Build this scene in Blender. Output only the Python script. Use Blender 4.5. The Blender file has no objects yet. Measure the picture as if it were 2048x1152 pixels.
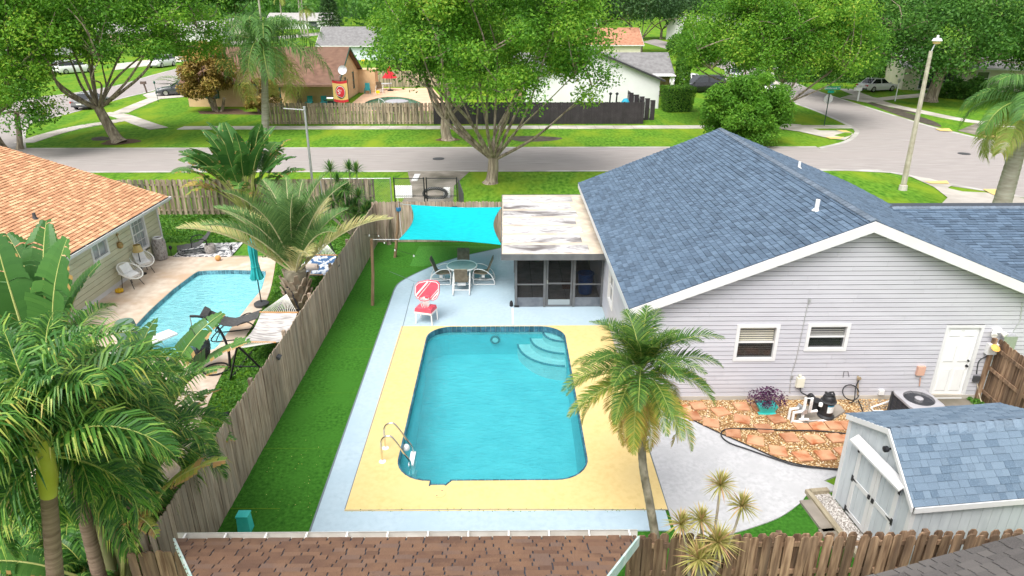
import bpy, math, random
import numpy as np
from mathutils import Vector, Matrix
from mathutils.geometry import tessellate_polygon
rad = math.radians
SC = bpy.context.scene
COL = SC.collection

# ------------------------------------------------------------------ camera
FPX = 1365.0; CAM_H = 10.0
PITCH = math.atan(576 / FPX); YAW = math.atan(14 / FPX)
cam_d = bpy.data.cameras.new("camera"); cam = bpy.data.objects.new("camera", cam_d); COL.objects.link(cam)
cam_d.sensor_width = 36; cam_d.lens = FPX / 2048 * 36; cam_d.clip_start = 0.1; cam_d.clip_end = 4000
cam.location = (0, 0, CAM_H); cam.rotation_euler = (math.pi / 2 - PITCH, 0, -YAW)
SC.camera = cam
# ------------------------------------------------------------------ sky and sun (bright overcast)
SUN_EL, SUN_AZ = 58, 205          # light comes from behind the camera, a little from the left
w = bpy.data.worlds.new("World"); SC.world = w; w.use_nodes = True
nt = w.node_tree; bg = nt.nodes["Background"]
sky = nt.nodes.new("ShaderNodeTexSky"); sky.sky_type = 'NISHITA'; sky.sun_disc = False
sky.sun_elevation = rad(SUN_EL); sky.sun_rotation = rad(SUN_AZ); sky.dust_density = 4.0; sky.air_density = 1.0; sky.ozone_density = 1.0
hs = nt.nodes.new("ShaderNodeHueSaturation"); hs.inputs["Saturation"].default_value = 0.22
nt.links.new(sky.outputs[0], hs.inputs["Color"]); nt.links.new(hs.outputs[0], bg.inputs["Color"])
bg.inputs["Strength"].default_value = 0.15
sd = bpy.data.lights.new("sun", 'SUN'); sun = bpy.data.objects.new("sun", sd); COL.objects.link(sun)
sd.energy = 1.5; sd.angle = rad(38); sd.color = (1.0, 0.965, 0.91)
az = rad(SUN_AZ)
to_sun = Vector((math.sin(az) * math.cos(rad(SUN_EL)), math.cos(az) * math.cos(rad(SUN_EL)), math.sin(rad(SUN_EL))))
sun.rotation_euler = to_sun.to_track_quat('Z', 'Y').to_euler()
sun.location = (0, 0, 60)
SC.view_settings.view_transform = 'Standard'; SC.view_settings.look = 'None'
SC.view_settings.exposure = 0.86; SC.view_settings.gamma = 1.0
SC.cycles.max_bounces = 8; SC.cycles.transparent_max_bounces = 16
SC.cycles.use_denoising = True; SC.render.filter_size = 1.0

# ------------------------------------------------------------------ pixel to ground helpers (2048 x 1152 photograph)
cp, sp, cy, sy = math.cos(PITCH), math.sin(PITCH), math.cos(YAW), math.sin(YAW)
VF = (sy * cp, cy * cp, -sp); VR = (cy, -sy, 0); VU = (sy * sp, cy * sp, cp)
def ray(u, v):
    a = (u - 1024) / FPX; b = (576 - v) / FPX
    return [VF[i] + a * VR[i] + b * VU[i] for i in range(3)]
def P(u, v, z=0.0):
    d = ray(u, v); t = (z - CAM_H) / d[2]; return Vector((d[0] * t, d[1] * t, z))
def PY(u, v, y):
    d = ray(u, v); t = y / d[1]; return Vector((d[0] * t, y, CAM_H + d[2] * t))
def PX(u, v, x):
    d = ray(u, v); t = x / d[0]; return Vector((x, d[1] * t, CAM_H + d[2] * t))
def GP(pts, z=0.0): return [P(u, v, z) for u, v in pts]
def hexc(h):
    h = h.lstrip('#'); o = []
    for i in (0, 2, 4):
        c = int(h[i:i + 2], 16) / 255; o.append(c / 12.92 if c <= .04045 else ((c + .055) / 1.055) ** 2.4)
    return tuple(o)

# ------------------------------------------------------------------ materials
MATS = {}
def M(name, c1, c2=None, sc=3.0, rough=.8, bump=0.0, bsc=None, metal=0.0, spec=.3, lo=.35, hi=.65, stretch=None, rnd=0.0,
      ramp=None, attr=False, detail=5.0, transl=0.0, c3=None, sc3=.4, alpha=1.0, coat=0.0, dist=0.0):
    """procedural material: noise between c1 and c2, a large patch noise to c3, per object / per piece variation, bump"""
    m = bpy.data.materials.new(name); m.use_nodes = True; n = m.node_tree.nodes; l = m.node_tree.links
    b = n["Principled BSDF"]; b.inputs["Roughness"].default_value = rough; b.inputs["Metallic"].default_value = metal
    b.inputs["Specular IOR Level"].default_value = spec; b.inputs["Coat Weight"].default_value = coat
    def new(t): return n.new(t)
    geo = new("ShaderNodeNewGeometry"); vec = geo.outputs["Position"]
    if stretch:
        mp = new("ShaderNodeMapping"); mp.inputs["Scale"].default_value = stretch; l.new(vec, mp.inputs[0]); vec = mp.outputs[0]
    def noise(s, d=detail):
        t = new("ShaderNodeTexNoise"); t.inputs["Scale"].default_value = s; t.inputs["Detail"].default_value = d
        t.inputs["Distortion"].default_value = dist
        l.new(vec, t.inputs["Vector"]); return t.outputs["Fac"]
    def rmp(fac, stops):
        r = new("ShaderNodeValToRGB"); e = r.color_ramp.elements
        while len(e) < len(stops): e.new(.5)
        for k, (p, c) in enumerate(stops): e[k].position = p; e[k].color = (*c, 1)
        l.new(fac, r.inputs[0]); return r.outputs[0]
    def mix(fac, a, bb, mode='MIX'):
        x = new("ShaderNodeMix"); x.data_type = 'RGBA'; x.blend_type = mode
        for s, val in ((0, fac), (6, a), (7, bb)):
            if hasattr(val, 'is_linked') or hasattr(val, 'links'): l.new(val, x.inputs[s])
            else: x.inputs[s].default_value = val if not isinstance(val, tuple) else (*val, 1)
        return x.outputs[2]
    if ramp is not None:
        at = new("ShaderNodeAttribute"); at.attribute_name = "rnd"
        col = rmp(at.outputs["Fac"], ramp)
        if c2 is not None: col = mix(rmp(noise(sc), [(lo, (0, 0, 0)), (hi, (1, 1, 1))]), col, c2)
    elif c2 is not None: col = rmp(noise(sc), [(lo, c1), (hi, c2)])
    else: col = None
    if c3 is not None:
        base = col if col is not None else c1
        col = mix(rmp(noise(sc3, 3), [(.45, (0, 0, 0)), (.7, (1, 1, 1))]), base, c3)
    if rnd:
        oi = new("ShaderNodeObjectInfo"); mr = new("ShaderNodeMapRange")
        mr.inputs[3].default_value = 1 - rnd; mr.inputs[4].default_value = 1 + rnd
        l.new(oi.outputs["Random"], mr.inputs[0])
        hv = new("ShaderNodeHueSaturation"); l.new(mr.outputs[0], hv.inputs["Value"])
        if col is not None: l.new(col, hv.inputs["Color"])
        else: hv.inputs["Color"].default_value = (*c1, 1)
        col = hv.outputs[0]
    if col is not None: l.new(col, b.inputs["Base Color"])
    else: b.inputs["Base Color"].default_value = (*c1, 1)
    if bump:
        bp = new("ShaderNodeBump"); bp.inputs["Strength"].default_value = bump; bp.inputs["Distance"].default_value = .02
        l.new(noise(bsc or sc * 3, 6), bp.inputs["Height"]); l.new(bp.outputs[0], b.inputs["Normal"])
    if transl:
        tr = new("ShaderNodeBsdfTranslucent"); ms = new("ShaderNodeMixShader"); ms.inputs[0].default_value = transl
        if col is not None: l.new(col, tr.inputs[0])
        else: tr.inputs[0].default_value = (*c1, 1)
        l.new(b.outputs[0], ms.inputs[1]); l.new(tr.outputs[0], ms.inputs[2]); l.new(ms.outputs[0], n["Material Output"].inputs[0])
    if alpha < 1:
        tp = new("ShaderNodeBsdfTransparent"); ms = new("ShaderNodeMixShader"); ms.inputs[0].default_value = alpha
        l.new(tp.outputs[0], ms.inputs[1]); l.new(b.outputs[0], ms.inputs[2]); l.new(ms.outputs[0], n["Material Output"].inputs[0])
    MATS[name] = m
    return m
def water_mat(name, tint, milk, milk_amt, bs, bump, rough=.03):
    m = bpy.data.materials.new(name); m.use_nodes = True; n = m.node_tree.nodes; l = m.node_tree.links; n.remove(n["Principled BSDF"])
    out = n["Material Output"]
    tp = n.new("ShaderNodeBsdfTransparent"); tp.inputs[0].default_value = (*tint, 1)
    df = n.new("ShaderNodeBsdfDiffuse"); gl = n.new("ShaderNodeBsdfGlossy"); gl.inputs["Roughness"].default_value = rough
    geo = n.new("ShaderNodeNewGeometry")
    t1 = n.new("ShaderNodeTexNoise"); t1.inputs["Scale"].default_value = bs; t1.inputs["Detail"].default_value = 4; t1.inputs["Distortion"].default_value = 1.2
    mp = n.new("ShaderNodeMapping"); mp.inputs["Scale"].default_value = (.8, 1.7, 1); l.new(geo.outputs["Position"], mp.inputs[0]); l.new(mp.outputs[0], t1.inputs["Vector"])
    bp = n.new("ShaderNodeBump"); bp.inputs["Strength"].default_value = bump; bp.inputs["Distance"].default_value = .14
    l.new(t1.outputs["Fac"], bp.inputs["Height"])
    r = n.new("ShaderNodeValToRGB"); r.color_ramp.elements[0].position = .35; r.color_ramp.elements[1].position = .68
    r.color_ramp.elements[0].color = (*[c * .84 for c in milk], 1); r.color_ramp.elements[1].color = (*[min(1, c * 1.14 + .01) for c in milk], 1)  # caustic-like light and dark of the ripples painted into the milky colour
    l.new(t1.outputs["Fac"], r.inputs[0]); l.new(r.outputs[0], df.inputs[0])
    fr = n.new("ShaderNodeFresnel"); fr.inputs[0].default_value = 1.33
    for x in (gl, fr, df): l.new(bp.outputs[0], x.inputs["Normal"])
    m1 = n.new("ShaderNodeMixShader"); m1.inputs[0].default_value = milk_amt; l.new(tp.outputs[0], m1.inputs[1]); l.new(df.outputs[0], m1.inputs[2])
    m2 = n.new("ShaderNodeMixShader"); l.new(fr.outputs[0], m2.inputs[0]); l.new(m1.outputs[0], m2.inputs[1]); l.new(gl.outputs[0], m2.inputs[2])
    l.new(m2.outputs[0], out.inputs[0]); return m
# leaves: colour comes from a per leaf value
def leafmat(name, stops, transl=.35, rough=.55): return M(name, (0, 0, 0), ramp=stops, transl=transl, rough=rough, spec=.3)

# ------------------------------------------------------------------ objects
KIDS = {}; WM = {}
def link(o, parent=None, world=False):
    COL.objects.link(o)
    if parent is not None:
        o.parent = parent; KIDS.setdefault(parent.name, []).append(o)
        if world: o.matrix_parent_inverse = WM[parent.name].inverted(); WM[o.name] = Matrix.Identity(4)
        else: WM[o.name] = WM[parent.name] @ o.matrix_basis
    else: WM[o.name] = o.matrix_basis.copy()
    return o
def tag(o, label=None, cat=None, group=None, kind=None):
    if label: o["label"] = label
    if cat: o["category"] = cat
    if group: o["group"] = group
    if kind: o["kind"] = kind
    return o
def thing(name, label, cat, loc=(0, 0, 0), rz=0, group=None):
    o = bpy.data.objects.new(name, None); o.location = loc; o.rotation_euler = (0, 0, rz); o.empty_display_size = .2
    link(o); WM[o.name] = Matrix.Translation(loc) @ Matrix.Rotation(rz, 4, 'Z')
    return tag(o, label, cat, group)
def dup(o, parent=None):
    c = o.copy(); COL.objects.link(c)
    if parent is not None: c.parent = parent; KIDS.setdefault(parent.name, []).append(c)
    for k in list(KIDS.get(o.name, [])): dup(k, c)
    return c
def place(root, loc, rz, label=None, group=None):
    c = dup(root); c.location = loc; c.rotation_euler = (0, 0, rz)
    if label: c["label"] = label
    if group: c["group"] = group
    return c
def inst(name, mesh, mtx, parent=None, world=True):
    o = bpy.data.objects.new(name, mesh); o.matrix_basis = mtx
    COL.objects.link(o)
    if parent is not None:
        o.parent = parent; KIDS.setdefault(parent.name, []).append(o)
        if world: o.matrix_parent_inverse = WM[parent.name].inverted()
    return o
class MB:
    def __init__(s): s.v = []; s.f = []; s.r = []; s.mi = []; s.m = 0; s.rv = .5
    def add(s, vs, fs):
        k = len(s.v); s.v += [tuple(x) for x in vs]
        for f in fs: s.f.append([i + k for i in f]); s.r.append(s.rv); s.mi.append(s.m)
        return s
    def box(s, c, d, rz=0, mtx=None, taper=1.0):
        hx, hy, hz = d[0] / 2, d[1] / 2, d[2] / 2; vs = []
        for z, k in ((-hz, 1), (hz, taper)):
            for x, y in ((-hx, -hy), (hx, -hy), (hx, hy), (-hx, hy)): vs.append(Vector((x * k, y * k, z)))
        mt = Matrix.Translation(c) @ (mtx if mtx is not None else Matrix.Rotation(rz, 4, 'Z'))
        return s.add([mt @ q for q in vs], [(3, 2, 1, 0), (4, 5, 6, 7), (0, 1, 5, 4), (1, 2, 6, 5), (2, 3, 7, 6), (3, 0, 4, 7)])
    def b2(s, a, b):   # box from corner to corner
        return s.box([(a[i] + b[i]) / 2 for i in range(3)], [abs(b[i] - a[i]) for i in range(3)])
    def bar(s, a, b, wd, ht=None, up=(0, 0, 1)):
        a, b = Vector(a), Vector(b); d = b - a; L = d.length
        if L < 1e-6: return s
        d.normalize(); up = Vector(up)
        if abs(d.dot(up)) > .98: up = Vector((0, 1, 0)) if abs(d.y) < .9 else Vector((1, 0, 0))
        sd_ = d.cross(up).normalized(); u2 = sd_.cross(d)
        mt = Matrix((sd_, d, u2)).transposed().to_4x4()
        return s.box((a + b) / 2, (wd, L, ht or wd), mtx=mt)
    def tube(s, pts, r, n=8, cap=True, closed=False):
        pts = [Vector(p) for p in pts]; k = len(pts); rs = r if isinstance(r, (list, tuple)) else [r] * k
        ref = None; rings = []
        for i, p in enumerate(pts):
            if closed: d = pts[(i + 1) % k] - pts[i - 1]
            else: d = pts[min(i + 1, k - 1)] - pts[max(i - 1, 0)]
            d = d.normalized() if d.length > 1e-9 else Vector((0, 0, 1))
            if ref is None: ref = Vector((0, 0, 1)) if abs(d.z) < .9 else Vector((1, 0, 0))
            a = (ref - d * ref.dot(d)).normalized(); ref = a; b = d.cross(a)
            rings.append([p + (a * math.cos(t) + b * math.sin(t)) * rs[i] for t in [2 * math.pi * j / n for j in range(n)]])
        vs = [q for R_ in rings for q in R_]; fs = []
        for i in range(k if closed else k - 1):
            for j in range(n):
                i2 = (i + 1) % k
                fs.append((i * n + j, i * n + (j + 1) % n, i2 * n + (j + 1) % n, i2 * n + j))
        if cap and not closed: fs += [tuple(range(n))[::-1], tuple((k - 1) * n + j for j in range(n))]
        return s.add(vs, fs)
    def lathe(s, prof, c=(0, 0, 0), n=20, mtx=None):
        mt = Matrix.Translation(c) @ (mtx if mtx is not None else Matrix.Identity(4)); vs = []; fs = []
        for r_, z in prof:
            for j in range(n): vs.append(mt @ Vector((r_ * math.cos(2 * math.pi * j / n), r_ * math.sin(2 * math.pi * j / n), z)))
        for i in range(len(prof) - 1):
            for j in range(n): fs.append((i * n + j, i * n + (j + 1) % n, (i + 1) * n + (j + 1) % n, (i + 1) * n + j))
        fs += [tuple(range(n))[::-1], tuple((len(prof) - 1) * n + j for j in range(n))]
        return s.add(vs, fs)
    def prism(s, poly, a, b):  # polygon (list of 3d points) extruded by vector b-a
        o = Vector(b) - Vector(a); k = len(poly); p = [Vector(q) + Vector(a) for q in poly]
        tr = tessellate_polygon([p]); vs = p + [q + o for q in p]
        fs = [tuple(t) for t in tr] + [tuple(k + i for i in t[::-1]) for t in tr]
        fs += [(i, (i + 1) % k, k + (i + 1) % k, k + i) for i in range(k)]
        return s.add(vs, fs)
    def poly(s, pts): return s.add(pts, [tuple(range(len(pts)))])
    def mesh(s, name, mats, smooth=None):
        me = bpy.data.meshes.new(name); me.from_pydata(s.v, [], s.f)
        for m in (mats if isinstance(mats, (list, tuple)) else [mats]): me.materials.append(m)
        if any(s.mi): me.polygons.foreach_set("material_index", s.mi)
        a = me.attributes.new("rnd", 'FLOAT', 'FACE'); a.data.foreach_set("value", s.r)
        me.update()
        if smooth:
            me.shade_smooth(); me.set_sharp_from_angle(angle=rad(smooth))
        return me
    def build(s, name, mats, parent=None, world=True, smooth=None, loc=None):
        o = bpy.data.objects.new(name, s.mesh(name, mats, smooth))
        if loc is not None: o.location = loc; WMloc = Matrix.Translation(loc)
        return link(o, parent, world and parent is not None)
def npmesh(name, V, F, mat, rnd=None, smooth=False):
    """big meshes: V (n,3), F (m,k) with constant k, rnd per face"""
    me = bpy.data.meshes.new(name); V = np.asarray(V, np.float32); F = np.asarray(F, np.int32); k = F.shape[1]
    me.vertices.add(len(V)); me.vertices.foreach_set("co", V.ravel())
    me.loops.add(F.size); me.loops.foreach_set("vertex_index", F.ravel())
    me.polygons.add(len(F)); me.polygons.foreach_set("loop_start", np.arange(0, F.size, k, dtype=np.int32))
    if rnd is not None:
        a = me.attributes.new("rnd", 'FLOAT', 'FACE'); a.data.foreach_set("value", np.asarray(rnd, np.float32))
    me.materials.append(mat); me.update(calc_edges=True)
    if smooth: me.shade_smooth()
    return me
def obj(name, me, parent=None, world=True): return link(bpy.data.objects.new(name, me), parent, world and parent is not None)
def cr(pts, n=6, closed=False):
    """Catmull-Rom through points"""
    pts = [Vector(p) for p in pts]; k = len(pts); o = []
    for i in range(k if closed else k - 1):
        if closed: a, b, c, d = pts[i - 1], pts[i], pts[(i + 1) % k], pts[(i + 2) % k]
        else: a, b, c, d = pts[max(i - 1, 0)], pts[i], pts[i + 1], pts[min(i + 2, k - 1)]
        for j in range(n):
            t = j / n; o.append(.5 * ((2 * b) + (c - a) * t + (2 * a - 5 * b + 4 * c - d) * t * t + (3 * b - a - 3 * c + d) * t ** 3))
    if not closed: o.append(pts[-1])
    return o
def sheet(name, poly, z, mat, holes=(), thick=0.0, kind='structure', label=None, cat=None, parent=None):
    loops = [[Vector((p[0], p[1], z)) for p in poly]] + [[Vector((p[0], p[1], z)) for p in h] for h in holes]
    tr = tessellate_polygon(loops); vs = [p for L in loops for p in L]; mb = MB()
    fs = []
    for t in tr:
        a, b, c = (vs[i] for i in t)
        fs.append(tuple(t) if (b - a).cross(c - a).z > 0 else tuple(t[::-1]))
    mb.add(vs, fs)
    if thick:
        for L in loops:
            k = len(L); mb.add(L + [q - Vector((0, 0, thick)) for q in L], [(i, (i + 1) % k, k + (i + 1) % k, k + i) for i in range(k)])
    o = mb.build(name, mat, parent)
    return tag(o, label, cat, kind=kind if parent is None else None)
def arc(cx, cy_, r, a0, a1, n=8): return [Vector((cx + r * math.cos(rad(a0 + (a1 - a0) * i / n)), cy_ + r * math.sin(rad(a0 + (a1 - a0) * i / n)), 0)) for i in range(n + 1)]
def strip(pts, wd):
    """ribbon polygon along a polyline"""
    pts = [Vector((p[0], p[1], 0)) for p in pts]; L, R_ = [], []
    for i, p in enumerate(pts):
        d = (pts[min(i + 1, len(pts) - 1)] - pts[max(i - 1, 0)]).normalized(); nn = Vector((-d.y, d.x, 0)) * wd / 2
        L.append(p + nn); R_.append(p - nn)
    return L + R_[::-1]
def strip_obj(mb, pts, wd, z):
    pts = [Vector((p[0], p[1], z)) for p in pts]
    for i in range(len(pts) - 1):
        d = (pts[i + 1] - pts[i]).normalized(); nn = Vector((-d.y, d.x, 0)) * wd / 2
        mb.add([pts[i] - nn, pts[i + 1] - nn, pts[i + 1] + nn, pts[i] + nn], [(0, 1, 2, 3)])
# ------------------------------------------------------------------ shingle courses on a roof plane
def shingle_field(roof, mat, org, ex, ey, wlen, expo, tw, srange, nind, seed, th=.012, name="shingle", offmode=0, g=.006):
    """org: lower left corner, ex along the eave, ey up the slope. srange(t)->(s0,s1). The nind nearest are single objects."""
    rg = random.Random(seed); org = Vector(org); ex = Vector(ex).normalized(); ey = Vector(ey).normalized(); nz = ex.cross(ey)
    if nz.z < 0: nz = -nz
    R3 = Matrix((ex, ey, nz)).transposed().to_4x4()
    widths = [tw * .7, tw, tw * 1.3]; items = []
    t = 0.0; k = 0
    while t < wlen - .02:
        h = min(expo, wlen - t); s0, s1 = srange(t)
        s = s0 - rg.random() * tw * .8
        while s < s1:
            wi = rg.randrange(3) if offmode == 0 else 1
            wd = widths[wi]; a, b = max(s, s0), min(s + wd, s1)
            if b - a > .03:
                full = (b - a) > wd - 1e-4 and h > expo - 1e-4
                items.append((a, b, t, h, wi, full, rg.randrange(7)))
            s += wd
        t += expo; k += 1
    cam_p = Vector((0, 0, CAM_H))
    def dist(it): return (org + ex * (it[0] + it[1]) / 2 + ey * it[2] - cam_p).length
    order = sorted(items, key=dist); protos = {}; cnt = 0; mb = MB()
    def tab(m, a, b, h, t_):
        m.add([(a + g, 0, -.004), (b - g, 0, -.004), (b - g, 0, t_), (a + g, 0, t_), (b - g, h * 1.04, .001), (a + g, h * 1.04, .001)],
                        [(0, 1, 2, 3), (3, 2, 4, 5), (1, 4, 2), (0, 3, 5)])
    base = Matrix.Translation(org) @ R3
    for it in order:
        a, b, t, h, wi, full, cv = it; tt = th * (1.0 if cv % 3 else 1.5)
        if full and cnt < nind:
            key = (wi, cv)
            if key not in protos:
                m = MB(); m.rv = (cv + .5) / 7; tab(m, 0, widths[wi], expo, tt); protos[key] = m.mesh(name, mat)
            inst(name, protos[key], base @ Matrix.Translation((a, t, 0)), roof); cnt += 1
        else:
            k0 = len(mb.v); mb.rv = (cv + .5) / 7; tab(mb, a, b, h, tt)
            for i in range(k0, len(mb.v)):
                q = base @ (Vector(mb.v[i]) + Vector((0, t, 0))); mb.v[i] = tuple(q)
    if mb.f:
        o = mb.build(name + "_field", mat, roof); o["kind"] = "stuff"
# ------------------------------------------------------------------ leaves
def leaf_quads(C, N, L, Wd, rs, fold=.25):
    """rhombic leaves: centres C (n,3), normals N, lengths L, widths Wd"""
    n = len(C); rs = np.random.RandomState(rs); T = rs.normal(size=(n, 3)); N = N / np.linalg.norm(N, axis=1)[:, None]
    T -= N * (T * N).sum(1)[:, None]; T /= np.linalg.norm(T, axis=1)[:, None] + 1e-9; B = np.cross(N, T)
    L = np.broadcast_to(L, (n,))[:, None]; Wd = np.broadcast_to(Wd, (n,))[:, None]
    V = np.empty((n, 4, 3)); V[:, 0] = C - T * L / 2 - N * fold * L * .3; V[:, 1] = C + B * Wd / 2; V[:, 2] = C + T * L / 2 - N * fold * L * .3; V[:, 3] = C - B * Wd / 2
    return V.reshape(-1, 3), np.arange(n * 4).reshape(n, 4)
# ================================================================== shared materials
H = hexc
m_lawn = M("lawn_grass", (.04, .135, .010), (.15, .30, .03), sc=3.6, rough=.95, bump=1, bsc=12, stretch=(1.3, .5, 1), c3=(.20, .29, .022), sc3=.33, spec=.05, lo=.3, hi=.7, detail=8)
m_yard = M("yard_grass", (.045, .15, .018), (.10, .25, .03), sc=7, rough=.95, bump=1, bsc=24, c3=(.13, .25, .03), sc3=.6, spec=.1)
m_turf = M("artificial_turf", (.022, .10, .010), (.060, .205, .022), sc=13, detail=9, rough=.9, bump=1, bsc=60, c3=(.045, .165, .018), sc3=.8, spec=.1, lo=.3, hi=.7)
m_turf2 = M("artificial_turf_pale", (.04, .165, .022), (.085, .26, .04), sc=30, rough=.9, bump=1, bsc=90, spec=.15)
m_road = M("road_asphalt", (.285, .258, .247), (.37, .337, .318), sc=2.5, rough=.9, bump=.4, bsc=30, c3=(.335, .30, .285), sc3=.35, stretch=(.25, 1.6, 1), detail=9, lo=.3, hi=.7)
m_conc = M("sidewalk_concrete", (.46, .42, .37), (.58, .54, .49), sc=.9, rough=.9, bump=.25, bsc=25, c3=(.34, .31, .26), sc3=.35)
m_gutter = M("gutter_concrete", (.43, .41, .38), (.53, .51, .48), sc=1.2, rough=.9, c3=(.28, .26, .23), sc3=.5)
m_olddrive = M("stained_concrete", (.20, .175, .14), (.33, .29, .25), sc=1.1, rough=.9, bump=.3, bsc=20, c3=(.11, .10, .075), sc3=.6)
m_dirt = M("bare_dirt", (.05, .042, .035), (.10, .085, .06), sc=2, rough=1, bump=.8, bsc=10)
m_mulch = M("mulch", (.09, .055, .035), (.16, .10, .06), sc=9, rough=1, bump=1, bsc=30)
m_blue = M("blue_deck_paint", (.345, .445, .515), (.40, .505, .575), sc=9, rough=.75, bump=.3, bsc=50, c3=(.36, .47, .545), sc3=.9, detail=9, lo=.25, hi=.6)
m_yel = M("yellow_deck_paint", (.625, .455, .185), (.69, .52, .23), sc=9, rough=.75, bump=.3, bsc=50, c3=(.67, .51, .235), sc3=.8, detail=9, lo=.25, hi=.6)
m_white_pat = M("whitewashed_concrete", (.385, .385, .395), (.49, .49, .50), sc=11, rough=.85, bump=.4, bsc=40, c3=(.43, .43, .44), sc3=1.6, detail=9, lo=.25, hi=.6)
m_ndeck = M("neighbour_pool_deck", (.52, .41, .315), (.66, .565, .47), sc=3, detail=9, rough=.85, bump=.15, bsc=40, c3=(.50, .36, .25), sc3=.7)
m_crack = M("deck_crack", (.16, .19, .21), rough=1)
m_black = M("black_line", (.02, .02, .022), rough=.8)
m_yline = M("tactile_yellow", (.72, .52, .16), (.66, .5, .22), sc=6, rough=.8, rnd=.05)
m_tile = M("pool_tile", (.02, .075, .12), (.05, .15, .20), sc=9, rough=.25, spec=.5, rnd=.35)
m_grout = M("pool_grout", (.42, .46, .47), (.5, .54, .55), sc=9)
m_plaster = M("pool_plaster", (.12, .54, .60), (.17, .63, .68), sc=1.2, rough=.7)
m_step = M("pool_step_plaster", (.62, .70, .68), (.70, .77, .75), sc=4, rough=.7)
m_plaster2 = M("neighbour_pool_plaster", (.42, .86, .90), (.52, .92, .95), sc=1.2, rough=.7)
m_water = water_mat("pool_water", (.62, .93, .95), (.08, .44, .51), .30, 4.5, .32)
m_water2 = water_mat("neighbour_pool_water", (.70, .95, .97), (.42, .82, .88), .45, 4.5, .5)
m_water3 = water_mat("green_pool_water", (.35, .55, .40), (.10, .24, .14), .6, 2.5, .25)
m_chrome = M("chrome", (.75, .73, .68), rough=.12, metal=1)
m_steel = M("brushed_steel", (.55, .55, .54), rough=.35, metal=1)
m_galv = M("galvanised_steel", (.50, .51, .52), (.60, .61, .62), sc=8, rough=.45, metal=.7)
m_white = M("white_paint", (.74, .74, .74), (.78, .78, .77), sc=3, rough=.5)
m_whitem = M("white_metal", (.80, .79, .77), rough=.4, rnd=.03)
m_pvc = M("white_pvc", (.80, .80, .80), (.74, .74, .73), sc=9, rough=.4)
m_blackp = M("black_plastic", (.018, .018, .02), (.03, .03, .033), sc=12, rough=.4)
m_blackm = M("black_metal", (.025, .026, .03), rough=.4, metal=.3)
m_dgrey = M("dark_grey_plastic", (.06, .062, .066), rough=.5)
m_fence = M("weathered_fence_wood", (.165, .113, .076), (.56, .455, .35), sc=1.4, rough=.9, bump=.6, bsc=3, stretch=(16, 16, 1.1), rnd=.24, c3=(.34, .28, .22), sc3=.35, lo=.25, hi=.75)
m_fence2 = M("brown_fence_wood", (.13, .075, .045), (.36, .24, .15), sc=1.2, rough=.9, bump=.5, bsc=3, stretch=(14, 14, 1.2), rnd=.3, c3=(.12, .08, .055), sc3=.4)
m_fence3 = M("mossy_fence_wood", (.24, .18, .125), (.52, .42, .31), sc=1.2, rough=.9, bump=.5, bsc=3, stretch=(10, 10, 1.1), rnd=.25, c3=(.15, .145, .10), sc3=.35)
m_post = M("post_wood", (.19, .12, .07), (.30, .20, .12), sc=2, rough=.9, bump=.4, bsc=4, stretch=(12, 12, 1))
m_cutwood = M("fresh_cut_wood", (.72, .36, .08), (.80, .46, .13), sc=8, rough=.8)
m_timber = M("landscape_timber", (.25, .21, .14), (.37, .32, .23), sc=2, rough=.9, bump=.4, bsc=5, stretch=(8, 1, 8))
m_bfence = M("black_painted_fence", (.032, .027, .030), (.045, .038, .042), sc=2, rough=.6, rnd=.12)
m_glass = M("window_glass", (.03, .035, .04), rough=.05, spec=.8)
m_teal = M("teal_plastic", (.05, .55, .50), (.08, .62, .57), sc=7, rough=.45)

# ================================================================== ground
POOL = dict(x0=-2.55, x1=1.92, y0=12.46, y1=20.32, r=.8)
def pool_outline(g=0.0):
    x0, x1, y0, y1, r = POOL['x0'] - g, POOL['x1'] + g, POOL['y0'] - g, POOL['y1'] + g, POOL['r']
    n1, n2, n3, n4 = x0 + r + .03, P(858, 972).x, P(894, 972).x, P(904, 965).x
    o = arc(x1 - r, y0 + r, r, -90, 0) + arc(x1 - r, y1 - r, r, 0, 90) + arc(x0 + r, y1 - r, r, 90, 180) + arc(x0 + r, y0 + r, r, 180, 270)
    o += [Vector((n1, y0, 0)), Vector((n2, y0 - .14, 0)), Vector((n3, y0 - .14, 0)), Vector((n4, y0, 0))]
    return o
pool_out = pool_outline(); pool_big = pool_outline(.12)
np_px = [(396, 543), (460, 541), (534, 543), (524, 580), (500, 608), (476, 640), (452, 672), (432, 700), (330, 720), (262, 700), (262, 662), (300, 622), (346, 580)]
np_out = []
_c = GP(np_px)
for i, p in enumerate(_c):
    a, b = _c[i - 1], _c[(i + 1) % len(_c)]
    np_out += [p.lerp(a, min(.3, .35 / (a - p).length)), p.lerp(p.lerp((a + b) / 2, .12), .5), p.lerp(b, min(.3, .35 / (b - p).length))]
_cc = sum(np_out, Vector()) / len(np_out)
np_big = [_cc + (p - _cc) * 1.04 for p in np_out]
gp_px = [(722, 212), (742, 200), (776, 194), (812, 196), (838, 204), (846, 212), (810, 220), (730, 220)]
gp_out = cr(GP(gp_px), 3, True); _cg = sum(gp_out, Vector()) / len(gp_out); gp_big = [_cg + (p - _cg) * 1.05 for p in gp_out]
sheet("ground", [(-900, -60), (900, -60), (900, 2500), (-900, 2500)], 0, m_lawn, holes=[pool_big, np_big, gp_big])
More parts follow.
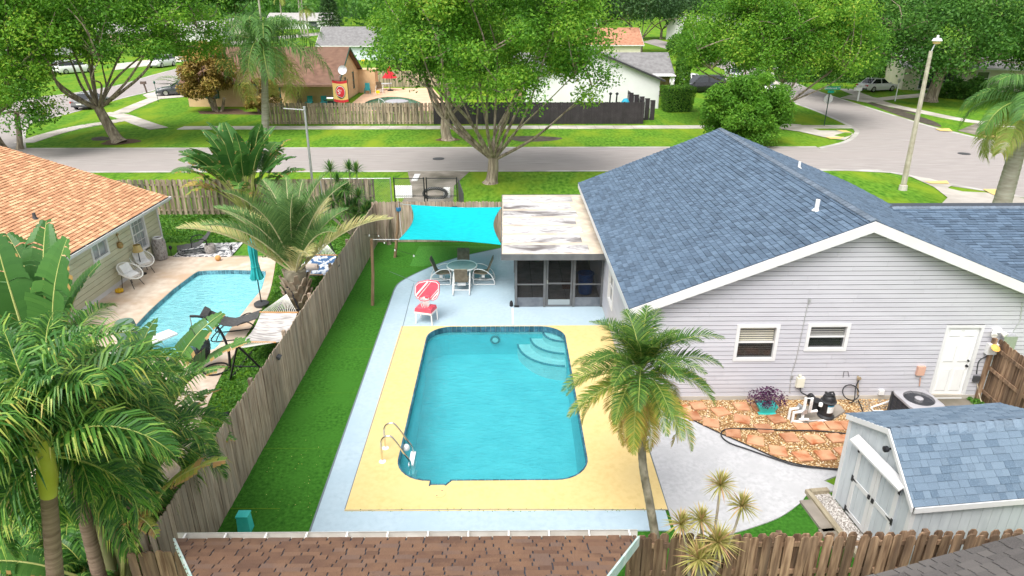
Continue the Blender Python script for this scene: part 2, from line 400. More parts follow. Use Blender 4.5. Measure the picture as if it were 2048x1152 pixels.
# --- streets
sheet("street", [(-40, 42.85), (23, 42.85), (23, 50.15), (-36.5, 50.15), (-40, 50.15)], .008, m_road)
sheet("cross_street", GP([(1640, 296), (1690, 284), (1712, 268), (1705, 255), (1640, 225), (1590, 207), (1572, 190), (1500, 160), (1420, 128), (1340, 100), (1285, 84),
     (1310, 78), (1380, 95), (1480, 125), (1560, 150), (1620, 178), (1700, 203), (1850, 249), (1960, 276), (2100, 300), (2300, 340), (2300, 430), (2048, 396), (1990, 386), (1900, 372), (1860, 362), (1780, 346), (1640, 339.5)]), .012, m_road)
sheet("side_road", GP([(47, 340), (47, 297), (46, 275), (60, 248), (152, 223), (242, 197), (300, 183), (345, 168), (385, 150), (420, 130), (460, 112), (440, 106), (400, 118), (361, 136), (300, 152), (240, 170), (143, 187), (86, 193), (0, 205), (-260, 230), (-420, 342)]), .012, m_road)
sheet("far_road", GP([(300, 102), (420, 96), (640, 70), (700, 64), (690, 60), (560, 72), (400, 90), (300, 96)]), .006, m_road)
# gutters and kerbs
gm = MB()
for pts in ([(-36, 50.25), (23, 50.25)], [(-40, 42.75), (24, 42.75)]): strip_obj(gm, pts, .34, .016)
for px in ([(47, 297), (46, 275), (60, 248), (152, 223), (242, 197), (300, 183), (345, 168)], [(1640, 296), (1690, 284), (1712, 268), (1705, 255), (1640, 225), (1590, 207)],
           [(1620, 178), (1700, 204), (1850, 250), (1960, 277), (2100, 301)], [(1640, 339), (1780, 345), (1860, 361), (1990, 385), (2100, 402)], [(86, 193), (143, 187), (240, 170), (300, 152), (361, 136)]):
    strip_obj(gm, cr(GP(px), 5), .36, .018)
tag(gm.build("gutter", m_gutter), kind='structure')
# sidewalks: slabs with joints
def sidewalk(name, px, wd, z=.03, world=None):
    pts = world or cr(GP(px), 4); mb = MB(); acc = 0; cur = [Vector((p[0], p[1], 0)) for p in pts]
    # resample every 1.6 m
    out = [cur[0]]; rem = 1.6
    for a, b in zip(cur, cur[1:]):
        L = (b - a).length; t = 0
        while t + rem <= L: t += rem; out.append(a.lerp(b, t / L)); rem = 1.6
        rem -= L - t
    out.append(cur[-1]); root = None
    mb0 = MB(); strip_obj(mb0, out, wd, z - .012); root = tag(mb0.build(name, m_dirt), kind='structure')
    for i in range(len(out) - 1):
        a, b = out[i], out[i + 1]; d = (b - a)
        if d.length < .2: continue
        d.normalize(); nn = Vector((-d.y, d.x, 0)) * wd / 2; zz = Vector((0, 0, z)); g = d * .012
        m = MB(); q = [a + g - nn, b - g - nn, b - g + nn, a + g + nn]
        m.add([p + zz for p in q] + [p + zz - Vector((0, 0, .035)) for p in q], [(0, 1, 2, 3), (0, 4, 5, 1), (1, 5, 6, 2), (2, 6, 7, 3), (3, 7, 4, 0)])
        m.build("slab", m_conc, root)
sidewalk("sidewalk", None, 1.5, world=[(-27.5, 58.85), (29.5, 58.85)])
sidewalk("sidewalk", [(47, 286), (100, 269), (160, 254), (225, 244), (262, 236)], 1.5)
sidewalk("sidewalk", [(207, 227), (240, 231), (285, 247), (318, 257.5)], 1.5, z=.038)
sidewalk("sidewalk", [(240, 226), (270, 213), (305, 199), (335, 188)], 1.5)
sidewalk("sidewalk", [(1690, 178), (1760, 205), (1830, 221), (1930, 241), (2100, 264)], 1.5)
sheet("sidewalk_ramp", GP([(1555, 247), (1600, 250), (1640, 262), (1690, 262), (1704, 266), (1706, 270), (1690, 281), (1660, 278), (1600, 264), (1555, 258)]), .046, m_conc)
sheet("lawn_wedge", GP([(1668, 272), (1690, 266), (1704, 267), (1702, 272), (1688, 276)]), .056, m_lawn)
sheet("sidewalk_ramp", GP([(1817, 352), (1860, 358), (1905, 371), (1895, 377), (1925, 384), (2010, 388), (2048, 398), (2120, 425), (1862, 430), (1895, 396), (1868, 375)]), .034, m_conc)
for q in ([(1848, 365), (1893, 363), (1898, 369), (1862, 369)], [(1965, 380), (2000, 380), (2020, 396), (1985, 391)], [(1672, 261), (1692, 262), (1702, 266), (1685, 265)], [(1650, 275), (1688, 275), (1680, 279), (1660, 279)], [(1870, 259), (1898, 258), (1905, 264), (1880, 263)], [(1958, 272), (1990, 272), (2005, 277), (1970, 276)]):
    sheet("tactile_pad", GP(q), .062, m_yline)
# driveways
sheet("driveway", GP([(1735, 206), (1762, 202), (1800, 198), (1900, 190), (1960, 186), (1965, 179), (1880, 184), (1800, 191), (1755, 196), (1700, 190), (1680, 196)]), .024, m_conc)
sheet("driveway", GP([(1915, 262), (1970, 240), (2010, 240), (1960, 272)]), .024, m_olddrive)
sheet("driveway", GP([(285, 190), (325, 178), (400, 172), (470, 168), (470, 184), (360, 195), (300, 200)]), .024, m_conc)
sheet("driveway", GP([(815, 343), (940, 343), (908, 372), (906, 412), (800, 412), (822, 372)]), .024, m_olddrive)
sheet("driveway", GP([(1310, 186), (1470, 178), (1560, 170), (1540, 150), (1440, 150), (1330, 168)]), .020, m_conc)
sheet("driveway", GP([(230, 140), (360, 124), (470, 104), (455, 96), (360, 112), (230, 128)]), .020, m_conc)
for q in ([(1722, 201), (1748, 206), (1850, 236), (1882, 251), (1868, 252), (1800, 232)], [(1790, 214), (1840, 224), (1835, 228), (1795, 220)], [(184, 276), (205, 273), (224, 277), (210, 281), (186, 281)], [(1015, 274), (1070, 272), (1125, 276), (1100, 282), (1040, 283)]):
    sheet("dirt_patch", cr(GP(q), 3, True), .006, m_dirt)
for c, r in (((240, 284), 1.35), ((895, 279), .9), ((455, 222), 1.5), ((1420, 178), 1.2)):
    p = P(*c); sheet("mulch_ring", [(p.x + r * (1 + .18 * math.sin(3 * a + c[0])) * math.cos(a), p.y + r * .9 * math.sin(a)) for a in [i * math.pi / 9 for i in range(18)]], .02, m_mulch)
sheet("mulch_bed", GP([(395, 222), (540, 224), (540, 230), (400, 228)]), .006, m_mulch)
# manholes
for u, v in ((877, 318), (1928, 308)):
    mb = MB(); p = P(u, v); mb.lathe([(.40, 0), (.40, .02), (.36, .022), (.35, .014), (.05, .014)], (p.x, p.y, .014), 24)
    tag(mb.build("manhole_cover", m_dgrey, smooth=30), "dark round manhole cover in the street " + ("left of the tall trunk" if u < 1000 else "near the corner lamp post"), "manhole")

# ================================================================== main back yard
FX0, FY0, FX1, FY1 = -5.95, 8.9, -5.72, 29.0        # line of the long fence
deck_curve = cr(GP([(788, 583), (796, 570), (812, 559), (840, 545), (880, 528), (930, 513), (1005, 497)]), 4)
sheet("artificial_turf", [(FX0, FY0), (7.3, FY0), (7.3, 12.0), (3.0, 11.5), (-3.0, 11.5), (-3.0, 24), (0.5, 26), (0.5, FY1), (FX1, FY1)], .012, m_turf)
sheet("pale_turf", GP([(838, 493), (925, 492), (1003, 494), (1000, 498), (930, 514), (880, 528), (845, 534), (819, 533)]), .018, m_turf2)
seam = MB()
for px in ([(500, 898), (675, 899)], [(575, 787), (715, 787)], [(436, 1018), (560, 1019)], [(640, 699), (748, 699)], [(700, 619), (775, 619)], [(765, 533), (845, 534)]):
    strip_obj(seam, GP(px), .012, .022)
tag(seam.build("turf_seam", m_lawn), kind='structure')
blue_out = [(-4.0, 10.9), (3.36, 10.87), (3.42, 15.8), (3.42, 28.6), (.2, 28.6)] + [(p.x, p.y) for p in deck_curve[::-1]] 
blue_deck = sheet("blue_deck", blue_out, .04, m_blue, holes=[pool_outline(.05)], thick=.05)
sheet("yellow_deck", [(-3.43, 11.5), (3.42, 11.46), (3.42, 20.38), (-3.46, 20.38)], .046, m_yel, holes=[pool_out], thick=.006)
pat_edge = cr(GP([(1400, 1090), (1455, 1072), (1505, 1057), (1560, 1036), (1600, 1008), (1622, 988), (1690, 984)]), 4)
grav_edge = cr(GP([(1700, 943), (1620, 936), (1560, 922), (1500, 896), (1445, 872), (1395, 848), (1345, 822), (1300, 800)]), 4)
sheet("white_patio", [(3.44, 10.6)] + [(p.x, p.y) for p in pat_edge] + [(7.15, 12.4)] + [(p.x, p.y) for p in grav_edge] + [(3.44, 15.95)], .036, m_white_pat, thick=.04)
# dark joints in the deck
cm = MB()
for px in ([(779, 545), (830, 566), (1025, 562)], [(828, 568), (806, 654), (690, 1022)], [(690, 1024), (1000, 1022), (1335, 1023)], [(1336, 1023), (1282, 850)]):
    q = [P(u, v) for u, v in px]; strip_obj(cm, [(p.x + .0, p.y + .0) for p in q], .018, .0495)
strip_obj(cm, [(p.x, p.y) for p in deck_curve] , .05, .044)
strip_obj(cm, [(-4.0, 10.9), (deck_curve[0].x, deck_curve[0].y)], .04, .044)
tag(cm.build("deck_joint", m_crack), kind='structure')
bm_ = MB(); strip_obj(bm_, [(p.x, p.y) for p in grav_edge], .045, .05); tag(bm_.build("bed_edging", m_black), kind='structure')
wm_ = MB(); strip_obj(wm_, GP([(1025, 618), (1026, 651)]), .06, .05); tag(wm_.build("deck_paint_stripe", m_white), kind='structure')
# --- pool shell
def pool_shell(name, out, zt, zw, depth, mat, wmat, wname, big=None):
    k = len(out); mb = MB(); top = [Vector((p[0], p[1], zt)) for p in out]; bot = [Vector((p[0], p[1], depth(p[1]))) for p in out]
    mb.add(top + bot, [(i, k + i, k + (i + 1) % k, (i + 1) % k) for i in range(k)])
    tr = tessellate_polygon([bot]); mb.add(bot, [tuple(t) for t in tr])
    b = tag(mb.build(name, mat), kind='structure')
    sheet(wname, out, zw, wmat); return b
ZW = -.15
basin = pool_shell("pool_basin", pool_out, .04, ZW, lambda y: -1.0 - 1.1 * max(0, min(1, (18.5 - y) / 5)), m_plaster, m_water, "pool_water")
gb = MB(); k = len(pool_out); c0 = Vector((-.3, 16.4, 0))
inn = [p + (c0 - p).normalized() * .006 for p in pool_out]
gb.add([Vector((p.x, p.y, .03)) for p in inn] + [Vector((p.x, p.y, -.24)) for p in inn], [(i, k + i, k + (i + 1) % k, (i + 1) % k) for i in range(k)])
gb.build("grout_band", m_grout, basin)
tm = {}
per = [pool_out[i] for i in range(k)] + [pool_out[0]]
seglen = [(per[i + 1] - per[i]).length for i in range(k)]; tot = sum(seglen); nt_ = round(tot / .16); stepL = tot / nt_
acc = 0; seg = 0
for i in range(nt_):
    s = (i + .5) * stepL
    while acc + seglen[seg] < s: acc += seglen[seg]; seg += 1
    a, b = per[seg], per[seg + 1]; p = a.lerp(b, (s - acc) / seglen[seg]); d = (b - a).normalized()
    if 0 not in tm:
        m = MB(); m.box((0, 0, 0), (stepL - .012, .036, .19)); m.box((0, -.001, 0), (stepL - .04, .042, .15)); tm[0] = m.mesh("tile", m_tile)
    ang = math.atan2(d.y, d.x); nn = Vector((-d.y, d.x, 0))
    inst("tile", tm[0], Matrix.Translation(Vector((p.x, p.y, -.044)) + nn * .019) @ Matrix.Rotation(ang, 4, 'Z'), basin)
# corner steps
cx_, cy2 = POOL['x1'], POOL['y1']
for r_, zt in ((1.52, -.62), (1.1, -.40), (.68, -.185)):
    m = MB(); pts = [Vector((cx_ - .01, cy2 - .01, 0))] + arc(cx_ - .01, cy2 - .01, r_, 180, 270, 14)
    m.prism([Vector((p.x, p.y, 0)) for p in pts], (0, 0, -1.2), (0, 0, zt)); m.build("step", m_step, basin)
    m = MB(); m.tube([Vector((p.x, p.y, zt + .012)) for p in arc(cx_ - .01, cy2 - .01, r_ - .01, 182, 268, 20)], .035, 6); m.build("step_edge", m_tile, basin)
# pool light in the far wall
p = Vector((-.35, POOL['y1'] - .03, -.42)); m = MB()
rx = Matrix.Rotation(math.pi / 2, 4, 'X')
m.lathe([(.10, 0), (.15, 0), (.17, .03), (.15, .06), (.11, .05)], p, 20, rx); lamp_ = m.build("pool_light", m_blackp, smooth=40); tag(lamp_, "round underwater lamp with black ring in the far pool wall", "pool light")
m = MB(); m.lathe([(.115, 0), (.09, .055), (.001, .07)], p, 20, rx); m.build("lens", m_step, lamp_)
# neighbour's pool
nb = pool_shell("neighbour_pool_basin", np_out, .03, -.14, lambda y: -1.4, m_plaster2, m_water2, "neighbour_pool_water")
ndeck = [(-14.9, 12.5), (-7.4, 12.5)] + [(p.x, p.y) for p in cr(GP([(404, 840), (440, 757), (482, 690), (512, 640), (540, 585), (553, 515)]), 4)] + [(P(345, 514).x, P(345, 514).y), (-14.55, 27.3), (-14.9, 27.3)]
sheet("neighbour_deck", ndeck, .036, m_ndeck, holes=[np_out], thick=.04)
m = MB(); strip_obj(m, GP([(345, 514), (553, 515)]), .12, .05); tag(m.build("deck_edge_board", m_timber), kind='structure')
m_tile2 = M("small_navy_tile", (.06, .15, .19), (.14, .30, .36), sc=14, rough=.3, rnd=.3)
tm2 = None; k = len(np_out); per = np_out + [np_out[0]]; cnt = 0
for i in range(k):
    a, b = per[i], per[i + 1]; L = (b - a).length; nn_ = max(1, round(L / .15)); d = (b - a).normalized(); ang = math.atan2(d.y, d.x)
    nn = Vector((-d.y, d.x, 0)); nn = nn if nn.dot(_cc - a) > 0 else -nn
    for j in range(nn_):
        if a.y < 16.5: continue
        p = a.lerp(b, (j + .5) / nn_)
        if tm2 is None: m = MB(); m.box((0, 0, 0), (.138, .016, .15)); tm2 = m.mesh("tile", m_tile2)
        inst("tile", tm2, Matrix.Translation(Vector((p.x, p.y, -.06)) + nn * .01) @ Matrix.Rotation(ang, 4, 'Z') @ Matrix.Scale(L / nn_ / .15, 4, (1, 0, 0)), nb)
# yard grass beside the neighbour's pool
sheet("neighbour_lawn", [(-14.9, 27.3), (-10.5, 26.9), (-8.2, 26.6), (-7.0, 12.5), (FX0 - .05, 9.0), (FX1 - .05, 29.1), (-24, 31), (-24, 27.4)], .006, m_yard)
sheet("planting_bed", [(-22, 3), (FX0 - .1, 3), (FX0 - .1, 9.2), (-7.3, 12.4), (-14.4, 12.4), (-22, 12.4)], .004, m_mulch)
m_rug = M("patterned_rug", (.10, .105, .12), (.62, .61, .60), sc=5, rough=.95, lo=.46, hi=.5, dist=1.6, detail=1)
rug = sheet("outdoor_rug", GP([(347, 515.5), (372, 490), (487, 487), (462, 515.5)]), .06, m_rug, thick=.02, kind=None)
tag(rug, "grey and white patterned outdoor rug on the grass under the lounge chair", "rug")
# green pool across the street
pool_shell("green_pool_basin", gp_out, .03, -.12, lambda y: -1.3, M("green_plaster", (.10, .20, .13), (.15, .26, .17), sc=2), m_water3, "green_pool_water")
m_pdeck = M("peach_pool_deck", (.66, .42, .27), (.74, .50, .34), sc=.8, rough=.85, c3=(.60, .40, .27), sc3=.3)
sheet("peach_deck", GP([(690, 218), (722, 192), (742, 177), (865, 176), (890, 205), (890, 222), (690, 222)]), .03, m_pdeck, holes=[gp_out], thick=.03)
m = MB()
for i in range(len(gp_out)): pass
# ================================================================== main house
def on_plane(u, v, p0, n):
    d = Vector(ray(u, v)); n = Vector(n); t = (Vector(p0) - Vector((0, 0, CAM_H))).dot(n) / d.dot(n); return Vector((0, 0, CAM_H)) + d * t
m_siding = M("lilac_grey_siding", (.475, .47, .51), (.52, .515, .555), sc=1.5, rough=.55, rnd=.025, stretch=(.6, .6, 3))
m_back = M("wall_core", (.10, .10, .11), rough=1)
m_trim = M("white_trim", (.68, .68, .68), (.64, .64, .64), sc=2, rough=.5)
m_blueshingle = M("blue_shingle", (0, 0, 0), c2=(.104, .152, .214), sc=40, lo=.5, hi=.8, rough=.9, bump=.5, bsc=90,
                  ramp=[(0, (.064, .094, .135)), (.3, (.088, .131, .19)), (.55, (.10, .15, .216)), (.8, (.122, .178, .25)), (1, (.076, .112, .16))])
m_shedshingle = M("light_blue_shingle", (0, 0, 0), c2=(.16, .23, .30), sc=45, lo=.5, hi=.8, rough=.9, bump=.5, bsc=90,
                  ramp=[(0, (.09, .135, .19)), (.3, (.135, .188, .25)), (.6, (.148, .205, .27)), (.85, (.165, .225, .29)), (1, (.098, .138, .188))])
m_orshingle = M("terracotta_shingle", (0, 0, 0), c2=(.52, .27, .135), sc=30, lo=.45, hi=.8, rough=.9, bump=.3, bsc=100,
                ramp=[(0, (.42, .215, .115)), (.35, (.50, .26, .14)), (.6, (.56, .31, .17)), (.8, (.66, .42, .235)), (1, (.70, .47, .27))])
m_brshingle = M("brown_shingle", (0, 0, 0), c2=(.22, .125, .075), sc=2.5, lo=.45, hi=.75, rough=.95, bump=.5, bsc=130,
                ramp=[(0, (.115, .065, .045)), (.4, (.165, .092, .06)), (.7, (.20, .115, .072)), (1, (.15, .10, .08))])
m_dkshingle = M("charcoal_shingle", (0, 0, 0), c2=(.15, .135, .125), sc=50, lo=.45, hi=.8, rough=.95, bump=.5, bsc=130,
                ramp=[(0, (.085, .078, .075)), (.4, (.12, .11, .105)), (.7, (.15, .138, .128)), (1, (.10, .092, .09))])
m_gap = M("roof_underlay", (.06, .07, .09), rough=1)
def siding(root, mt, z0, z1, expo, srange, openings, mat, seed, jl=3.6, name="siding_board"):
    """lapped boards in local x (along) / -y (out) / z, cut round openings (x0,x1,z0,z1)"""
    rg = random.Random(seed); z = z0
    while z < z1 - .01:
        h = min(expo, z1 - z); s0, s1 = srange(z + h * .5); segs = [(s0, s1)] if s1 - s0 > .05 else []
        for (a, b, c, d) in openings:
            if z + h > c + .075 and z < d - .075:
                ns = []
                for (p, q) in segs:
                    if b <= p or a >= q: ns.append((p, q)); continue
                    if a - p > .02: ns.append((p, a))
                    if q - b > .02: ns.append((b, q))
                segs = ns
        fin = []
        for p, q in segs:
            j = p + rg.uniform(.6, jl)
            while j < q - .5: fin.append((p, j - .004)); p = j; j += rg.uniform(2.2, jl)
            fin.append((p, q))
        for p, q in fin:
            m = MB(); gp_ = min(.017, h * .3); m.add([mt @ Vector(c_) for c_ in ((p, -.030, z), (q, -.030, z), (q, -.024, z + h - gp_), (p, -.024, z + h - gp_), (p, .008, z), (q, .008, z), (q, .008, z + h - gp_), (p, .008, z + h - gp_))],
                            [(0, 1, 2, 3), (4, 5, 1, 0), (0, 3, 7, 4), (1, 5, 6, 2), (3, 2, 6, 7)])
            m.build(name, mat, root)
        z += expo
def window_unit(root, mt, x0, x1, z0, z1, fr=.085, depth=.10, blind=None, grid=None, mid=.5, frame_m=None, glass_m=None, slide=False):
    fm = frame_m or m_trim; gm_ = glass_m or m_glass
    m = MB(); pr = .05
    def bx(a, b): m.add([mt @ q for q in [Vector((x, y, z)) for z in (a[2], b[2]) for (x, y) in ((a[0], a[1]), (b[0], a[1]), (b[0], b[1]), (a[0], b[1]))]], [(3, 2, 1, 0), (4, 5, 6, 7), (0, 1, 5, 4), (1, 2, 6, 5), (2, 3, 7, 6), (3, 0, 4, 7)])
    bx((x0, -pr, z0), (x1, depth, z0 + fr)); bx((x0, -pr, z1 - fr), (x1, depth, z1)); bx((x0, -pr, z0 + fr), (x0 + fr, depth, z1 - fr)); bx((x1 - fr, -pr, z0 + fr), (x1, depth, z1 - fr))
    wn = m.build("window", fm, root)
    ix0, ix1, iz0, iz1 = x0 + fr, x1 - fr, z0 + fr, z1 - fr; zm = iz0 + (iz1 - iz0) * mid
    m = MB()
    if slide: xm = (ix0 + ix1) / 2; bx((xm - .025, .01, iz0), (xm + .025, .05, iz1))
    else: bx((ix0, .01, zm - .022), (ix1, .05, zm + .022))
    m.build("sash_rail", fm, wn)
    for (a, b, c, d, yy) in ([(ix0, xm - .025, iz0, iz1, .035), (xm + .025, ix1, iz0, iz1, .03)] if slide else [(ix0, ix1, iz0, zm - .022, .04), (ix0, ix1, zm + .022, iz1, .03)]):
        m = MB(); bx((a, yy, c), (b, yy + .006, d)); m.build("pane", gm_ if (c > (iz0 + .01) or slide or gm_ is not MATS.get("tinted_glass")) else m_dglass, wn)
    if grid:
        m = MB()
        for half in ((iz0, zm - .022), (zm + .022, iz1)):
            for i in range(1, grid[0]): xx = ix0 + (ix1 - ix0) * i / grid[0]; bx((xx - .008, .018, half[0]), (xx + .008, .032, half[1]))
            for i in range(1, grid[1]): zz = half[0] + (half[1] - half[0]) * i / grid[1]; bx((ix0, .02, zz - .008), (ix1, .03, zz + .008))
        m.build("glazing_bar", fm, wn)
    if blind:
        m = MB(); z = iz0 + .02
        while z < iz1 - .02:
            m.add([mt @ Vector(q) for q in ((ix0 + .02, .050, z), (ix1 - .02, .050, z), (ix1 - .02, .062, z + .036), (ix0 + .02, .062, z + .036))], [(0, 1, 2, 3)]); z += .066
        m.build("blind", blind, wn)
    return wn
HX0, HX1, RX, GY, HYE = 3.42, 14.25, 8.85, 15.85, 28.3
PT = .398; EX0, EX1 = 3.1, 14.6; EZ = 2.87
def roofz(x): return EZ + PT * (min(x, 2 * RX - x) - EX0)
house = thing("house", "lilac grey lap-sided house with blue shingle gable roof beside the pool", "house", (RX, 22, 0))
wall = MB(); gp = [(HX0 + .05, GY + .15, 0), (HX1, GY + .15, 0), (HX1, GY + .15, roofz(HX1) - .14), (RX, GY + .15, roofz(RX) - .14), (HX0 + .05, GY + .15, roofz(HX0) - .14)]
wall.prism([Vector(q) for q in gp], (0, 0, 0), (0, .12, 0)); wall.b2((HX0 + .14, GY + .3, 0), (HX0 + .24, HYE, 2.8)); wall.b2((HX1 - .12, GY + .3, 0), (HX1, HYE, 2.8)); wall.b2((HX0 + .3, HYE - .12, 0), (HX1 - .2, HYE, 2.75))
hw = wall.build("wall", m_back, house)
m = MB(); m.b2((HX0 - .02, GY - .05, -.05), (HX1 + .02, GY + .14, .13)); m.b2((HX0 - .02, GY + .15, -.05), (HX0 + .13, HYE, .13)); m.build("foundation", m_conc, house)
gm_t = Matrix.Translation((0, GY, 0))
W1 = (5.99, 7.11, 1.20, 2.27); W2 = (7.83, 8.94, 1.49, 2.29); DR = (11.45, 12.45, 0, 2.22)
siding(hw, gm_t, .13, 4.98, .125, lambda z: (max(HX0, EX0 + (z + .1 - EZ) / PT), min(HX1, 2 * RX - EX0 - (z + .1 - EZ) / PT)), [W1, W2, DR], m_siding, 3)
m_blind = M("window_blind", (.74, .69, .54), (.80, .76, .64), sc=3, rough=.7)
m_blind2 = M("grey_blind", (.50, .49, .46), rough=.7); m_dglass = M("dark_glass", (.02, .022, .026), rough=.04, spec=.9, alpha=.62)
m_tglass = M("tinted_glass", (.03, .033, .036), rough=.04, spec=.9, alpha=.12)
window_unit(house, gm_t, *W1, blind=m_blind, glass_m=m_tglass); window_unit(house, gm_t, *W2, blind=m_blind2, glass_m=m_tglass)
# left wall of the house (faces the deck): local x runs towards the camera
lm_t = Matrix.Translation((HX0, GY + .14, 0)) @ Matrix.Rotation(-math.pi / 2, 4, 'Z')   # local x -> -y, local -y -> -x
W3 = (-4.75, -3.75, .85, 2.0)
siding(hw, lm_t, .13, 2.72, .125, lambda z: (-12.3, .14), [W3, (-10.5, -9.6, 0.13, 2.1)], m_siding, 5)
window_unit(house, lm_t, *W3, blind=None)
window_unit(house, lm_t, -10.5, -9.6, .7, 2.1)
m = MB(); m.b2((HX0 - .03, GY - .03, .13), (HX0 + .06, GY + .05, 2.75)); m.build("corner_trim", m_siding, house)
# roof
rf = MB()
for sgn, xe in ((1, EX0), (-1, EX1)):
    a = Vector((xe, 15.55, EZ - .02)); b = Vector((RX, 15.55, roofz(RX) - .02)); 
    rf.prism([a, b, b - Vector((0, 0, .10)), a - Vector((0, 0, .10))], (0, 0, 0), (0, HYE + .05 - 15.55, 0))
roof = rf.build("roof", m_gap, house)
shingle_field(roof, m_blueshingle, (EX0, 15.55, EZ - .02), (0, 1, 0), (1, 0, PT), math.hypot(RX - EX0, PT * (RX - EX0)), .15, .22, lambda t: (0, HYE + .05 - 15.55), 300, 11, th=.022, g=.009)
shingle_field(roof, m_blueshingle, (EX1, HYE + .05, EZ - .02), (0, -1, 0), (-1, 0, PT), math.hypot(RX - EX0, PT * (RX - EX0)), .15, .25, lambda t: (0, HYE + .05 - 15.55), 0, 12, th=.02)
cap = MB(); zr = roofz(RX)
cap.rv = .1; cap.add([(-.13, 0, -.052 + .03), (0, 0, .03), (.13, 0, -.022), (.13, .24, -.04), (0, .24, .012), (-.13, .24, -.04), (-.13, 0, -.05), (0, 0, 0.0), (.13, 0, -.05)], [(0, 1, 4, 5), (1, 2, 3, 4), (0, 6, 7, 1), (1, 7, 8, 2)])
m_capsh = M("ridge_cap_shingle", (.12, .155, .20), (.16, .20, .25), sc=40, rough=.9, rnd=.2, bump=.4, bsc=100)
capm = cap.mesh("ridge_cap", m_capsh)
for i in range(62): inst("ridge_cap", capm, Matrix.Translation((RX, 15.55 + i * .205, zr)), roof)
# rake boards and eave fascia
m = MB()
for xe in (EX0, EX1):
    a = Vector((xe, 15.52, EZ - .03)); b = Vector((RX, 15.52, zr - .03)); m.prism([a, b, b - Vector((0, 0, .27)), a - Vector((0, 0, .25))], (0, 0, 0), (0, .028, 0))
m.build("rake_board", m_trim, house)
m = MB()
for xe, s in ((EX0, 1), (EX1, -1)): m.b2((xe - .012, 15.56, EZ - .2), (xe + .014, HYE, EZ - .035)); m.b2((xe + s * .02, 15.56, EZ - .19), (xe + s * .36, HYE, EZ - .17))
a = Vector((EX0 + .1, 15.56, EZ - .18)); b = Vector((RX, 15.56, zr - .17)); c = Vector((EX1 - .1, 15.56, EZ - .18))
m.add([a, b, b + Vector((0, .3, 0)), a + Vector((0, .3, 0)), c, c + Vector((0, .3, 0))], [(0, 1, 2, 3), (1, 4, 5, 2)])
m.build("fascia", m_trim, house)
pl = (Vector((EX0, 0, EZ)), Vector((-PT, 0, 1)))
for (u, v, hh, r_) in ((1633, 419, .22, .055), (1598, 335, .16, .045)):
    q = on_plane(u, v, *pl) if u > 1600 else on_plane(u, v, Vector((EX1, 0, EZ)), Vector((PT, 0, 1)))
    m = MB(); m.lathe([(r_ * 2.2, 0), (r_ * 1.3, .05), (r_, .06), (r_, hh + .08), (r_ * .8, hh + .08), (r_ * .8, hh)], q - Vector((0, 0, .03)), 14); m.build("vent_pipe", m_pvc, house, smooth=35)
# wing to the right
WRY, WRZ, WEY, WEZ = 22.2, 3.55, 17.2, 2.28
m = MB(); m.b2((HX1 + .02, 17.6, 0), (21.5, 17.72, 2.25)); m.b2((21.4, 17.73, 0), (21.5, 27, 2.25)); m.b2((HX1 + .02, 26.9, 0), (21.38, 27, 2.25)); m.build("wing_wall", m_siding, house)
m = MB(); m.prism([Vector((12.4, WEY, WEZ - .02)), Vector((12.4, WRY, WRZ - .02)), Vector((12.4, 27.2, WEZ - .02)), Vector((12.4, 27.2, WEZ - .12)), Vector((12.4, WRY, WRZ - .12)), Vector((12.4, WEY, WEZ - .12))], (0, 0, 0), (9.4, 0, 0))
wroof = m.build("wing_roof", m_gap, house)
wl = math.hypot(WRY - WEY, WRZ - WEZ)
shingle_field(wroof, m_blueshingle, (12.4, WEY, WEZ - .02), (1, 0, 0), (0, WRY - WEY, WRZ - WEZ), wl, .15, .30,
              lambda t: (max(0, EX1 - .25 - 12.4 - max(0, (WEZ + t / wl * (WRZ - WEZ) - 2.87)) / PT), 9.4), 250, 13, th=.02)
for i in range(40): inst("ridge_cap", capm, Matrix.Translation((13.1 + (i + 1) * .205, WRY, WRZ)) @ Matrix.Rotation(math.pi / 2, 4, 'Z'), wroof)
m = MB(); m.b2((14.2, WEY - .02, WEZ - .2), (21.8, WEY - .001, WEZ - .03)); m.build("wing_fascia", m_trim, house)
# back door
x0, x1, z1 = DR[0], DR[1], DR[3]; m = MB()
m.b2((x0, GY - .04, 0), (x0 + .075, GY + .1, z1)); m.b2((x1 - .075, GY - .04, 0), (x1, GY + .1, z1)); m.b2((x0 + .075, GY - .04, z1 - .075), (x1 - .075, GY + .1, z1)); m.b2((x0 + .075, GY - .06, -.02), (x1 - .075, GY + .1, .06))
dfr = m.build("door_frame", m_trim, house)
m = MB(); m.b2((x0 + .08, GY + .02, .065), (x1 - .08, GY + .07, z1 - .08)); dr = m.build("door", m_white, house)
for (fx0, fx1) in ((.16, .46), (.54, .84)):
    for (a, b) in ((.10, .42), (.50, .74), (.84, .93)):
        xx0, xx1 = x0 + (x1 - x0) * fx0, x0 + (x1 - x0) * fx1; za, zb = z1 * a, z1 * b; m = MB(); yf = GY + .02
        m.add([(xx0, yf - .001, za), (xx1, yf - .001, za), (xx1, yf - .001, zb), (xx0, yf - .001, zb), (xx0 + .03, yf - .014, za + .03), (xx1 - .03, yf - .014, za + .03), (xx1 - .03, yf - .014, zb - .03), (xx0 + .03, yf - .014, zb - .03)],
              [(4, 5, 6, 7), (0, 1, 5, 4), (1, 2, 6, 5), (2, 3, 7, 6), (3, 0, 4, 7)]); m.build("panel", m_white, dr)
for zz, r_ in ((1.0, .035), (1.16, .028)):
    m = MB(); m.lathe([(r_, 0), (r_, .02), (r_ * .5, .03), (r_ * .9, .05), (.001, .07)], (x1 - .15, GY + .02, zz), 14, Matrix.Rotation(math.pi / 2, 4, 'X')); m.build("door_knob", m_blackm, dr, smooth=40)
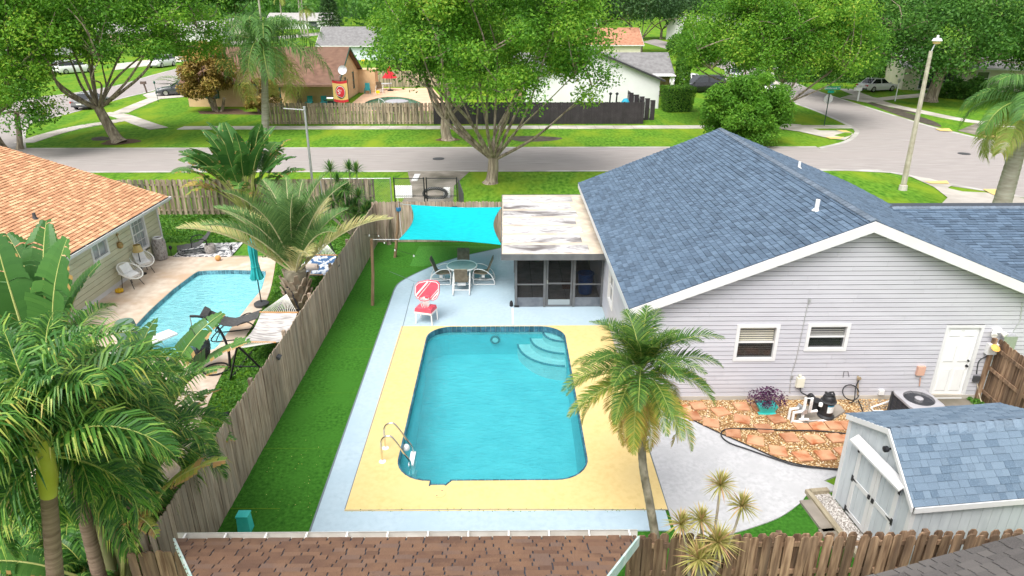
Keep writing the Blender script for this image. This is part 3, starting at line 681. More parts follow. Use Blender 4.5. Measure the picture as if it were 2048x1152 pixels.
# fittings on the gable wall (parts of the house)
def wallpt(u, v, off=.03): q = PY(u, v, GY - off); return q
m = MB(); m.tube([wallpt(1618, 598), wallpt(1612, 625), wallpt(1592, 720), wallpt(1582, 750), wallpt(1579, 785)], .014, 8); m.box(wallpt(1618, 602), (.07, .05, .12)); m.box(wallpt(1583, 753), (.07, .05, .11)); m.build("conduit", m_galv, house, smooth=40)
m = MB(); m.box(wallpt(1600, 764, .07), (.2, .12, .28)); m.box(wallpt(1600, 751, .08), (.06, .06, .05)); m.build("timer_box", M("cream_plastic", (.70, .67, .55), rough=.5), house)
m = MB(); m.tube(cr([wallpt(1600, 775, .06), wallpt(1603, 785, .15), Vector((wallpt(1612, 790).x, GY - .3, .25)), Vector((8.05, GY - .45, .4))], 5), .018, 6); m.build("power_cable", m_blackp, house, smooth=40)
m = MB(); m.box(wallpt(1841, 741, .06), (.2, .1, .26)); m.tube([wallpt(1841, 755, .05), wallpt(1839, 772, .05)], .016, 6); m.build("disconnect_box", M("salmon_paint", (.60, .36, .27), rough=.6), house)
m = MB(); m.box(wallpt(1762, 784, .05), (.13, .1, .14)); m.build("outlet_cover", m_pvc, house)
m = MB(); m.tube([wallpt(1716, 752, .05), wallpt(1716, 790, .05)], .02, 6); m.box(wallpt(1718, 757, .08), (.09, .06, .07)); m.build("hose_spigot", M("brass", (.50, .40, .26), rough=.4, metal=.6), house)
m = MB(); m.tube([wallpt(1686, 755, .03), wallpt(1688, 743, .05), wallpt(1696, 743, .05), wallpt(1698, 754, .03)], .007, 6); m.build("hook", m_black, house)
fl = wallpt(1993, 661, .06); m = MB(); m.box(fl, (.22, .10, .10)); m.build("floodlight_base", m_white, house)
for dx in (-.1, .12): m = MB(); m.lathe([(.03, 0), (.075, .12), (.07, .135), (.001, .12)], fl + Vector((dx, -.04, -.02)), 14, Matrix.Rotation(rad(115), 4, 'X') @ Matrix.Rotation(dx * 3, 4, 'Y')); m.build("floodlight", m_whitem, house, smooth=40)
m = MB(); m.b2((12.95, GY - .16, 1.25), (13.3, GY - .03, 1.95)); m.build("meter_cabinet", m_galv, house)
m = MB(); m.lathe([(.10, 0), (.10, .06), (.085, .12), (.001, .13)], (13.13, GY - .16, 1.55), 18, Matrix.Rotation(math.pi / 2, 4, 'X')); m.build("meter_dial", m_steel, house, smooth=40)
m = MB(); m.b2((12.62, GY - .16, 1.42), (12.9, GY - .03, 1.72)); m.build("utility_box", m_pvc, house)
m = MB(); m.tube([wallpt(2044, 605), wallpt(2040, 640), wallpt(2028, 660), wallpt(2014, 680)], .012, 6); m.build("service_cable", m_galv, house)
m = MB(); m.tube(cr([wallpt(1975, 712), wallpt(1958, 722), wallpt(1953, 748)], 4), .018, 6); m.box(wallpt(1952, 757, .05), (.16, .09, .16)); m.build("cable_box", m_dgrey, house)
m = MB(); m.tube(cr([wallpt(1954, 766), wallpt(1960, 795, .2), wallpt(1968, 815, .5)], 4), .012, 6); m.build("garden_wire", M("tan_cable", (.55, .48, .36), rough=.6), house)

# ================================================================== screened porch
PRX0, PRX1, PRY0, PRY1, PRZ = -.12, 3.06, 21.35, 28.85, 2.2
m_dkframe = M("grey_porch_frame", (.10, .105, .11), (.14, .145, .15), sc=3, rough=.55)
m_screen = M("porch_screen", (.03, .03, .032), rough=1, spec=0, alpha=.22)
m_kick = M("slate_kick_panel", (.10, .115, .135), (.16, .175, .195), sc=4, rough=.7, bump=.1, bsc=12)
m_peel = M("peeling_roof_paint", (.33, .32, .33), (.62, .605, .60), sc=2.6, rough=.85, stretch=(.8, 1.9, 1), lo=.36, hi=.52, c3=(.14, .125, .12), sc3=.62, bump=.3, bsc=20, rnd=.06, dist=1.2, detail=8)
m_creamseam = M("cream_roof_seam", (.56, .47, .36), (.66, .58, .47), sc=4, rough=.85, detail=8, c3=(.42, .36, .30), sc3=1.2)
m_ptile = M("porch_floor_tile", (.15, .145, .14), (.21, .20, .195), sc=3, rough=.6, rnd=.12)
porch = thing("screened_porch", "grey framed screened porch with peeling white panel roof", "porch", (1.6, 25, 0))
m = MB(); m.b2((PRX0, PRY0, PRZ - .14), (PRX1 + .3, PRY1, PRZ)); proof = m.build("roof", m_creamseam, porch)
npn = 7; py = PRY0 + .12; pw_ = (PRY1 - .1 - py) / npn
for i in range(npn):
    m = MB(); jit = random.Random(i).uniform(-.03, .03); z0 = PRZ + .004; x0, x1 = PRX0 + .04, PRX1 - .22 - .15 * (i % 2) ; y0, y1 = py + i * pw_ + .04, py + (i + 1) * pw_ - .24
    m.add([(x0, y0, z0), (x1, y0, z0), (x1, y1, z0), (x0, y1, z0), (x0 + .02, y0 + .04, z0 + .022), (x1 - .02, y0 + .04, z0 + .022), (x1 - .02, y1 - .04, z0 + .022), (x0 + .02, y1 - .04, z0 + .022)], [(4, 5, 6, 7), (0, 1, 5, 4), (1, 2, 6, 5), (2, 3, 7, 6), (3, 0, 4, 7)])
    m.build("roof_panel", m_peel, proof)
m = MB(); m.b2((PRX0 - .02, PRY0 - .03, PRZ - .2), (PRX1 + .32, PRY0 - .002, PRZ + .015)); m.b2((PRX0 - .03, PRY0, PRZ - .2), (PRX0 - .002, PRY1, PRZ + .015)); m.b2((PRX0, PRY1 + .002, PRZ - .2), (PRX1 + .3, PRY1 + .03, PRZ + .015)); m.build("fascia", m_dkframe, porch)
m = MB(); m.b2((.36, 21.98, .045), (3.4, 28.5, .06)); pfl = m.build("floor", m_black, porch)
ftm = MB(); ftm.box((0, 0, 0), (.59, .59, .012)); ftmm = ftm.mesh("floor_tile", m_ptile)
for i in range(5):
    for j in range(10): inst("floor_tile", ftmm, Matrix.Translation((.68 + i * .605, 22.32 + j * .605, .067)), pfl)
YF = 21.9; xs = [.36, 1.36, 2.38, 3.36]
for x in xs: m = MB(); m.b2((x - .045, YF - .045, .05), (x + .045, YF + .045, 2.05)); m.build("post", m_dkframe, porch)
m = MB(); m.b2((.40, YF - .03, 1.92), (3.33, YF + .03, 2.05)); m.b2((.41, YF - .02, .87), (1.31, YF + .02, .92)); m.b2((2.43, YF - .02, .87), (3.31, YF + .02, .92)); m.build("front_rail", m_dkframe, porch)
for a, b in ((.41, 1.31), (2.43, 3.31)):
    m = MB(); m.b2((a, YF - .015, .05), (b, YF + .015, .40)); m.build("kick_panel", m_kick, porch)
    for c, d in ((.40, .87), (.92, 1.92)): m = MB(); m.b2((a, YF - .003, c), (b, YF + .003, d)); m.build("screen", m_screen, porch)
m = MB(); x0, x1 = 1.42, 2.32
m.b2((x0, YF - .02, .06), (x0 + .06, YF + .02, 1.91)); m.b2((x1 - .06, YF - .02, .06), (x1, YF + .02, 1.91)); m.b2((x0 + .06, YF - .02, 1.83), (x1 - .06, YF + .02, 1.91)); m.b2((x0 + .06, YF - .02, .90), (x1 - .06, YF + .02, .96)); m.b2((x0 + .06, YF - .02, .06), (x1 - .06, YF + .02, .12))
sdoor = m.build("screen_door", m_dkframe, porch)
m = MB(); m.b2((x0 + .07, YF - .03, .13), (x1 - .07, YF - .021, .33)); m.build("kick_plate", m_steel, sdoor)
m = MB(); m.b2((x0 + .06, YF - .003, .12), (x1 - .06, YF + .003, 1.83)); m.build("screen", m_screen, sdoor)
m = MB(); m.box((x0 + .03, YF - .04, 1.0), (.03, .05, .12)); m.build("handle", m_steel, sdoor)
# left and rear sides
for i in range(1, 5): y = YF + i * 1.64; m = MB(); m.b2((.33, y - .045, .05), (.42, y + .045, 2.05)); m.build("post", m_dkframe, porch)
m = MB()
m.b2((.34, YF + .05, 1.92), (.41, 28.4, 2.05)); m.b2((.35, YF + .05, .87), (.40, 28.4, .92)); m.b2((.45, 28.42, .05), (3.3, 28.5, .9)); m.b2((.45, 28.42, 1.92), (3.3, 28.5, 2.05)); m.b2((1.6, 28.43, .9), (1.7, 28.49, 1.92)); m.build("side_frame", m_dkframe, porch)
m = MB(); m.b2((.36, YF + .05, .05), (.39, 28.4, .40)); m.build("side_kick_panel", m_kick, porch)
m = MB(); m.b2((.372, YF + .05, .4), (.376, 28.4, 1.92)); m.b2((.45, 28.46, .9), (3.3, 28.465, 1.92)); m.build("side_screen", m_screen, porch)
m = MB(); m.b2((.3, 21.84, .045), (.47, 21.86, .12)); m.lathe([(.06, 0), (.06, .12), (.03, .2), (.001, .21)], (.2, 21.95, .05), 10); m.build("downspout_foot", m_black, porch)
# barrel in the porch
m_bluebin = M("blue_bin_plastic", (.004, .05, .20), (.006, .07, .26), sc=6, rough=.4)
bp = P(1172, 592, .075); bin_ = thing("trash_bin", "blue plastic barrel bin standing inside the screened porch", "bin", (bp.x, bp.y + .3, .075))
m = MB(); m.lathe([(.21, 0), (.25, .02), (.28, .75), (.30, .76), (.30, .80), (.265, .80), (.245, .1), (.001, .1)], n=24); m.build("body", m_bluebin, bin_, False, smooth=35)
m = MB(); m.tube([(.295 * math.cos(t), .295 * math.sin(t), .77) for t in [i * math.pi / 10 for i in range(20)]], .015, 6, closed=True); m.build("rim", m_bluebin, bin_, False, smooth=60)
m = MB(); m.box((bp.x - .55, bp.y + 1.0, .09), (.5, .7, .02)); tag(m.build("door_mat", M("brown_mat", (.10, .05, .03), (.15, .08, .05), sc=30, rough=1)), "small brown door mat on the porch floor beside the blue barrel", "mat")

# ================================================================== fences
def picket_meshes(w_, h, t, mat, seed, ear=.04):
    rg = random.Random(seed); out = []
    for i in range(7):
        m = MB(); hh = h + rg.uniform(-.02, .02); e = ear * rg.uniform(.7, 1.2); a = w_ / 2; cup = rg.uniform(-.006, .006)
        pr = [(-a, 0), (a, 0), (a, hh - e), (a - e * .8, hh), (-a + e * .8, hh), (-a, hh - e)]
        m.prism([Vector((x, (cup if abs(x) > a * .9 else 0) - t / 2, z)) for x, z in pr], (0, 0, 0), (0, t, 0)); out.append(m.mesh("picket", mat))
    return out
def fence(name, label, p0, p1, h, mat, w_=.14, pitch=.145, t=.018, shadow=False, rail_side=1, post_mat=None, seed=1, every=2.4, rails=(.25, .95, 1.55), ear=.04, z0=.03, lean=.01):
    p0, p1 = Vector((*p0, 0)), Vector((*p1, 0)); d = p1 - p0; L = d.length; d.normalize(); ang = math.atan2(d.y, d.x); nn = Vector((-d.y, d.x, 0)) * rail_side
    root = thing(name, label, "fence", p0); rg = random.Random(seed); pm = picket_meshes(w_, h, t, mat, seed, ear)
    s = w_ / 2; i = 0
    while s < L - w_ / 2:
        off = (.055 if i % 2 else -.035) if shadow else -t / 2 - .021
        q = p0 + d * s + nn * off
        inst("picket", pm[rg.randrange(7)], Matrix.Translation(q + Vector((0, 0, z0))) @ Matrix.Rotation(ang + rg.uniform(-.02, .02), 4, 'Z') @ Matrix.Rotation(rg.uniform(-lean, lean), 4, 'Y') @ Matrix.Rotation(rg.uniform(-.008, .008), 4, 'X'), root)
        s += pitch; i += 1
    for z in rails:
        if z < h: m = MB(); m.bar(p0 + nn * .01 + Vector((0, 0, z)), p1 + nn * .01 + Vector((0, 0, z)), .038, .09); m.build("rail", mat, root)
    k = max(1, round(L / every))
    for j in range(k + 1):
        q = p0 + d * (L * j / k) + nn * .085; m = MB(); m.box(q + Vector((0, 0, (h + .02) / 2)), (.09, .09, h + .02), ang); m.build("post", post_mat or mat, root)
    return root
def fx(y): return FX0 + (FX1 - FX0) * (y - FY0) / (FY1 - FY0)
lfence = fence("wood_fence", "long grey weathered picket fence dividing the two pool yards", (FX0, FY0), (FX1, FY1), 1.84, m_fence, rail_side=1, seed=2, lean=.006)
bfence = fence("wood_fence", "grey-brown picket fence behind the turquoise shade sail", (FX1 + .05, FY1), (.15, FY1), 1.86, m_fence, rail_side=1, seed=3, lean=.006)
ffence = fence("wood_fence", "brown shadowbox fence in front of the shed and spiky plants", (2.1, 8.85), (9.6, 8.9), 1.72, m_fence2, w_=.15, pitch=.1, shadow=True, rail_side=1, seed=4, ear=.05, lean=.02)
ffence2 = fence("wood_fence", "dark shadowbox fence under the palms left of the brown roof", (-6.15, 8.6), (-4.4, 8.7), 1.72, m_fence2, pitch=.145, rail_side=1, seed=5)
nfence = fence("wood_fence", "tan shadowbox fence behind the neighbour's lawn and banana plant", (-21, 33.3), (-6.6, 33.4), 1.78, m_fence3, pitch=.135, shadow=True, seed=6)
yA, yB = PX(1955, 790, 12.85).y, 12.4
gfence = fence("wood_fence", "mossy brown gate fence at the right end of the house wall", (12.85, 15.75), (12.6, 11.6), 1.85, m_fence2, rail_side=-1, seed=7, rails=(.3, 1.0, 1.6), every=1.45)
m = MB(); m.lathe([(.10, 0), (.115, .03), (.06, .05), (.001, .05)], PY(1990, 697, 15.55), 10, Matrix.Rotation(rad(35), 4, 'X')); m.build("post_cap", m_cutwood, gfence)
afence = fence("wood_fence", "weathered leaning picket fence across the street beside the peach deck", (P(531, 252).x, 60.6), (P(868, 252).x, 60.5), 1.8, m_fence3, w_=.145, pitch=.15, shadow=True, seed=8, lean=.03)
rfence = fence("wood_fence", "dark wood fence behind the patio of the tan house", (P(737, 176).x, P(737, 176).y + 1), (P(880, 176).x, P(880, 176).y + 1), 1.9, m_fence3, pitch=.15, seed=9, every=4)
# black fence across the street
x0, x1 = P(868, 251).x, P(1288, 251).x
blf = thing("black_fence", "long black painted board fence across the street beside the white house", "fence", ((x0 + x1) / 2, 60.5, 0))
pm = picket_meshes(.148, 1.85, .02, m_bfence, 4, .03); s = x0
while s < x1: inst("board", pm[int(s * 7) % 7], Matrix.Translation((s, 60.5, .02)), blf); s += .15
s = 60.6
while s < 69: inst("board", pm[int(s * 7) % 7], Matrix.Translation((x1 + .03 , s, .02)) @ Matrix.Rotation(math.pi / 2, 4, 'Z'), blf); s += .15
m = MB()
for z in (.3, 1.5): m.bar((x0, 60.55, z), (x1, 60.55, z), .04, .09)
m.build("rail", m_bfence, blf)
# solar lamps on the long fence
for (u, v, wh) in ((558, 713, "nearest of the three, by the hammock"), (676, 531, "middle one of three"), (730, 444, "farthest of three, near the corner")):
    q = PX(u, v, fx(18) + .06); m = MB(); m.box(q, (.10, .16, .05), mtx=Matrix.Rotation(rad(25), 4, 'Y')); m.box(q + Vector((.0, 0, -.05)), (.05, .1, .05))
    tag(m.build("solar_lamp", m_dgrey), "small black solar lamp on the grey fence, " + wh, "lamp", "solar lamps on the long fence")
q = PY(909, 414, 28.9); m = MB(); m.box(q, (.22, .10, .07)); m.box(q + Vector((0, .0, -.06)), (.12, .07, .05)); tag(m.build("solar_lamp", m_dgrey), "small black solar lamp on the fence above the shade sail", "lamp", "solar lamps on the long fence")
# chain link fence and gate
m_link = M("chain_link_wire", (.20, .21, .21), rough=.5, metal=.3)
def chain_link(mb, a, b, h, z0=.05, s=.11):
    a, b = Vector(a), Vector(b); L = (b - a).length; d = (b - a) / L; up = Vector((0, 0, 1)); r_ = .0035
    t = -h
    while t < L:
        for sg in (1, -1):
            s0, s1 = (t, t + h) if sg == 1 else (t + h, t); za, zb = 0, h
            def clip(sa, za, sb, zb):
                if sa > sb: sa, za, sb, zb = sb, zb, sa, za
                if sb < 0 or sa > L: return None
                if sa < 0: f_ = -sa / (sb - sa); za, sa = za + (zb - za) * f_, 0
                if sb > L: f_ = (L - sa) / (sb - sa); zb, sb = za + (zb - za) * f_, L
                return sa, za, sb, zb
            c_ = clip(s0, za, s1, zb)
            if c_: mb.bar(a + d * c_[0] + up * (z0 + c_[1]), a + d * c_[2] + up * (z0 + c_[3]), r_ * 2)
        t += s
cy_ = 33.35
def clf(name, label, xa, xb, h, yb=None):
    yb = cy_ if yb is None else yb; root = thing(name, label, "gate" if "gate" in name else "fence", (xa, cy_, 0)); m = MB()
    for x, y in ((xa, cy_), (xb, yb)): m = MB(); m.tube([(x, y, 0), (x, y, h + .05)], .03, 8); m.build("post", m_blackm if "gate" in name else m_galv, root, smooth=50)
    m = MB(); m.tube([(xa, cy_, h), (xb, yb, h)], .022, 8)
    if "gate" in name: m.tube([(xa, cy_, .1), (xb, yb, .1)], .022, 8); m.tube([(xa, cy_, .95), (xb, yb, .95)], .018, 8)
    m.build("rail", m_blackm if "gate" in name else m_galv, root, smooth=50)
    m = MB(); chain_link(m, (xa, cy_, 0), (xb, yb, 0), h - .06); o = m.build("wire_mesh", m_link, root); o["kind"] = "stuff"
    return root
gx = [PY(u, 352, cy_).x for u in (640, 780, 787, 847, 852, 913)]
clf("chain_link_fence", "silver chain link fence beside the spiky bush and street lawn", gx[0], gx[1], 1.85)
clf("chain_link_gate", "left leaf of the black chain link gate over the driveway", gx[2], gx[3], 1.85)
clf("chain_link_gate", "right leaf of the black chain link gate over the driveway", gx[4], gx[5], 1.85)
m = MB(); m.add([(gx[5] + .05, cy_, .05), (gx[5] + .45, cy_ - 2.6, .05), (gx[5] + .45, cy_ - 2.6, 1.8), (gx[5] + .05, cy_, 1.85), (gx[5] + .09, cy_, .05), (gx[5] + .49, cy_ - 2.6, .05), (gx[5] + .49, cy_ - 2.6, 1.8), (gx[5] + .09, cy_, 1.85)], [(0, 1, 2, 3), (4, 7, 6, 5), (3, 2, 6, 7), (0, 3, 7, 4), (1, 5, 6, 2)])
tag(m.build("privacy_panel", m_dgrey), "dark solid panel standing open beside the driveway gate", "panel")
# things leaning behind the gate
q = P(795, 398); m = MB(); m.box(q + Vector((.3, .3, .3)), (.95, .06, .75), mtx=Matrix.Rotation(rad(-12), 4, 'X')); tag(m.build("leaning_board", m_pvc), "white board leaning behind the chain link gate", "board")
q = P(862, 402) + Vector((.2, .3, -.12)); m = MB(); m.tube([q + Vector((.62 * math.cos(t), .1, .42 + .30 * math.sin(t))) for t in [i * math.pi / 10 for i in range(20)]], .09, 8, closed=True); tag(m.build("old_tyre", m_blackp, smooth=50), "black tyre standing behind the chain link gate", "tyre")
q = P(893, 398); m = MB(); m.box(q + Vector((0, .4, .26)), (.36, .3, .52)); m.box(q + Vector((0, .24, .36)), (.3, .02, .2)); tag(m.build("white_crate", m_pvc), "white crate beside the dark open gate panel", "crate")
q = P(832, 356); m = MB(); m.box(q + Vector((0, 0, .04)), (.35, 1.7, .03)); tag(m.build("white_plank", m_pvc), "pale board lying flat on the stained driveway", "board")
# ================================================================== shed
m_shedw = M("pale_blue_shed_paint", (.50, .54, .575), (.565, .605, .635), sc=2, rough=.6, rnd=.03, stretch=(4, 4, .8))
SO = Vector((7.1, 11.85, 0)); SRZ = rad(6)
shed = thing("shed", "pale blue garden shed with white trim double doors and blue shingle roof", "shed", SO, SRZ)
SN, SL = -2.15, 3.4; ZF, ZR, ZN, YR = 2.15, 2.62, 1.74, -1.22
def shz(y): return ZF + (ZR - ZF) * (y / YR) if y > YR else ZR + (ZN - ZR) * ((y - YR) / (SN - YR))
m = MB(); prof = [Vector((.03, -.03, 0)), Vector((.03, -.03, ZF - .05)), Vector((.03, YR, ZR - .06)), Vector((.03, SN + .03, ZN - .05)), Vector((.03, SN + .03, 0))]
m.prism(prof, (0, 0, 0), (SL, 0, 0)); scr = m.build("wall", m_shedw, shed, False)
y = -.02; 
while y > SN + .02:
    y2 = max(y - .205, SN); m = MB(); ya, yb = y - .004, y2 + .004
    m.add([(.012, ya, .05), (.012, yb, .05), (.012, yb, shz(yb) - .05), (.012, ya, shz(ya) - .05), (.03, ya, .05), (.03, yb, .05), (.03, yb, shz(yb) - .05), (.03, ya, shz(ya) - .05)], [(0, 1, 2, 3), (0, 3, 7, 4), (1, 5, 6, 2), (3, 2, 6, 7)])
    m.build("wall_board", m_shedw, scr, False); y = y2
x = .02
while x < SL:
    m = MB(); m.b2((x + .004, SN - .004, .05), (min(x + .2, SL) - .004, SN + .028, ZN - .06)); m.build("wall_board", m_shedw, scr, False); x += .2
m = MB()
m.b2((-.012, SN - .02, .03), (.075, SN + .07, ZN - .05)); m.b2((-.012, -.08, .03), (.075, .012, ZF - .05)); m.b2((-.05, SN - .115, ZN - .20), (SL, SN - .09, ZN - .085))
for (a, b) in (((0, ZF), (YR, ZR)), ((YR, ZR), (SN - .09, ZN - .09))):
    m.prism([Vector((-.105, a[0], a[1] + .01)), Vector((-.105, b[0], b[1] + .01)), Vector((-.105, b[0], b[1] - .10)), Vector((-.105, a[0], a[1] - .10))], (0, 0, 0), (.03, 0, 0))
m.build("corner_trim", m_trim, shed, False)
# doors
d0, d1 = -.52, -1.80; dm = (d0 + d1) / 2
for k_, (a, b) in enumerate(((d0, dm + .004), (dm - .004, d1))):
    m = MB(); m.b2((-.018, a, .10), (.010, b, 1.72)); do = m.build("door", m_shedw, shed, False)
    n_ = 3
    for i in range(n_):
        ya = a + (b - a) * i / n_; yb = a + (b - a) * (i + 1) / n_; m = MB(); m.b2((-.026, ya - .004, .11), (-.019, yb + .004, 1.71)); m.build("door_board", m_shedw, do, False)
    m = MB()
    for (p, q) in (((a, .10), (a - .10, 1.72)), ((b + .10, .10), (b, 1.72))): m.b2((-.042, p[0], p[1]), (-.027, q[0], q[1]))
    for z in (.10, .88, 1.62): m.b2((-.040, a - .102, z), (-.027, b + .102, z + .10))
    m.build("door_trim", m_trim, do, False)
    hy = a if k_ == 0 else b; sg = -1 if k_ == 0 else 1
    for z in (.16, .93, 1.64):
        m = MB(); m.b2((-.052, hy - sg * .03, z - .05), (-.043, hy + sg * .025, z + .09)); m.add([(-.05, hy + sg * .025, z - .01), (-.05, hy + sg * .025, z + .05), (-.05, hy + sg * .17, z + .025), (-.05, hy + sg * .17, z + .015)], [(0, 1, 2, 3)]); m.build("hinge", m_blackm, do, False)
    m = MB(); m.box((-.055, dm - sg * -.06, .95), (.03, .05, .09)); m.build("latch", m_blackm, do, False)
m = MB(); m.add([(-.03, d0 + .14, 1.93), (-.03, d1 - .14, 1.93), (-.19, d1 - .14, 1.82), (-.19, d0 + .14, 1.82), (-.03, d0 + .14, 1.90), (-.03, d1 - .14, 1.90), (-.19, d1 - .14, 1.78), (-.19, d0 + .14, 1.78)], [(0, 1, 2, 3), (4, 7, 6, 5), (3, 2, 6, 7), (0, 3, 7, 4), (1, 5, 6, 2)]); m.build("door_hood", m_trim, shed, False)
m = MB(); m.lathe([(.03, 0), (.06, .03), (.06, .09), (.03, .11)], (-.10, -1.35, 2.28), 12, Matrix.Rotation(rad(-90), 4, 'Y')); m.tube([(0, -1.35, 2.28), (-.1, -1.35, 2.28)], .02, 6); m.build("spot_lamp", m_blackm, shed, False, smooth=40)
# roof
RM = Matrix.Translation(SO) @ Matrix.Rotation(SRZ, 4, 'Z'); WM[shed.name] = RM
def sw(v): return RM @ Vector(v)
m = MB()
for (a, b) in (((.05, ZF - .03), (YR, ZR - .01)), ((YR, ZR - .01), (SN - .07, ZN - .09))):
    m.prism([sw((-.06, a[0], a[1])), sw((-.06, b[0], b[1])), sw((-.06, b[0], b[1] - .05)), sw((-.06, a[0], a[1] - .05))], (0, 0, 0), sw((SL, 0, 0)) - sw((-.06, 0, 0)))
sroof = m.build("roof", m_gap, shed)
ex = sw((1, 0, 0)) - sw((0, 0, 0)); a, b = sw((-.07, SN - .08, ZN - .085)), sw((-.07, YR, ZR)); shingle_field(sroof, m_shedshingle, a, ex, b - a, (b - a).length, .135, .20, lambda t: (0, SL + .1), 290, 21, th=.012, g=.002)
a2 = sw((SL, .06, ZF - .02)); b2 = sw((SL, YR, ZR)); shingle_field(sroof, m_shedshingle, a2, -ex, b2 - a2, (b2 - a2).length, .135, .20, lambda t: (0, SL + .1), 200, 22, th=.012, g=.002)
cm_ = MB(); cm_.add([(0, -.14, -.125), (0, 0, .03), (0, .13, -.03), (.2, .13, -.045), (.2, 0, .015), (.2, -.14, -.14)], [(0, 1, 4, 5), (1, 2, 3, 4)])
cmm = cm_.mesh("ridge_cap", M("shed_ridge_cap", (.15, .205, .27), (.19, .25, .32), sc=40, rough=.9, rnd=.12, bump=.4, bsc=90))
for i in range(18): inst("ridge_cap", cmm, RM @ Matrix.Translation((-.06 + i * .19, YR, ZR + .004)), sroof)
# timber edging, pebbles and slabs beside the shed
m_peb = M("grey_pebble", (0, 0, 0), ramp=[(0, (.20, .18, .16)), (.5, (.42, .39, .36)), (1, (.66, .63, .60))], rough=.8)
m_grav = M("brown_gravel", (0, 0, 0), ramp=[(0, (.24, .12, .045)), (.3, (.45, .26, .10)), (.6, (.60, .40, .19)), (.85, (.74, .58, .36)), (1, (.85, .75, .58))], rough=.7)
m_gravbase = M("gravel_bed_base", (.22, .12, .05), (.34, .2, .09), sc=20, rough=1)
def pebbles(name, poly, n, size, mat, seed, z=.02, avoid=()):
    rs = np.random.RandomState(seed); xs_ = [p[0] for p in poly]; ys_ = [p[1] for p in poly]; pts = []
    def inside(x, y, pl):
        c = False; j = len(pl) - 1
        for i in range(len(pl)):
            if (pl[i][1] > y) != (pl[j][1] > y) and x < (pl[j][0] - pl[i][0]) * (y - pl[i][1]) / (pl[j][1] - pl[i][1]) + pl[i][0]: c = not c
            j = i
        return c
    while len(pts) < n:
        x, y_ = rs.uniform(min(xs_), max(xs_)), rs.uniform(min(ys_), max(ys_))
        if inside(x, y_, poly): pts.append((x, y_, z))
    C = np.array(pts); n = len(C); s = size * rs.uniform(.55, 1.35, n)
    D = np.array([(1, 0, 0), (0, 1, 0), (-1, 0, 0), (0, -1, 0), (0, 0, 1), (0, 0, -1)], float)
    th = rs.uniform(0, 6.28, n); V = np.empty((n, 6, 3)); ax = rs.uniform(.8, 1.3, n); hz = rs.uniform(.5, .8, n)
    for k_ in range(6):
        dx, dy, dz = D[k_]; dx2 = dx * ax; V[:, k_, 0] = C[:, 0] + s * (dx2 * np.cos(th) - dy * np.sin(th)); V[:, k_, 1] = C[:, 1] + s * (dx2 * np.sin(th) + dy * np.cos(th)); V[:, k_, 2] = C[:, 2] + s * dz * hz
    F = np.array([(0, 1, 4), (1, 2, 4), (2, 3, 4), (3, 0, 4), (1, 0, 5), (2, 1, 5), (3, 2, 5), (0, 3, 5)])
    Fa = (F[None] + 6 * np.arange(n)[:, None, None]).reshape(-1, 3); rv = np.repeat(rs.rand(n), 8)
    return tag(obj(name, npmesh(name, V.reshape(-1, 3), Fa, mat, rv, True)), kind='stuff')
strip_ = [sw(q) for q in ((-.42, .12, 0), (0.0, .12, 0), (0.0, SN, 0), (-.42, SN, 0))]
sheet("pebble_bed", strip_, .024, m_conc)
tag(pebbles("pebble_strip", strip_, 2600, .021, m_peb, 5, .03), "pale grey pebbles along the shed front", "pebbles")
for a_, b_, w_ in (((-.48, .2, .07), (-.48, SN - .2, .07), "running along the pebbles"), ((-.44, .16, .07), (-.02, .16, .07), "short one at the shed corner")):
    m = MB(); m.bar(sw(a_), sw(b_), .11, .11); tag(m.build("landscape_timber", m_timber), "grey landscape timber edging, " + w_, "timber", "timbers edging the pebbles")
for i, (u, v, l_) in enumerate(((1640, 1035, .95), (1668, 1080, .5))):
    q = P(u, v); m = MB(); m.box(q + Vector((0, 0, .04)), (.42, l_, .07), SRZ); tag(m.build("concrete_slab", m_olddrive), "grey concrete slab on the turf beside the shed, " + ("the longer farther one" if i == 0 else "the shorter one by the fence"), "slab", "slabs by the shed")
# ================================================================== gravel bed with pavers
bed = [(p.x, p.y + .02) for p in grav_edge[::-1]] + [(9.3, 12.6), (10.6, 14.0), (10.6, 15.78), (4.0, 15.78)]
sheet("gravel_base", bed, .018, m_gravbase)
tag(pebbles("gravel", bed, 15000, .021, m_grav, 6, .028), kind='stuff')
sheet("concrete_pad_strip", [(9.35, 14.2), (12.7, 14.2), (12.7, 15.78), (9.35, 15.78)], .026, m_olddrive)
m_pav = M("terracotta_paver", (.33, .10, .035), (.60, .34, .20), sc=3.4, rough=.85, bump=.3, bsc=40, rnd=.2, lo=.32, hi=.68, c3=(.55, .31, .18), sc3=1.5, detail=7)
pavs = [(160, 735, 10), (290, 768, 20), (410, 738, 5), (415, 812, -20), (610, 810, 15), (235, 833, -15), (130, 795, 12), (540, 865, 8), (755, 852, 2), (850, 852, 3), (942, 848, 2), (1030, 846, 4), (360, 892, -12), (490, 935, -18), (685, 918, 8), (830, 927, 12), (950, 920, 10), (620, 995, -12), (760, 1025, 10), (895, 1020, 6), (1000, 1000, 12), (515, 745, 8), (1040, 925, 10), (75, 755, 20)]
pvm = []
for k_ in range(4):
    m = MB(); a_ = .19; b_ = .18; rg = random.Random(k_); c_ = [(x + rg.uniform(-.02, .02), y + rg.uniform(-.02, .02)) for x, y in ((-a_, -b_), (a_, -b_), (a_, b_), (-a_, b_))]
    m.add([(x, y, 0) for x, y in c_] + [(x, y, .035) for x, y in c_] + [(x * .96, y * .96, .042) for x, y in c_], [(0, 1, 5, 4), (1, 2, 6, 5), (2, 3, 7, 6), (3, 0, 4, 7), (4, 5, 9, 8), (5, 6, 10, 9), (6, 7, 11, 10), (7, 4, 8, 11), (8, 9, 10, 11)]); pvm.append(m.mesh("stepping_stone", m_pav))
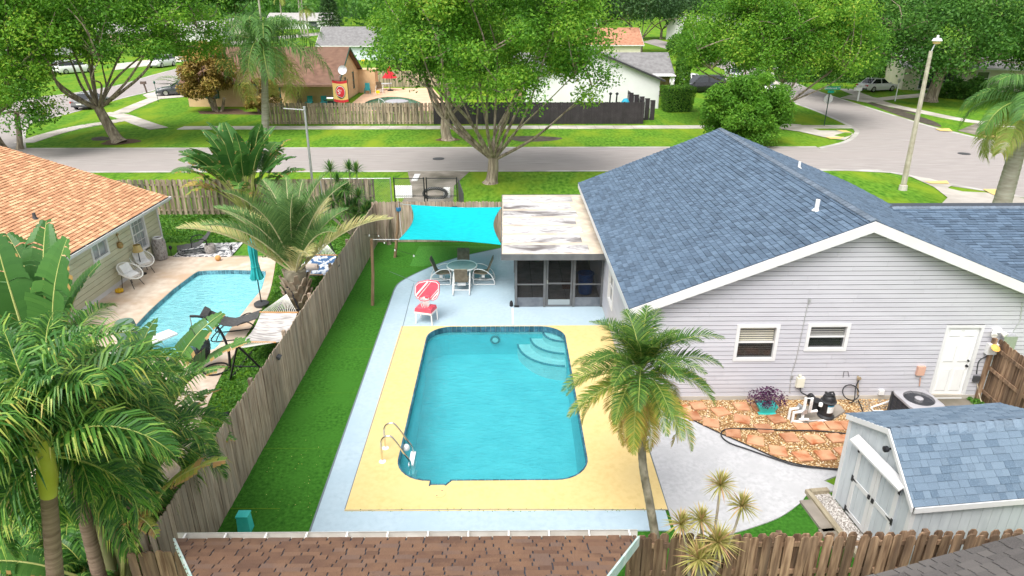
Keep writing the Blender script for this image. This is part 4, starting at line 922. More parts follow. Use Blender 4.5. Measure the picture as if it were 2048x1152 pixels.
for i, (X, Y, r_) in enumerate(pavs):
    q = P(1340 + X / 2.88, 560 + Y / 2.88); o = inst("stepping_stone", pvm[i % 4], Matrix.Translation((q.x, q.y, .035)) @ Matrix.Rotation(rad(r_), 4, 'Z')); WM[o.name] = o.matrix_basis
    row = [(0 if q_[1] < 790 else 1 if q_[1] < 880 else 2 if q_[1] < 960 else 3) for q_ in pavs]; rk = sorted([j for j in range(len(pavs)) if row[j] == row[i]], key=lambda j: pavs[j][0]).index(i)
    tag(o, "terracotta stepping stone, " + ("leftmost", "second from left", "third from left", "fourth from left", "fifth from left", "sixth from left", "seventh from left", "eighth from left", "ninth from left", "tenth from left", "eleventh from left")[rk] + " in the " + ("row nearest the house wall", "second row from the house wall", "third row from the house wall", "row along the white patio edge")[row[i]], "paver", "stepping stones in the gravel")
# hose
m = MB(); hp = [(1700, 868), (1640, 862), (1560, 860), (1480, 857), (1448, 860), (1443, 872), (1460, 886), (1500, 900), (1560, 921), (1600, 932), (1680, 940), (1700, 944)]
m.tube(cr([P(u, v, .075) for u, v in hp], 6), .017, 8); m.tube(cr([P(u, v, .08) for u, v in ((1716, 800), (1722, 812), (1730, 832), (1745, 840))], 5), .016, 6)
m.tube([P(1698, 801, .08) + Vector((.22 * math.cos(t), .13 * math.sin(t), .25 + .16 * math.sin(t))) for t in [i * .35 for i in range(18)]], .016, 6)
m.tube(cr([PY(1718, 760, GY - .1), Vector((9.3, GY - .25, .5)), Vector((9.25, GY - .4, .2)), P(1698, 806, .1)], 5), .016, 6)
tag(m.build("garden_hose", m_blackp, smooth=50), "long black garden hose looping over the terracotta pavers", "hose")
# ================================================================== pool pump and filter
eq = thing("pool_pump", "black pool pump and cartridge filter with white pipes on a concrete pad", "pool pump", P(1640, 830))
m = MB(); q = [P(u, v, .09) for u, v in ((1592, 838), (1600, 812), (1678, 808), (1690, 822), (1666, 836), (1610, 846))]; m.prism(q, (0, 0, -.09), (0, 0, .0)); m.build("pad", m_olddrive, eq)
fp = P(1651, 832, .09); m = MB(); m.lathe([(.20, 0), (.21, .03), (.155, .07), (.155, .42), (.18, .43), (.18, .49), (.165, .5), (.15, .58), (.10, .64), (.001, .66)], fp, 24); m.build("filter_tank", m_blackp, eq, smooth=40)
m = MB(); m.tube([fp + Vector((.11 * math.cos(t), .11 * math.sin(t), .65 + .035 * math.sin(3 * t))) for t in [i * math.pi / 6 for i in range(12)]], .022, 6, closed=True); m.build("lid_handle", m_blackp, eq, smooth=50)
m = MB(); m.tube([fp + Vector((.182 * math.cos(t), .182 * math.sin(t), .46)) for t in [i * math.pi / 9 for i in range(18)]], .02, 6, closed=True); m.build("clamp_band", m_dgrey, eq, smooth=50)
m_label = M("filter_label", (.74, .76, .76), (.55, .66, .70), sc=22, rough=.5, lo=.55, hi=.6)
m = MB(); k0 = [fp + Vector((.158 * math.cos(t), .158 * math.sin(t), 0)) for t in [rad(-115 + i * 12) for i in range(7)]]
for a_, b_ in zip(k0, k0[1:]): m.add([a_ + Vector((0, 0, .18)), b_ + Vector((0, 0, .18)), b_ + Vector((0, 0, .40)), a_ + Vector((0, 0, .40))], [(0, 1, 2, 3)])
m.build("label", m_label, eq)
m = MB(); k0 = [fp + Vector((.160 * math.cos(t), .160 * math.sin(t), 0)) for t in [rad(-115 + i * 12) for i in range(7)]]
for a_, b_ in zip(k0, k0[1:]): m.add([a_ + Vector((0, 0, .36)), b_ + Vector((0, 0, .36)), b_ + Vector((0, 0, .405)), a_ + Vector((0, 0, .405))], [(0, 1, 2, 3)])
m.build("label_band", M("label_blue", (.03, .22, .36), rough=.5), eq)
pq = P(1632, 818, .09); m = MB(); m.lathe([(.12, 0), (.12, .2), (.14, .21), (.14, .25), (.09, .28), (.001, .28)], pq + Vector((-.02, 0, .02)), 16); m.tube([pq + Vector((0, .05, .14)), pq + Vector((.0, .42, .14))], .09, 12); m.box(pq + Vector((0, .3, .02)), (.18, .3, .06)); m.build("pump", m_blackp, eq, smooth=40)
m = MB(); g = lambda u, v, z: P(u, v, z)
pp = [g(1588, 842, .10), g(1592, 828, .10), g(1604, 845, .06), g(1660, 840, .06), g(1664, 833, .08)]; m.tube(pp[0:1] + pp[2:], .034, 8)
for u_, v_ in ((1577, 838), (1584, 845)): b_ = P(u_, v_, .03); m.tube([b_, b_ + Vector((0, 0, .30)), b_ + Vector((.26, .05, .30))], .04, 8)
b_ = P(1604, 838, .1); m.tube([b_ + Vector((-.12, -.1, .05)), b_ + Vector((.1, -.1, .05)), b_, b_ + Vector((0, 0, .62)), b_ + Vector((.16, 0, .62)), b_ + Vector((.16, 0, .22)), b_ + Vector((.36, .04, .22))], .04, 8); m.lathe([(.05, 0), (.05, .08), (.03, .1)], g(1641, 812, .45), 12)
m.build("pvc_pipe", m_pvc, eq, smooth=50)
m = MB()
for u, v in ((1577, 838), (1584, 845)): b_ = P(u, v, .03) + Vector((.27, .05, .30)); m.box(b_, (.13, .11, .11), .4); m.box(b_ + Vector((0, 0, .08)), (.05, .13, .03), .4)
m.build("valve", m_galv, eq)
# planter with purple plant
pl_ = P(1531, 822, .04); plt = thing("planter", "teal planter with a purple leafy plant on the gravel by the house", "planter", pl_)
m = MB(); m.add([(-.16, -.12, 0), (.16, -.12, 0), (.16, .12, 0), (-.16, .12, 0), (-.25, -.17, .22), (.25, -.17, .22), (.25, .17, .22), (-.25, .17, .22), (-.22, -.14, .18), (.22, -.14, .18), (.22, .14, .18), (-.22, .14, .18)], [(0, 1, 5, 4), (1, 2, 6, 5), (2, 3, 7, 6), (3, 0, 4, 7), (4, 5, 9, 8), (5, 6, 10, 9), (6, 7, 11, 10), (7, 4, 8, 11), (8, 9, 10, 11)]); m.box((0, 0, -.01), (.46, .32, .04)); m.build("pot", m_teal, plt, False)
rs = np.random.RandomState(3); n = 760; ph = rs.uniform(0, 6.28, n); rr = rs.uniform(0, 1, n) ** .8 * .52; C = np.stack([rr * np.cos(ph), rr * .7 * np.sin(ph), .24 + rs.uniform(0, .5, n) ** 1.3 * (1.2 - rr * 1.2) + .04], 1); N = rs.normal(size=(n, 3)) + np.array([0, 0, .6])
V, F = leaf_quads(C, N, .085, .032, 4); me = npmesh("foliage", V, F, leafmat("purple_leaf", [(0, (.05, .012, .05)), (.5, (.10, .028, .09)), (.85, (.16, .06, .14)), (1, (.32, .18, .30))]), rs.rand(n)); obj("foliage", me, plt, False)
# air conditioner
acp = P(1838, 797, .74); ac = thing("air_conditioner", "grey square air conditioning condenser with round top fan beside the door", "air conditioner", (acp.x, acp.y, .0), rad(4))
m_acg = M("condenser_grille", (.035, .038, .05), (.06, .062, .075), sc=2, rough=.5, stretch=(1, 1, 30)); m_acf = M("condenser_case", (.34, .33, .35), (.40, .39, .41), sc=4, rough=.45)
a_ = .43; m = MB(); m.box((0, 0, .03), (1.1, 1.05, .06)); m.build("pad", m_conc, ac, False)
m = MB(); m.box((0, 0, .38), (2 * a_ - .04, 2 * a_ - .04, .60)); m.build("coil", m_acg, ac, False)
m = MB()
for x in (-a_, a_):
    for y in (-a_, a_): m.box((x * .97, y * .97, .38), (.05, .05, .64))
for z in (.14, .26, .38, .50, .62):
    for s_ in (-1, 1): m.box((0, s_ * (a_ - .012), z), (2 * a_ - .06, .012, .008)); m.box((s_ * (a_ - .012), 0, z), (.012, 2 * a_ - .06, .008))
for x in (-.2, 0, .2):
    for s_ in (-1, 1): m.box((x, s_ * (a_ - .01), .38), (.008, .014, .6)); m.box((s_ * (a_ - .01), x, .38), (.014, .008, .6))
m.build("cage", m_dgrey, ac, False)
m = MB(); nn_ = 32; ro = []; ri = []
for i in range(nn_):
    t = 2 * math.pi * i / nn_; c_, s_ = math.cos(t), math.sin(t); sc_ = (a_ + .02) / max(abs(c_), abs(s_)); sc_ = min(sc_, (a_ + .02) * 1.3); ro.append((c_ * sc_, s_ * sc_)); ri.append((c_ * .36, s_ * .36))
vs = [(x, y, .68) for x, y in ro] + [(x, y, .735) for x, y in ro] + [(x * .95, y * .95, .75) for x, y in ro] + [(x, y, .75) for x, y in ri] + [(x * .97, y * .97, .60) for x, y in ri]
fs = []
for k_ in range(4): fs += [(k_ * nn_ + i, k_ * nn_ + (i + 1) % nn_, (k_ + 1) * nn_ + (i + 1) % nn_, (k_ + 1) * nn_ + i) for i in range(nn_)]
m.add(vs, fs); m.build("top_shroud", m_acf, ac, False, smooth=40)
m = MB()
for r_ in [.06 + .03 * i for i in range(11)]: m.tube([(r_ * math.cos(t), r_ * math.sin(t), .745) for t in [i * math.pi / 12 for i in range(24)]], .0035, 4, closed=True)
for i in range(8): t = i * math.pi / 4; m.tube([(.05 * math.cos(t), .05 * math.sin(t), .75), (.36 * math.cos(t), .36 * math.sin(t), .75)], .005, 4)
m.build("fan_guard", m_dgrey, ac, False)
m = MB(); m.lathe([(.10, .64), (.10, .755), (.085, .765), (.001, .765)], n=20); m.build("fan_motor", m_acf, ac, False, smooth=40)
for i in range(4):
    t = i * math.pi / 2 + .4; m = MB(); m.add([(.09 * math.cos(t), .09 * math.sin(t), .66), (.34 * math.cos(t - .25), .34 * math.sin(t - .25), .63), (.34 * math.cos(t + .45), .34 * math.sin(t + .45), .69), (.09 * math.cos(t + .5), .09 * math.sin(t + .5), .68)], [(0, 1, 2, 3)]); m.build("fan_blade", m_dgrey, ac, False)
m = MB(); m.tube([P(1785, 800, .3), P(1742, 815, .12), P(1750, 826, .1)], .022, 8); m.tube([P(1748, 828, .02), P(1748, 822, .16), P(1766, 822, .16), P(1766, 828, .02)], .022, 8); tag(m.build("drain_pipe", m_pvc, smooth=50), "white pvc condensate drain pipe on the gravel left of the air conditioner", "pipe")
# ================================================================== roofs in the foreground
m_gut = M("aluminium_gutter", (.55, .52, .47), (.66, .64, .60), sc=3, rough=.4, metal=.3); m_mint = M("mint_fascia", (.42, .58, .54), (.62, .70, .67), sc=6, rough=.7, lo=.4, hi=.6)
BZ = 2.4; bl, br = P(352, 1078, BZ), P(1274, 1074, BZ); by = bl.y
bn = Vector((0, .36, 1)); c1, c2 = on_plane(386, 1152, bl, bn), on_plane(1213, 1152, bl, bn)
ul = (c1 - bl); ur = (c2 - br); KK = 1.9
tl, tr_ = bl + ul * (KK / (by - c1.y) * 1.0), br + ur * (KK / (by - c2.y))
pv = thing("patio_roof", "brown shingled roof with gutter at the bottom of the view", "building", ((bl.x + br.x) / 2, by - 1.0, 0))
m = MB(); m.prism([bl, br, tr_, tl], (0, 0, -.10), (0, 0, -.012)); brf = m.build("roof", m_gap, pv)
eyv = Vector((0, -1, .36)).normalized(); wl2 = KK * math.sqrt(1 + .36 ** 2)
shingle_field(brf, m_brshingle, bl - Vector((0, 0, .008)), (1, 0, 0), eyv, wl2, .125, .28, lambda t: ((tl.x - bl.x) * t / wl2, (br.x - bl.x) + (tr_.x - br.x) * t / wl2), 300, 31, th=.012, g=.011)
m = MB(); L = br.x - bl.x
for (y0, z0, y1, z1) in ((.015, -.02, .02, -.12), (.02, -.12, .12, -.12), (.12, -.12, .135, .0), (.135, .0, .115, .005)):
    m.add([(bl.x - .04, by + y0, BZ + z0), (br.x + .04, by + y0, BZ + z0), (br.x + .04, by + y1, BZ + z1), (bl.x - .04, by + y1, BZ + z1)], [(0, 1, 2, 3)])
gut = m.build("gutter", m_gut, pv)
for i in range(12): m = MB(); x = bl.x + .1 + i * (L - .2) / 11; m.b2((x - .012, by - .01, BZ - .006), (x + .012, by + .13, BZ + .002)); m.build("gutter_strap", m_whitem, gut)
m = MB()
for a_, b_, sg in ((bl, tl, -1), (br, tr_, 1)):
    o_ = Vector((sg * .01, 0, .02)); e = Vector((sg * .035, 0, 0)); m.prism([a_ + o_, b_ + o_, b_ + o_ - Vector((0, 0, .2)), a_ + o_ - Vector((0, 0, .2))], (0, 0, 0), e)
m.build("fascia", m_mint, pv)
m = MB(); m.b2((bl.x + 1.4, 6.6, 0), (bl.x + 1.5, by - .25, 2.35)); m.b2((br.x - 1.5, 6.6, 0), (br.x - 1.4, by - .25, 2.35)); m.b2((bl.x + 1.5, by - .35, 0), (br.x - 1.5, by - .25, 2.35)); m.build("wall", m_mint, pv)
dA, dB = P(1735, 1154, 2.9), P(2060, 1066, 2.9); dd = (dB - dA).normalized(); dp = Vector((dd.y, -dd.x, 0)); dn = Vector((dp.x, dp.y, .45)).normalized()
dA = dA - dd * 2.2; LL = (dB - dA).length + 2.5
kr = thing("shingle_roof", "charcoal shingled roof corner at the bottom right", "building", (dA.x + 2, dA.y - 1, 0))
m = MB(); q = [dA, dA + dd * LL, dA + dd * LL + Vector((dp.x, dp.y, .45)) * 1.9, dA + Vector((dp.x, dp.y, .45)) * 1.9]; m.prism(q, (0, 0, -.12), (0, 0, -.012)); krf = m.build("roof", m_gap, kr)
shingle_field(krf, m_dkshingle, dA - Vector((0, 0, .008)), dd, dn, 1.9 * math.sqrt(1.2), .15, .30, lambda t: (0, LL), 250, 32, th=.018, g=.012)
m = MB(); w0 = dA + dp * .5; m.prism([w0, w0 + dd * LL, w0 + dd * LL + dp * 1.2, w0 + dp * 1.2], (0, 0, -2.9), (0, 0, -.15)); m.build("wall", m_siding, kr)
m = MB(); q_ = P(490, 1060, 0.05); m.box((q_.x, q_.y + .05, .2), (.26, .22, .4), taper=.86); m.box((q_.x, q_.y + .05, .41), (.25, .21, .03)); tag(m.build("teal_box", m_teal), "small teal plastic box on the turf by the brown roof gutter", "box")

# ================================================================== neighbour's house on the left
m_sage = M("sage_siding", (.50, .49, .34), (.56, .55, .40), sc=1.5, rough=.65, rnd=.03)
nh = thing("house", "sage green house with terracotta shingle roof beside the kinked pool", "house", (-18, 21, 0))
NX, NYF, NYN = -14.62, 27.75, 12.0; NEX, NEZ, NP = -14.12, 2.42, .335
m = MB(); m.b2((NX - .25, NYN, 0), (NX - .14, NYF, 2.4)); m.b2((-28, NYF - .12, 0), (NX - .26, NYF - .01, 2.4)); m.b2((-28, NYN, 0), (NX - .26, NYN + .1, 2.4)); nw = m.build("wall", m_sage, nh)
nm_t = Matrix.Translation((NX, NYF, 0)) @ Matrix.Rotation(math.pi / 2, 4, 'Z')     # local x -> +y, -y -> +x
def ny(y): return y - NYF
NW1 = (ny(25.5), ny(26.62), .70, 2.20); NW2 = (ny(22.77), ny(23.85), 1.38, 2.10)
siding(nw, nm_t, .22, 2.35, .20, lambda z: (NYN - NYF, 0), [NW1, NW2], m_sage, 8, jl=5)
m_curt = M("curtain", (.62, .64, .60), (.74, .75, .72), sc=5, rough=.9)
window_unit(nh, nm_t, *NW1, fr=.10, grid=(3, 2), glass_m=M("pale_glass", (.20, .22, .23), (.34, .37, .38), sc=2, rough=.08, spec=.7)); window_unit(nh, nm_t, *NW2, fr=.10, slide=True, glass_m=MATS["pale_glass"])
m = MB(); m.b2((NX - .13, NYN, 0), (NX + .012, NYF + .01, .21)); m.b2((NX - .05, NYF - .02, .2), (NX + .03, NYF + .06, 2.36)); m.build("trim", m_trim, nh)
m = MB(); rl = 9.0; a = Vector((NEX, NYN, NEZ)); m.prism([a, a + Vector((-rl, 0, rl * NP)), a + Vector((-rl, 0, rl * NP - .1)), a - Vector((0, 0, .1))], (0, 0, -.015), (0, NYF + .25 - NYN, -.015))
m.prism([a + Vector((-rl, 0, rl * NP)), a + Vector((-2 * rl, 0, 0)), a + Vector((-2 * rl, 0, -.1)), a + Vector((-rl, 0, rl * NP - .1))], (0, 0, -.015), (0, NYF + .25 - NYN, -.015))
nroof = m.build("roof", m_gap, nh)
shingle_field(nroof, m_orshingle, (NEX, NYN, NEZ - .012), (0, 1, 0), (-1, 0, NP), rl * math.sqrt(1 + NP * NP), .15, .21, lambda t: (0, NYF + .25 - NYN), 300, 41, th=.02)
m = MB(); ys0, ys1 = NYN, NYF + .25
for (x0, z0, x1, z1) in ((.0, .0, .0, -.11), (.0, -.11, .10, -.11), (.10, -.11, .125, -.01), (.125, -.01, .105, -.005)):
    m.add([(NEX + x0, ys0, NEZ + z0), (NEX + x0, ys1, NEZ + z0), (NEX + x1, ys1, NEZ + z1), (NEX + x1, ys0, NEZ + z1)], [(0, 1, 2, 3)])
m.b2((NEX - .025, ys0, NEZ - .2), (NEX - .004, ys1, NEZ - .03)); m.b2((NX + .03, ys0, NEZ - .2), (NEX - .03, ys1, NEZ - .18)); m.b2((NEX - .1, ys1 - .01, NEZ - .12), (NEX + .12, ys1 + .01, NEZ + .0))
m.build("gutter", m_trim, nh)
for i in range(11): m = MB(); y = 14 + i * 1.3; m.b2((NEX - .004, y - .015, NEZ - .01), (NEX + .12, y + .015, NEZ + .0)); m.build("gutter_strap", m_galv, nh)
m = MB(); a_ = Vector((NEX, ys1, NEZ)); b_ = a_ + Vector((-rl, 0, rl * NP)); m.prism([a_, b_, b_ - Vector((0, 0, .18)), a_ - Vector((0, 0, .18))], (0, .002, -.02), (0, .025, -.02)); m.build("rake_board", m_trim, nh)
q = on_plane(70, 437, (NEX, 0, NEZ), (NP, 0, 1)); m = MB(); m.lathe([(.10, -.02), (.06, .05), (.05, .2), (.001, .2)], q, 10); m.build("vent_pipe", m_dgrey, nh, smooth=40)
m = MB(); q = PX(240, 490, NX + .10); m.lathe([(.03, -.14), (.09, -.10), (.12, 0), (.09, .10), (.03, .13)], q, 14); m.tube([q + Vector((0, 0, .13)), PX(234, 469, NX + .05)], .012, 5); m.box(PX(234, 469, NX + .04), (.06, .12, .05)); m.build("wall_lantern", M("aged_brass", (.42, .28, .12), rough=.3, metal=.6), nh, smooth=40)
m = MB(); m.tube([(NX + .05, NYF - .05, 0.05), (NX + .05, NYF - .05, 2.25), (NX + .4, NYF - .0, 2.36)], .04, 8); m.build("downspout", m_trim, nh)
# ================================================================== poolside furniture
# ladder
lad = thing("pool_ladder", "chrome pool ladder with two curved handrails at the near left corner", "ladder", P(768, 910))
for (bu, bv, wu, wv) in ((765, 923, 820, 927), (771, 896, 826, 899)):
    b0 = P(bu, bv, .05); y = b0.y; xw = P(wu, wv, .02).x
    m = MB(); m.tube(cr([b0, b0 + Vector((0, 0, .45)), b0 + Vector((.04, 0, .62)), b0 + Vector((.14, 0, .70)), b0 + Vector((.28, 0, .66)), Vector((xw - .12, y, .26)), Vector((xw - .02, y, .08)), Vector((xw, y, -.1)), Vector((xw, y, -.9))], 4), .024, 8); m.build("handrail", m_chrome, lad, smooth=60)
    m = MB(); m.lathe([(.085, 0), (.08, .015), (.04, .03), (.001, .03)], b0 - Vector((0, 0, .002)), 16); m.build("escutcheon", m_whitem, lad, smooth=40)
y0, y1 = P(765, 923).y, P(771, 896).y; xw = P(823, 913).x
for z in (-.12, -.40, -.68): m = MB(); m.b2((xw - .06, y0, z - .02), (xw + .06, y1, z + .02)); m.build("tread", m_pvc, lad)
m = MB(); q = P(812, 897, ZW); m.lathe([(.001, -.04), (.09, -.03), (.10, .0), (.09, .06), (.06, .10), (.001, .11)], q, 16); tag(m.build("chlorine_float", m_pvc, smooth=50), "white chlorine float bobbing beside the pool ladder", "float")
m = MB(); q = P(879, 987, .046); m.lathe([(.14, 0), (.14, .008), (.13, .012), (.001, .012)], q, 24); sk = tag(m.build("skimmer_lid", m_yel, smooth=30), "round yellow skimmer lid in the deck at the near pool edge", "lid")
for dx, dy in ((.05, .08), (-.05, -.08)): m = MB(); m.box(q + Vector((dx, dy, .013)), (.025, .015, .006)); m.build("finger_hole", m_black, sk)
# patio table
tp = P(924, 531, .72); m_tglass2 = M("frosted_table_glass", (.42, .50, .49), (.50, .57, .56), sc=6, rough=.15, alpha=.72, spec=.6)
tb = thing("patio_table", "round glass topped patio table with white rim on the blue deck", "table", (tp.x, tp.y, .04))
m = MB(); m.lathe([(.001, .675), (.545, .675), (.545, .685), (.001, .685)], n=36); m.build("glass_top", m_tglass2, tb, False)
m = MB(); m.tube([(.565 * math.cos(t), .565 * math.sin(t), .675) for t in [i * math.pi / 20 for i in range(40)]], .028, 8, closed=True); m.build("rim", m_whitem, tb, False, smooth=60)
for i in range(4):
    t = math.pi / 4 + i * math.pi / 2; m = MB(); c_, s_ = math.cos(t), math.sin(t); m.tube(cr([(.53 * c_, .53 * s_, .66), (.40 * c_, .40 * s_, .45), (.42 * c_, .42 * s_, .2), (.50 * c_, .50 * s_, 0)], 4), .018, 8); m.build("leg", m_whitem, tb, False, smooth=60)
# sling chairs (local +x is forward)
m_sling = M("brown_sling", (.155, .125, .085), (.22, .18, .125), sc=9, rough=.85, bump=.3, bsc=90, rnd=.12)
def chair_proto():
    t = thing("patio_chair", "x", "chair")
    sl = cr([(-.42, 0, 1.0), (-.30, 0, .72), (-.20, 0, .45), (-.10, 0, .40), (.12, 0, .41), (.30, 0, .44), (.36, 0, .42)], 4)
    for nm, seg in (("backrest", sl[:12]), ("seat", sl[11:])):
        m = MB(); k_ = len(seg); hw = .24
        vs = [Vector((p.x, s_ * hw, p.z)) for p in seg for s_ in (-1, 1)]; n_ = []
        for i, p in enumerate(seg): d = (seg[min(i + 1, k_ - 1)] - seg[max(i - 1, 0)]).normalized(); n_ += [Vector((-d.z, 0, d.x)) * .03] * 2
        vs2 = [a + b for a, b in zip(vs, n_)]; fs = []
        for i in range(k_ - 1): a = 2 * i; fs += [(a, a + 1, a + 3, a + 2), (2 * k_ + a, 2 * k_ + a + 2, 2 * k_ + a + 3, 2 * k_ + a + 1), (a, a + 2, 2 * k_ + a + 2, 2 * k_ + a), (a + 1, 2 * k_ + a + 1, 2 * k_ + a + 3, a + 3)]
        fs += [(0, 2 * k_, 2 * k_ + 1, 1)]; m.add(vs + vs2, fs); m.build(nm, m_sling, t, False, smooth=50)
    for s_ in (-1, 1):
        y = s_ * .30; m = MB(); m.tube(cr([(.34, y, .03), (.36, y, .36), (.32, y, .58), (.20, y, .64), (-.05, y, .60), (-.32, y, .40), (-.44, y, .16), (-.46, y, .03)], 4) + [Vector((-.44, y, .02)), Vector((.33, y, .02))], .018, 8); m.build("side_frame", m_whitem, t, False, smooth=60)
        m = MB(); m.tube(cr([(-.42, y, .22), (-.1, y, .2), (.34, y, .22)], 3), .012, 6); m.build("spring_rail", m_whitem, t, False, smooth=60)
    m = MB(); m.tube([(-.40, -.3, .2), (-.40, .3, .2)], .014, 6); m.build("crossbar", m_whitem, t, False); m = MB(); m.tube([(.1, -.3, .21), (.1, .3, .21)], .014, 6); m.build("crossbar", m_whitem, t, False); m = MB(); m.box((-.02, 0, .30), (.12, .3, .12)); m.build("seat_support", m_whitem, t, False)
    return t
ch = chair_proto(); chs = [((tp.x - .78, tp.y), 0, "brown sling patio chair left of the round glass table"), ((tp.x + .78, tp.y), math.pi, "brown sling patio chair right of the round glass table"), ((tp.x + .03, tp.y - .86), math.pi / 2, "brown sling patio chair on the near side of the round table"), ((tp.x, tp.y + .66), -math.pi / 2, "brown sling patio chair on the far side of the round table")]
for i, ((u, v), rz, lb) in enumerate(chs):
    q = Vector((u, v, .045))
    if i == 0: ch.location = q; ch.rotation_euler = (0, 0, rz); tag(ch, lb, group="chairs round the glass table")
    else: place(ch, q, rz, lb, "chairs round the glass table")
# poolside basketball hoop
m_red = M("coral_red_plastic", (.66, .075, .115), (.72, .10, .14), sc=5, rough=.4); 
hp_ = P(853, 645); hoop = thing("basketball_hoop", "coral red poolside basketball hoop with white legs on the deck", "basketball hoop", (hp_.x, hp_.y, .046), rad(-18))
m = MB(); m.box((0, 0, .40), (.62, .52, .06)); m.build("base_frame", m_whitem, hoop, False)
m = MB(); m.box((0, 0, .49), (.60, .50, .12), taper=.93); m.box((0, 0, .56), (.5, .42, .03), taper=.85); m.build("base_tank", m_red, hoop, False)
for x, y in ((-.29, .22), (.29, .22), (.29, -.22), (-.25, -.24)): m = MB(); m.tube(cr([(x * .92, y * .92, .40), (x * 1.02, y * 1.02, .3), (x * 1.05, y * 1.05, 0)], 4), .026, 8); m.build("leg", m_whitem, hoop, False, smooth=60)
m = MB(); m.box((.02, .02, .70), (.20, .10, .36), mtx=Matrix.Rotation(rad(8), 4, 'X')); m.build("mast", m_pvc, hoop, False)
bb = [(-.36, .75), (-.44, .88), (-.44, 1.18), (-.34, 1.30), (0, 1.42), (.34, 1.42), (.44, 1.34), (.44, 1.0), (.36, .82), (.25, .75)]
tl_ = Matrix.Rotation(rad(-12), 4, 'X')
def bbp(x, z, y=0): return Vector((0, .10, .75)) + (tl_ @ Vector((x, y, z - .75)))
m = MB(); m.prism([bbp(x, z) for x, z in bb], (0, 0, 0), (0, .03, .005)); bd = m.build("backboard", m_red, hoop, False)
cxb, czb = 0, 1.08
m = MB(); rim_ = [(cxb + (x - cxb) * .93, czb + (z - czb) * .90) for x, z in bb]
for i in range(len(rim_)): a, b = rim_[i], rim_[(i + 1) % len(rim_)]; m.bar(bbp(*a, -.006), bbp(*b, -.006), .022, .006, up=(0, -1, .2))
for (x0, z0, x1, z1, w_) in ((-.40, .84, .02, 1.36, .05), (-.30, .80, .12, 1.36, .016), (.12, .80, .42, 1.18, .016), (.20, .80, .42, 1.08, .035)): m.bar(bbp(x0, z0, -.006), bbp(x1, z1, -.006), w_, .006, up=(0, -1, .2))
m.build("stripe", m_white, bd, False)
rc = Vector((.08, -.20, .93)); m = MB(); m.tube([rc + Vector((.19 * math.cos(t), .19 * math.sin(t), 0)) for t in [i * math.pi / 12 for i in range(24)]], .014, 6, closed=True); m.box((.08, .0, .91), (.12, .14, .05)); m.build("rim", m_red, hoop, False, smooth=60)
m = MB()
for i in range(10):
    t = i * math.pi / 5
    for s_ in (-1, 1): m.tube([rc + Vector((.19 * math.cos(t), .19 * math.sin(t), -.01)), rc + Vector((.15 * math.cos(t + s_ * .4), .15 * math.sin(t + s_ * .4), -.14)), rc + Vector((.12 * math.cos(t), .12 * math.sin(t), -.28))], .006, 4)
m.build("net", m_white, hoop, False)
# shade sail and posts
m_sail = M("turquoise_shade_cloth", (.0, .46, .52), (.0, .55, .60), sc=3.5, rough=.8, transl=.18, stretch=(1.2, 2.5, 1), bump=.5, bsc=2.2)
def post(u0, v0, u1, v1, r_, label):
    b = P(u0, v0); t_ = PY(u1, v1, b.y); m = MB(); mid = b.lerp(t_, .5) + Vector((.03, 0, 0)); m.tube([b, mid, t_], [r_ * 1.1, r_, r_ * .9], 7); o = m.build("wood_post", m_post, smooth=40); return tag(o, label, "post"), t_
p1, t1 = post(745, 611, 743, 478, .055, "slim wooden post holding the near corner of the shade sail")
p2, t2 = post(790, 515, 797, 403, .06, "wooden post near the fence corner left of the shade sail")
BLc = t1.lerp(PY(800, 479, 22.6), .97); BRc = P(1002, 489, 2.08); TLc = PY(822, 410, 28.4); TRc = P(1002, 415, 2.12)
NS = 16; vs = []; hu = lambda s: 4 * s * (1 - s)
for j in range(NS + 1):
    for i in range(NS + 1):
        a, b = i / NS, j / NS; p = (BLc * (1 - a) + BRc * a) * (1 - b) + (TLc * (1 - a) + TRc * a) * b
        cen = (BLc + BRc + TLc + TRc) / 4
        e = hu(b) * abs(2 * a - 1) ** 3 * .16 + hu(a) * abs(2 * b - 1) ** 3 * .085
        p = p.lerp(cen, e); p.z -= .22 * hu(a) * hu(b); vs.append(p)
fs = [(j * (NS + 1) + i, j * (NS + 1) + i + 1, (j + 1) * (NS + 1) + i + 1, (j + 1) * (NS + 1) + i) for j in range(NS) for i in range(NS)]
m = MB(); m.add(vs, fs); sail = m.build("shade_sail", m_sail, smooth=80); tag(sail, "turquoise shade sail stretched between post, fence and porch roof", "shade sail")
m = MB(); edge = [vs[i] for i in range(NS + 1)] + [vs[(j + 1) * (NS + 1) - 1] for j in range(1, NS + 1)] + [vs[NS * (NS + 1) + i] for i in range(NS - 1, -1, -1)] + [vs[j * (NS + 1)] for j in range(NS - 1, 0, -1)]
m.tube(edge, .014, 5, closed=True); m.build("hem", m_sail, sail, smooth=60)
for a, b in ((t1 + Vector((0, 0, -.02)), BLc), (TLc, t2 + Vector((.02, 0, -.1))), (TRc, TRc + Vector((.1, 0, .02))), (BRc, BRc + Vector((.1, 0, .02)))): m = MB(); m.tube([a, b], .012, 5); m.build("tie_rope", m_white, sail)
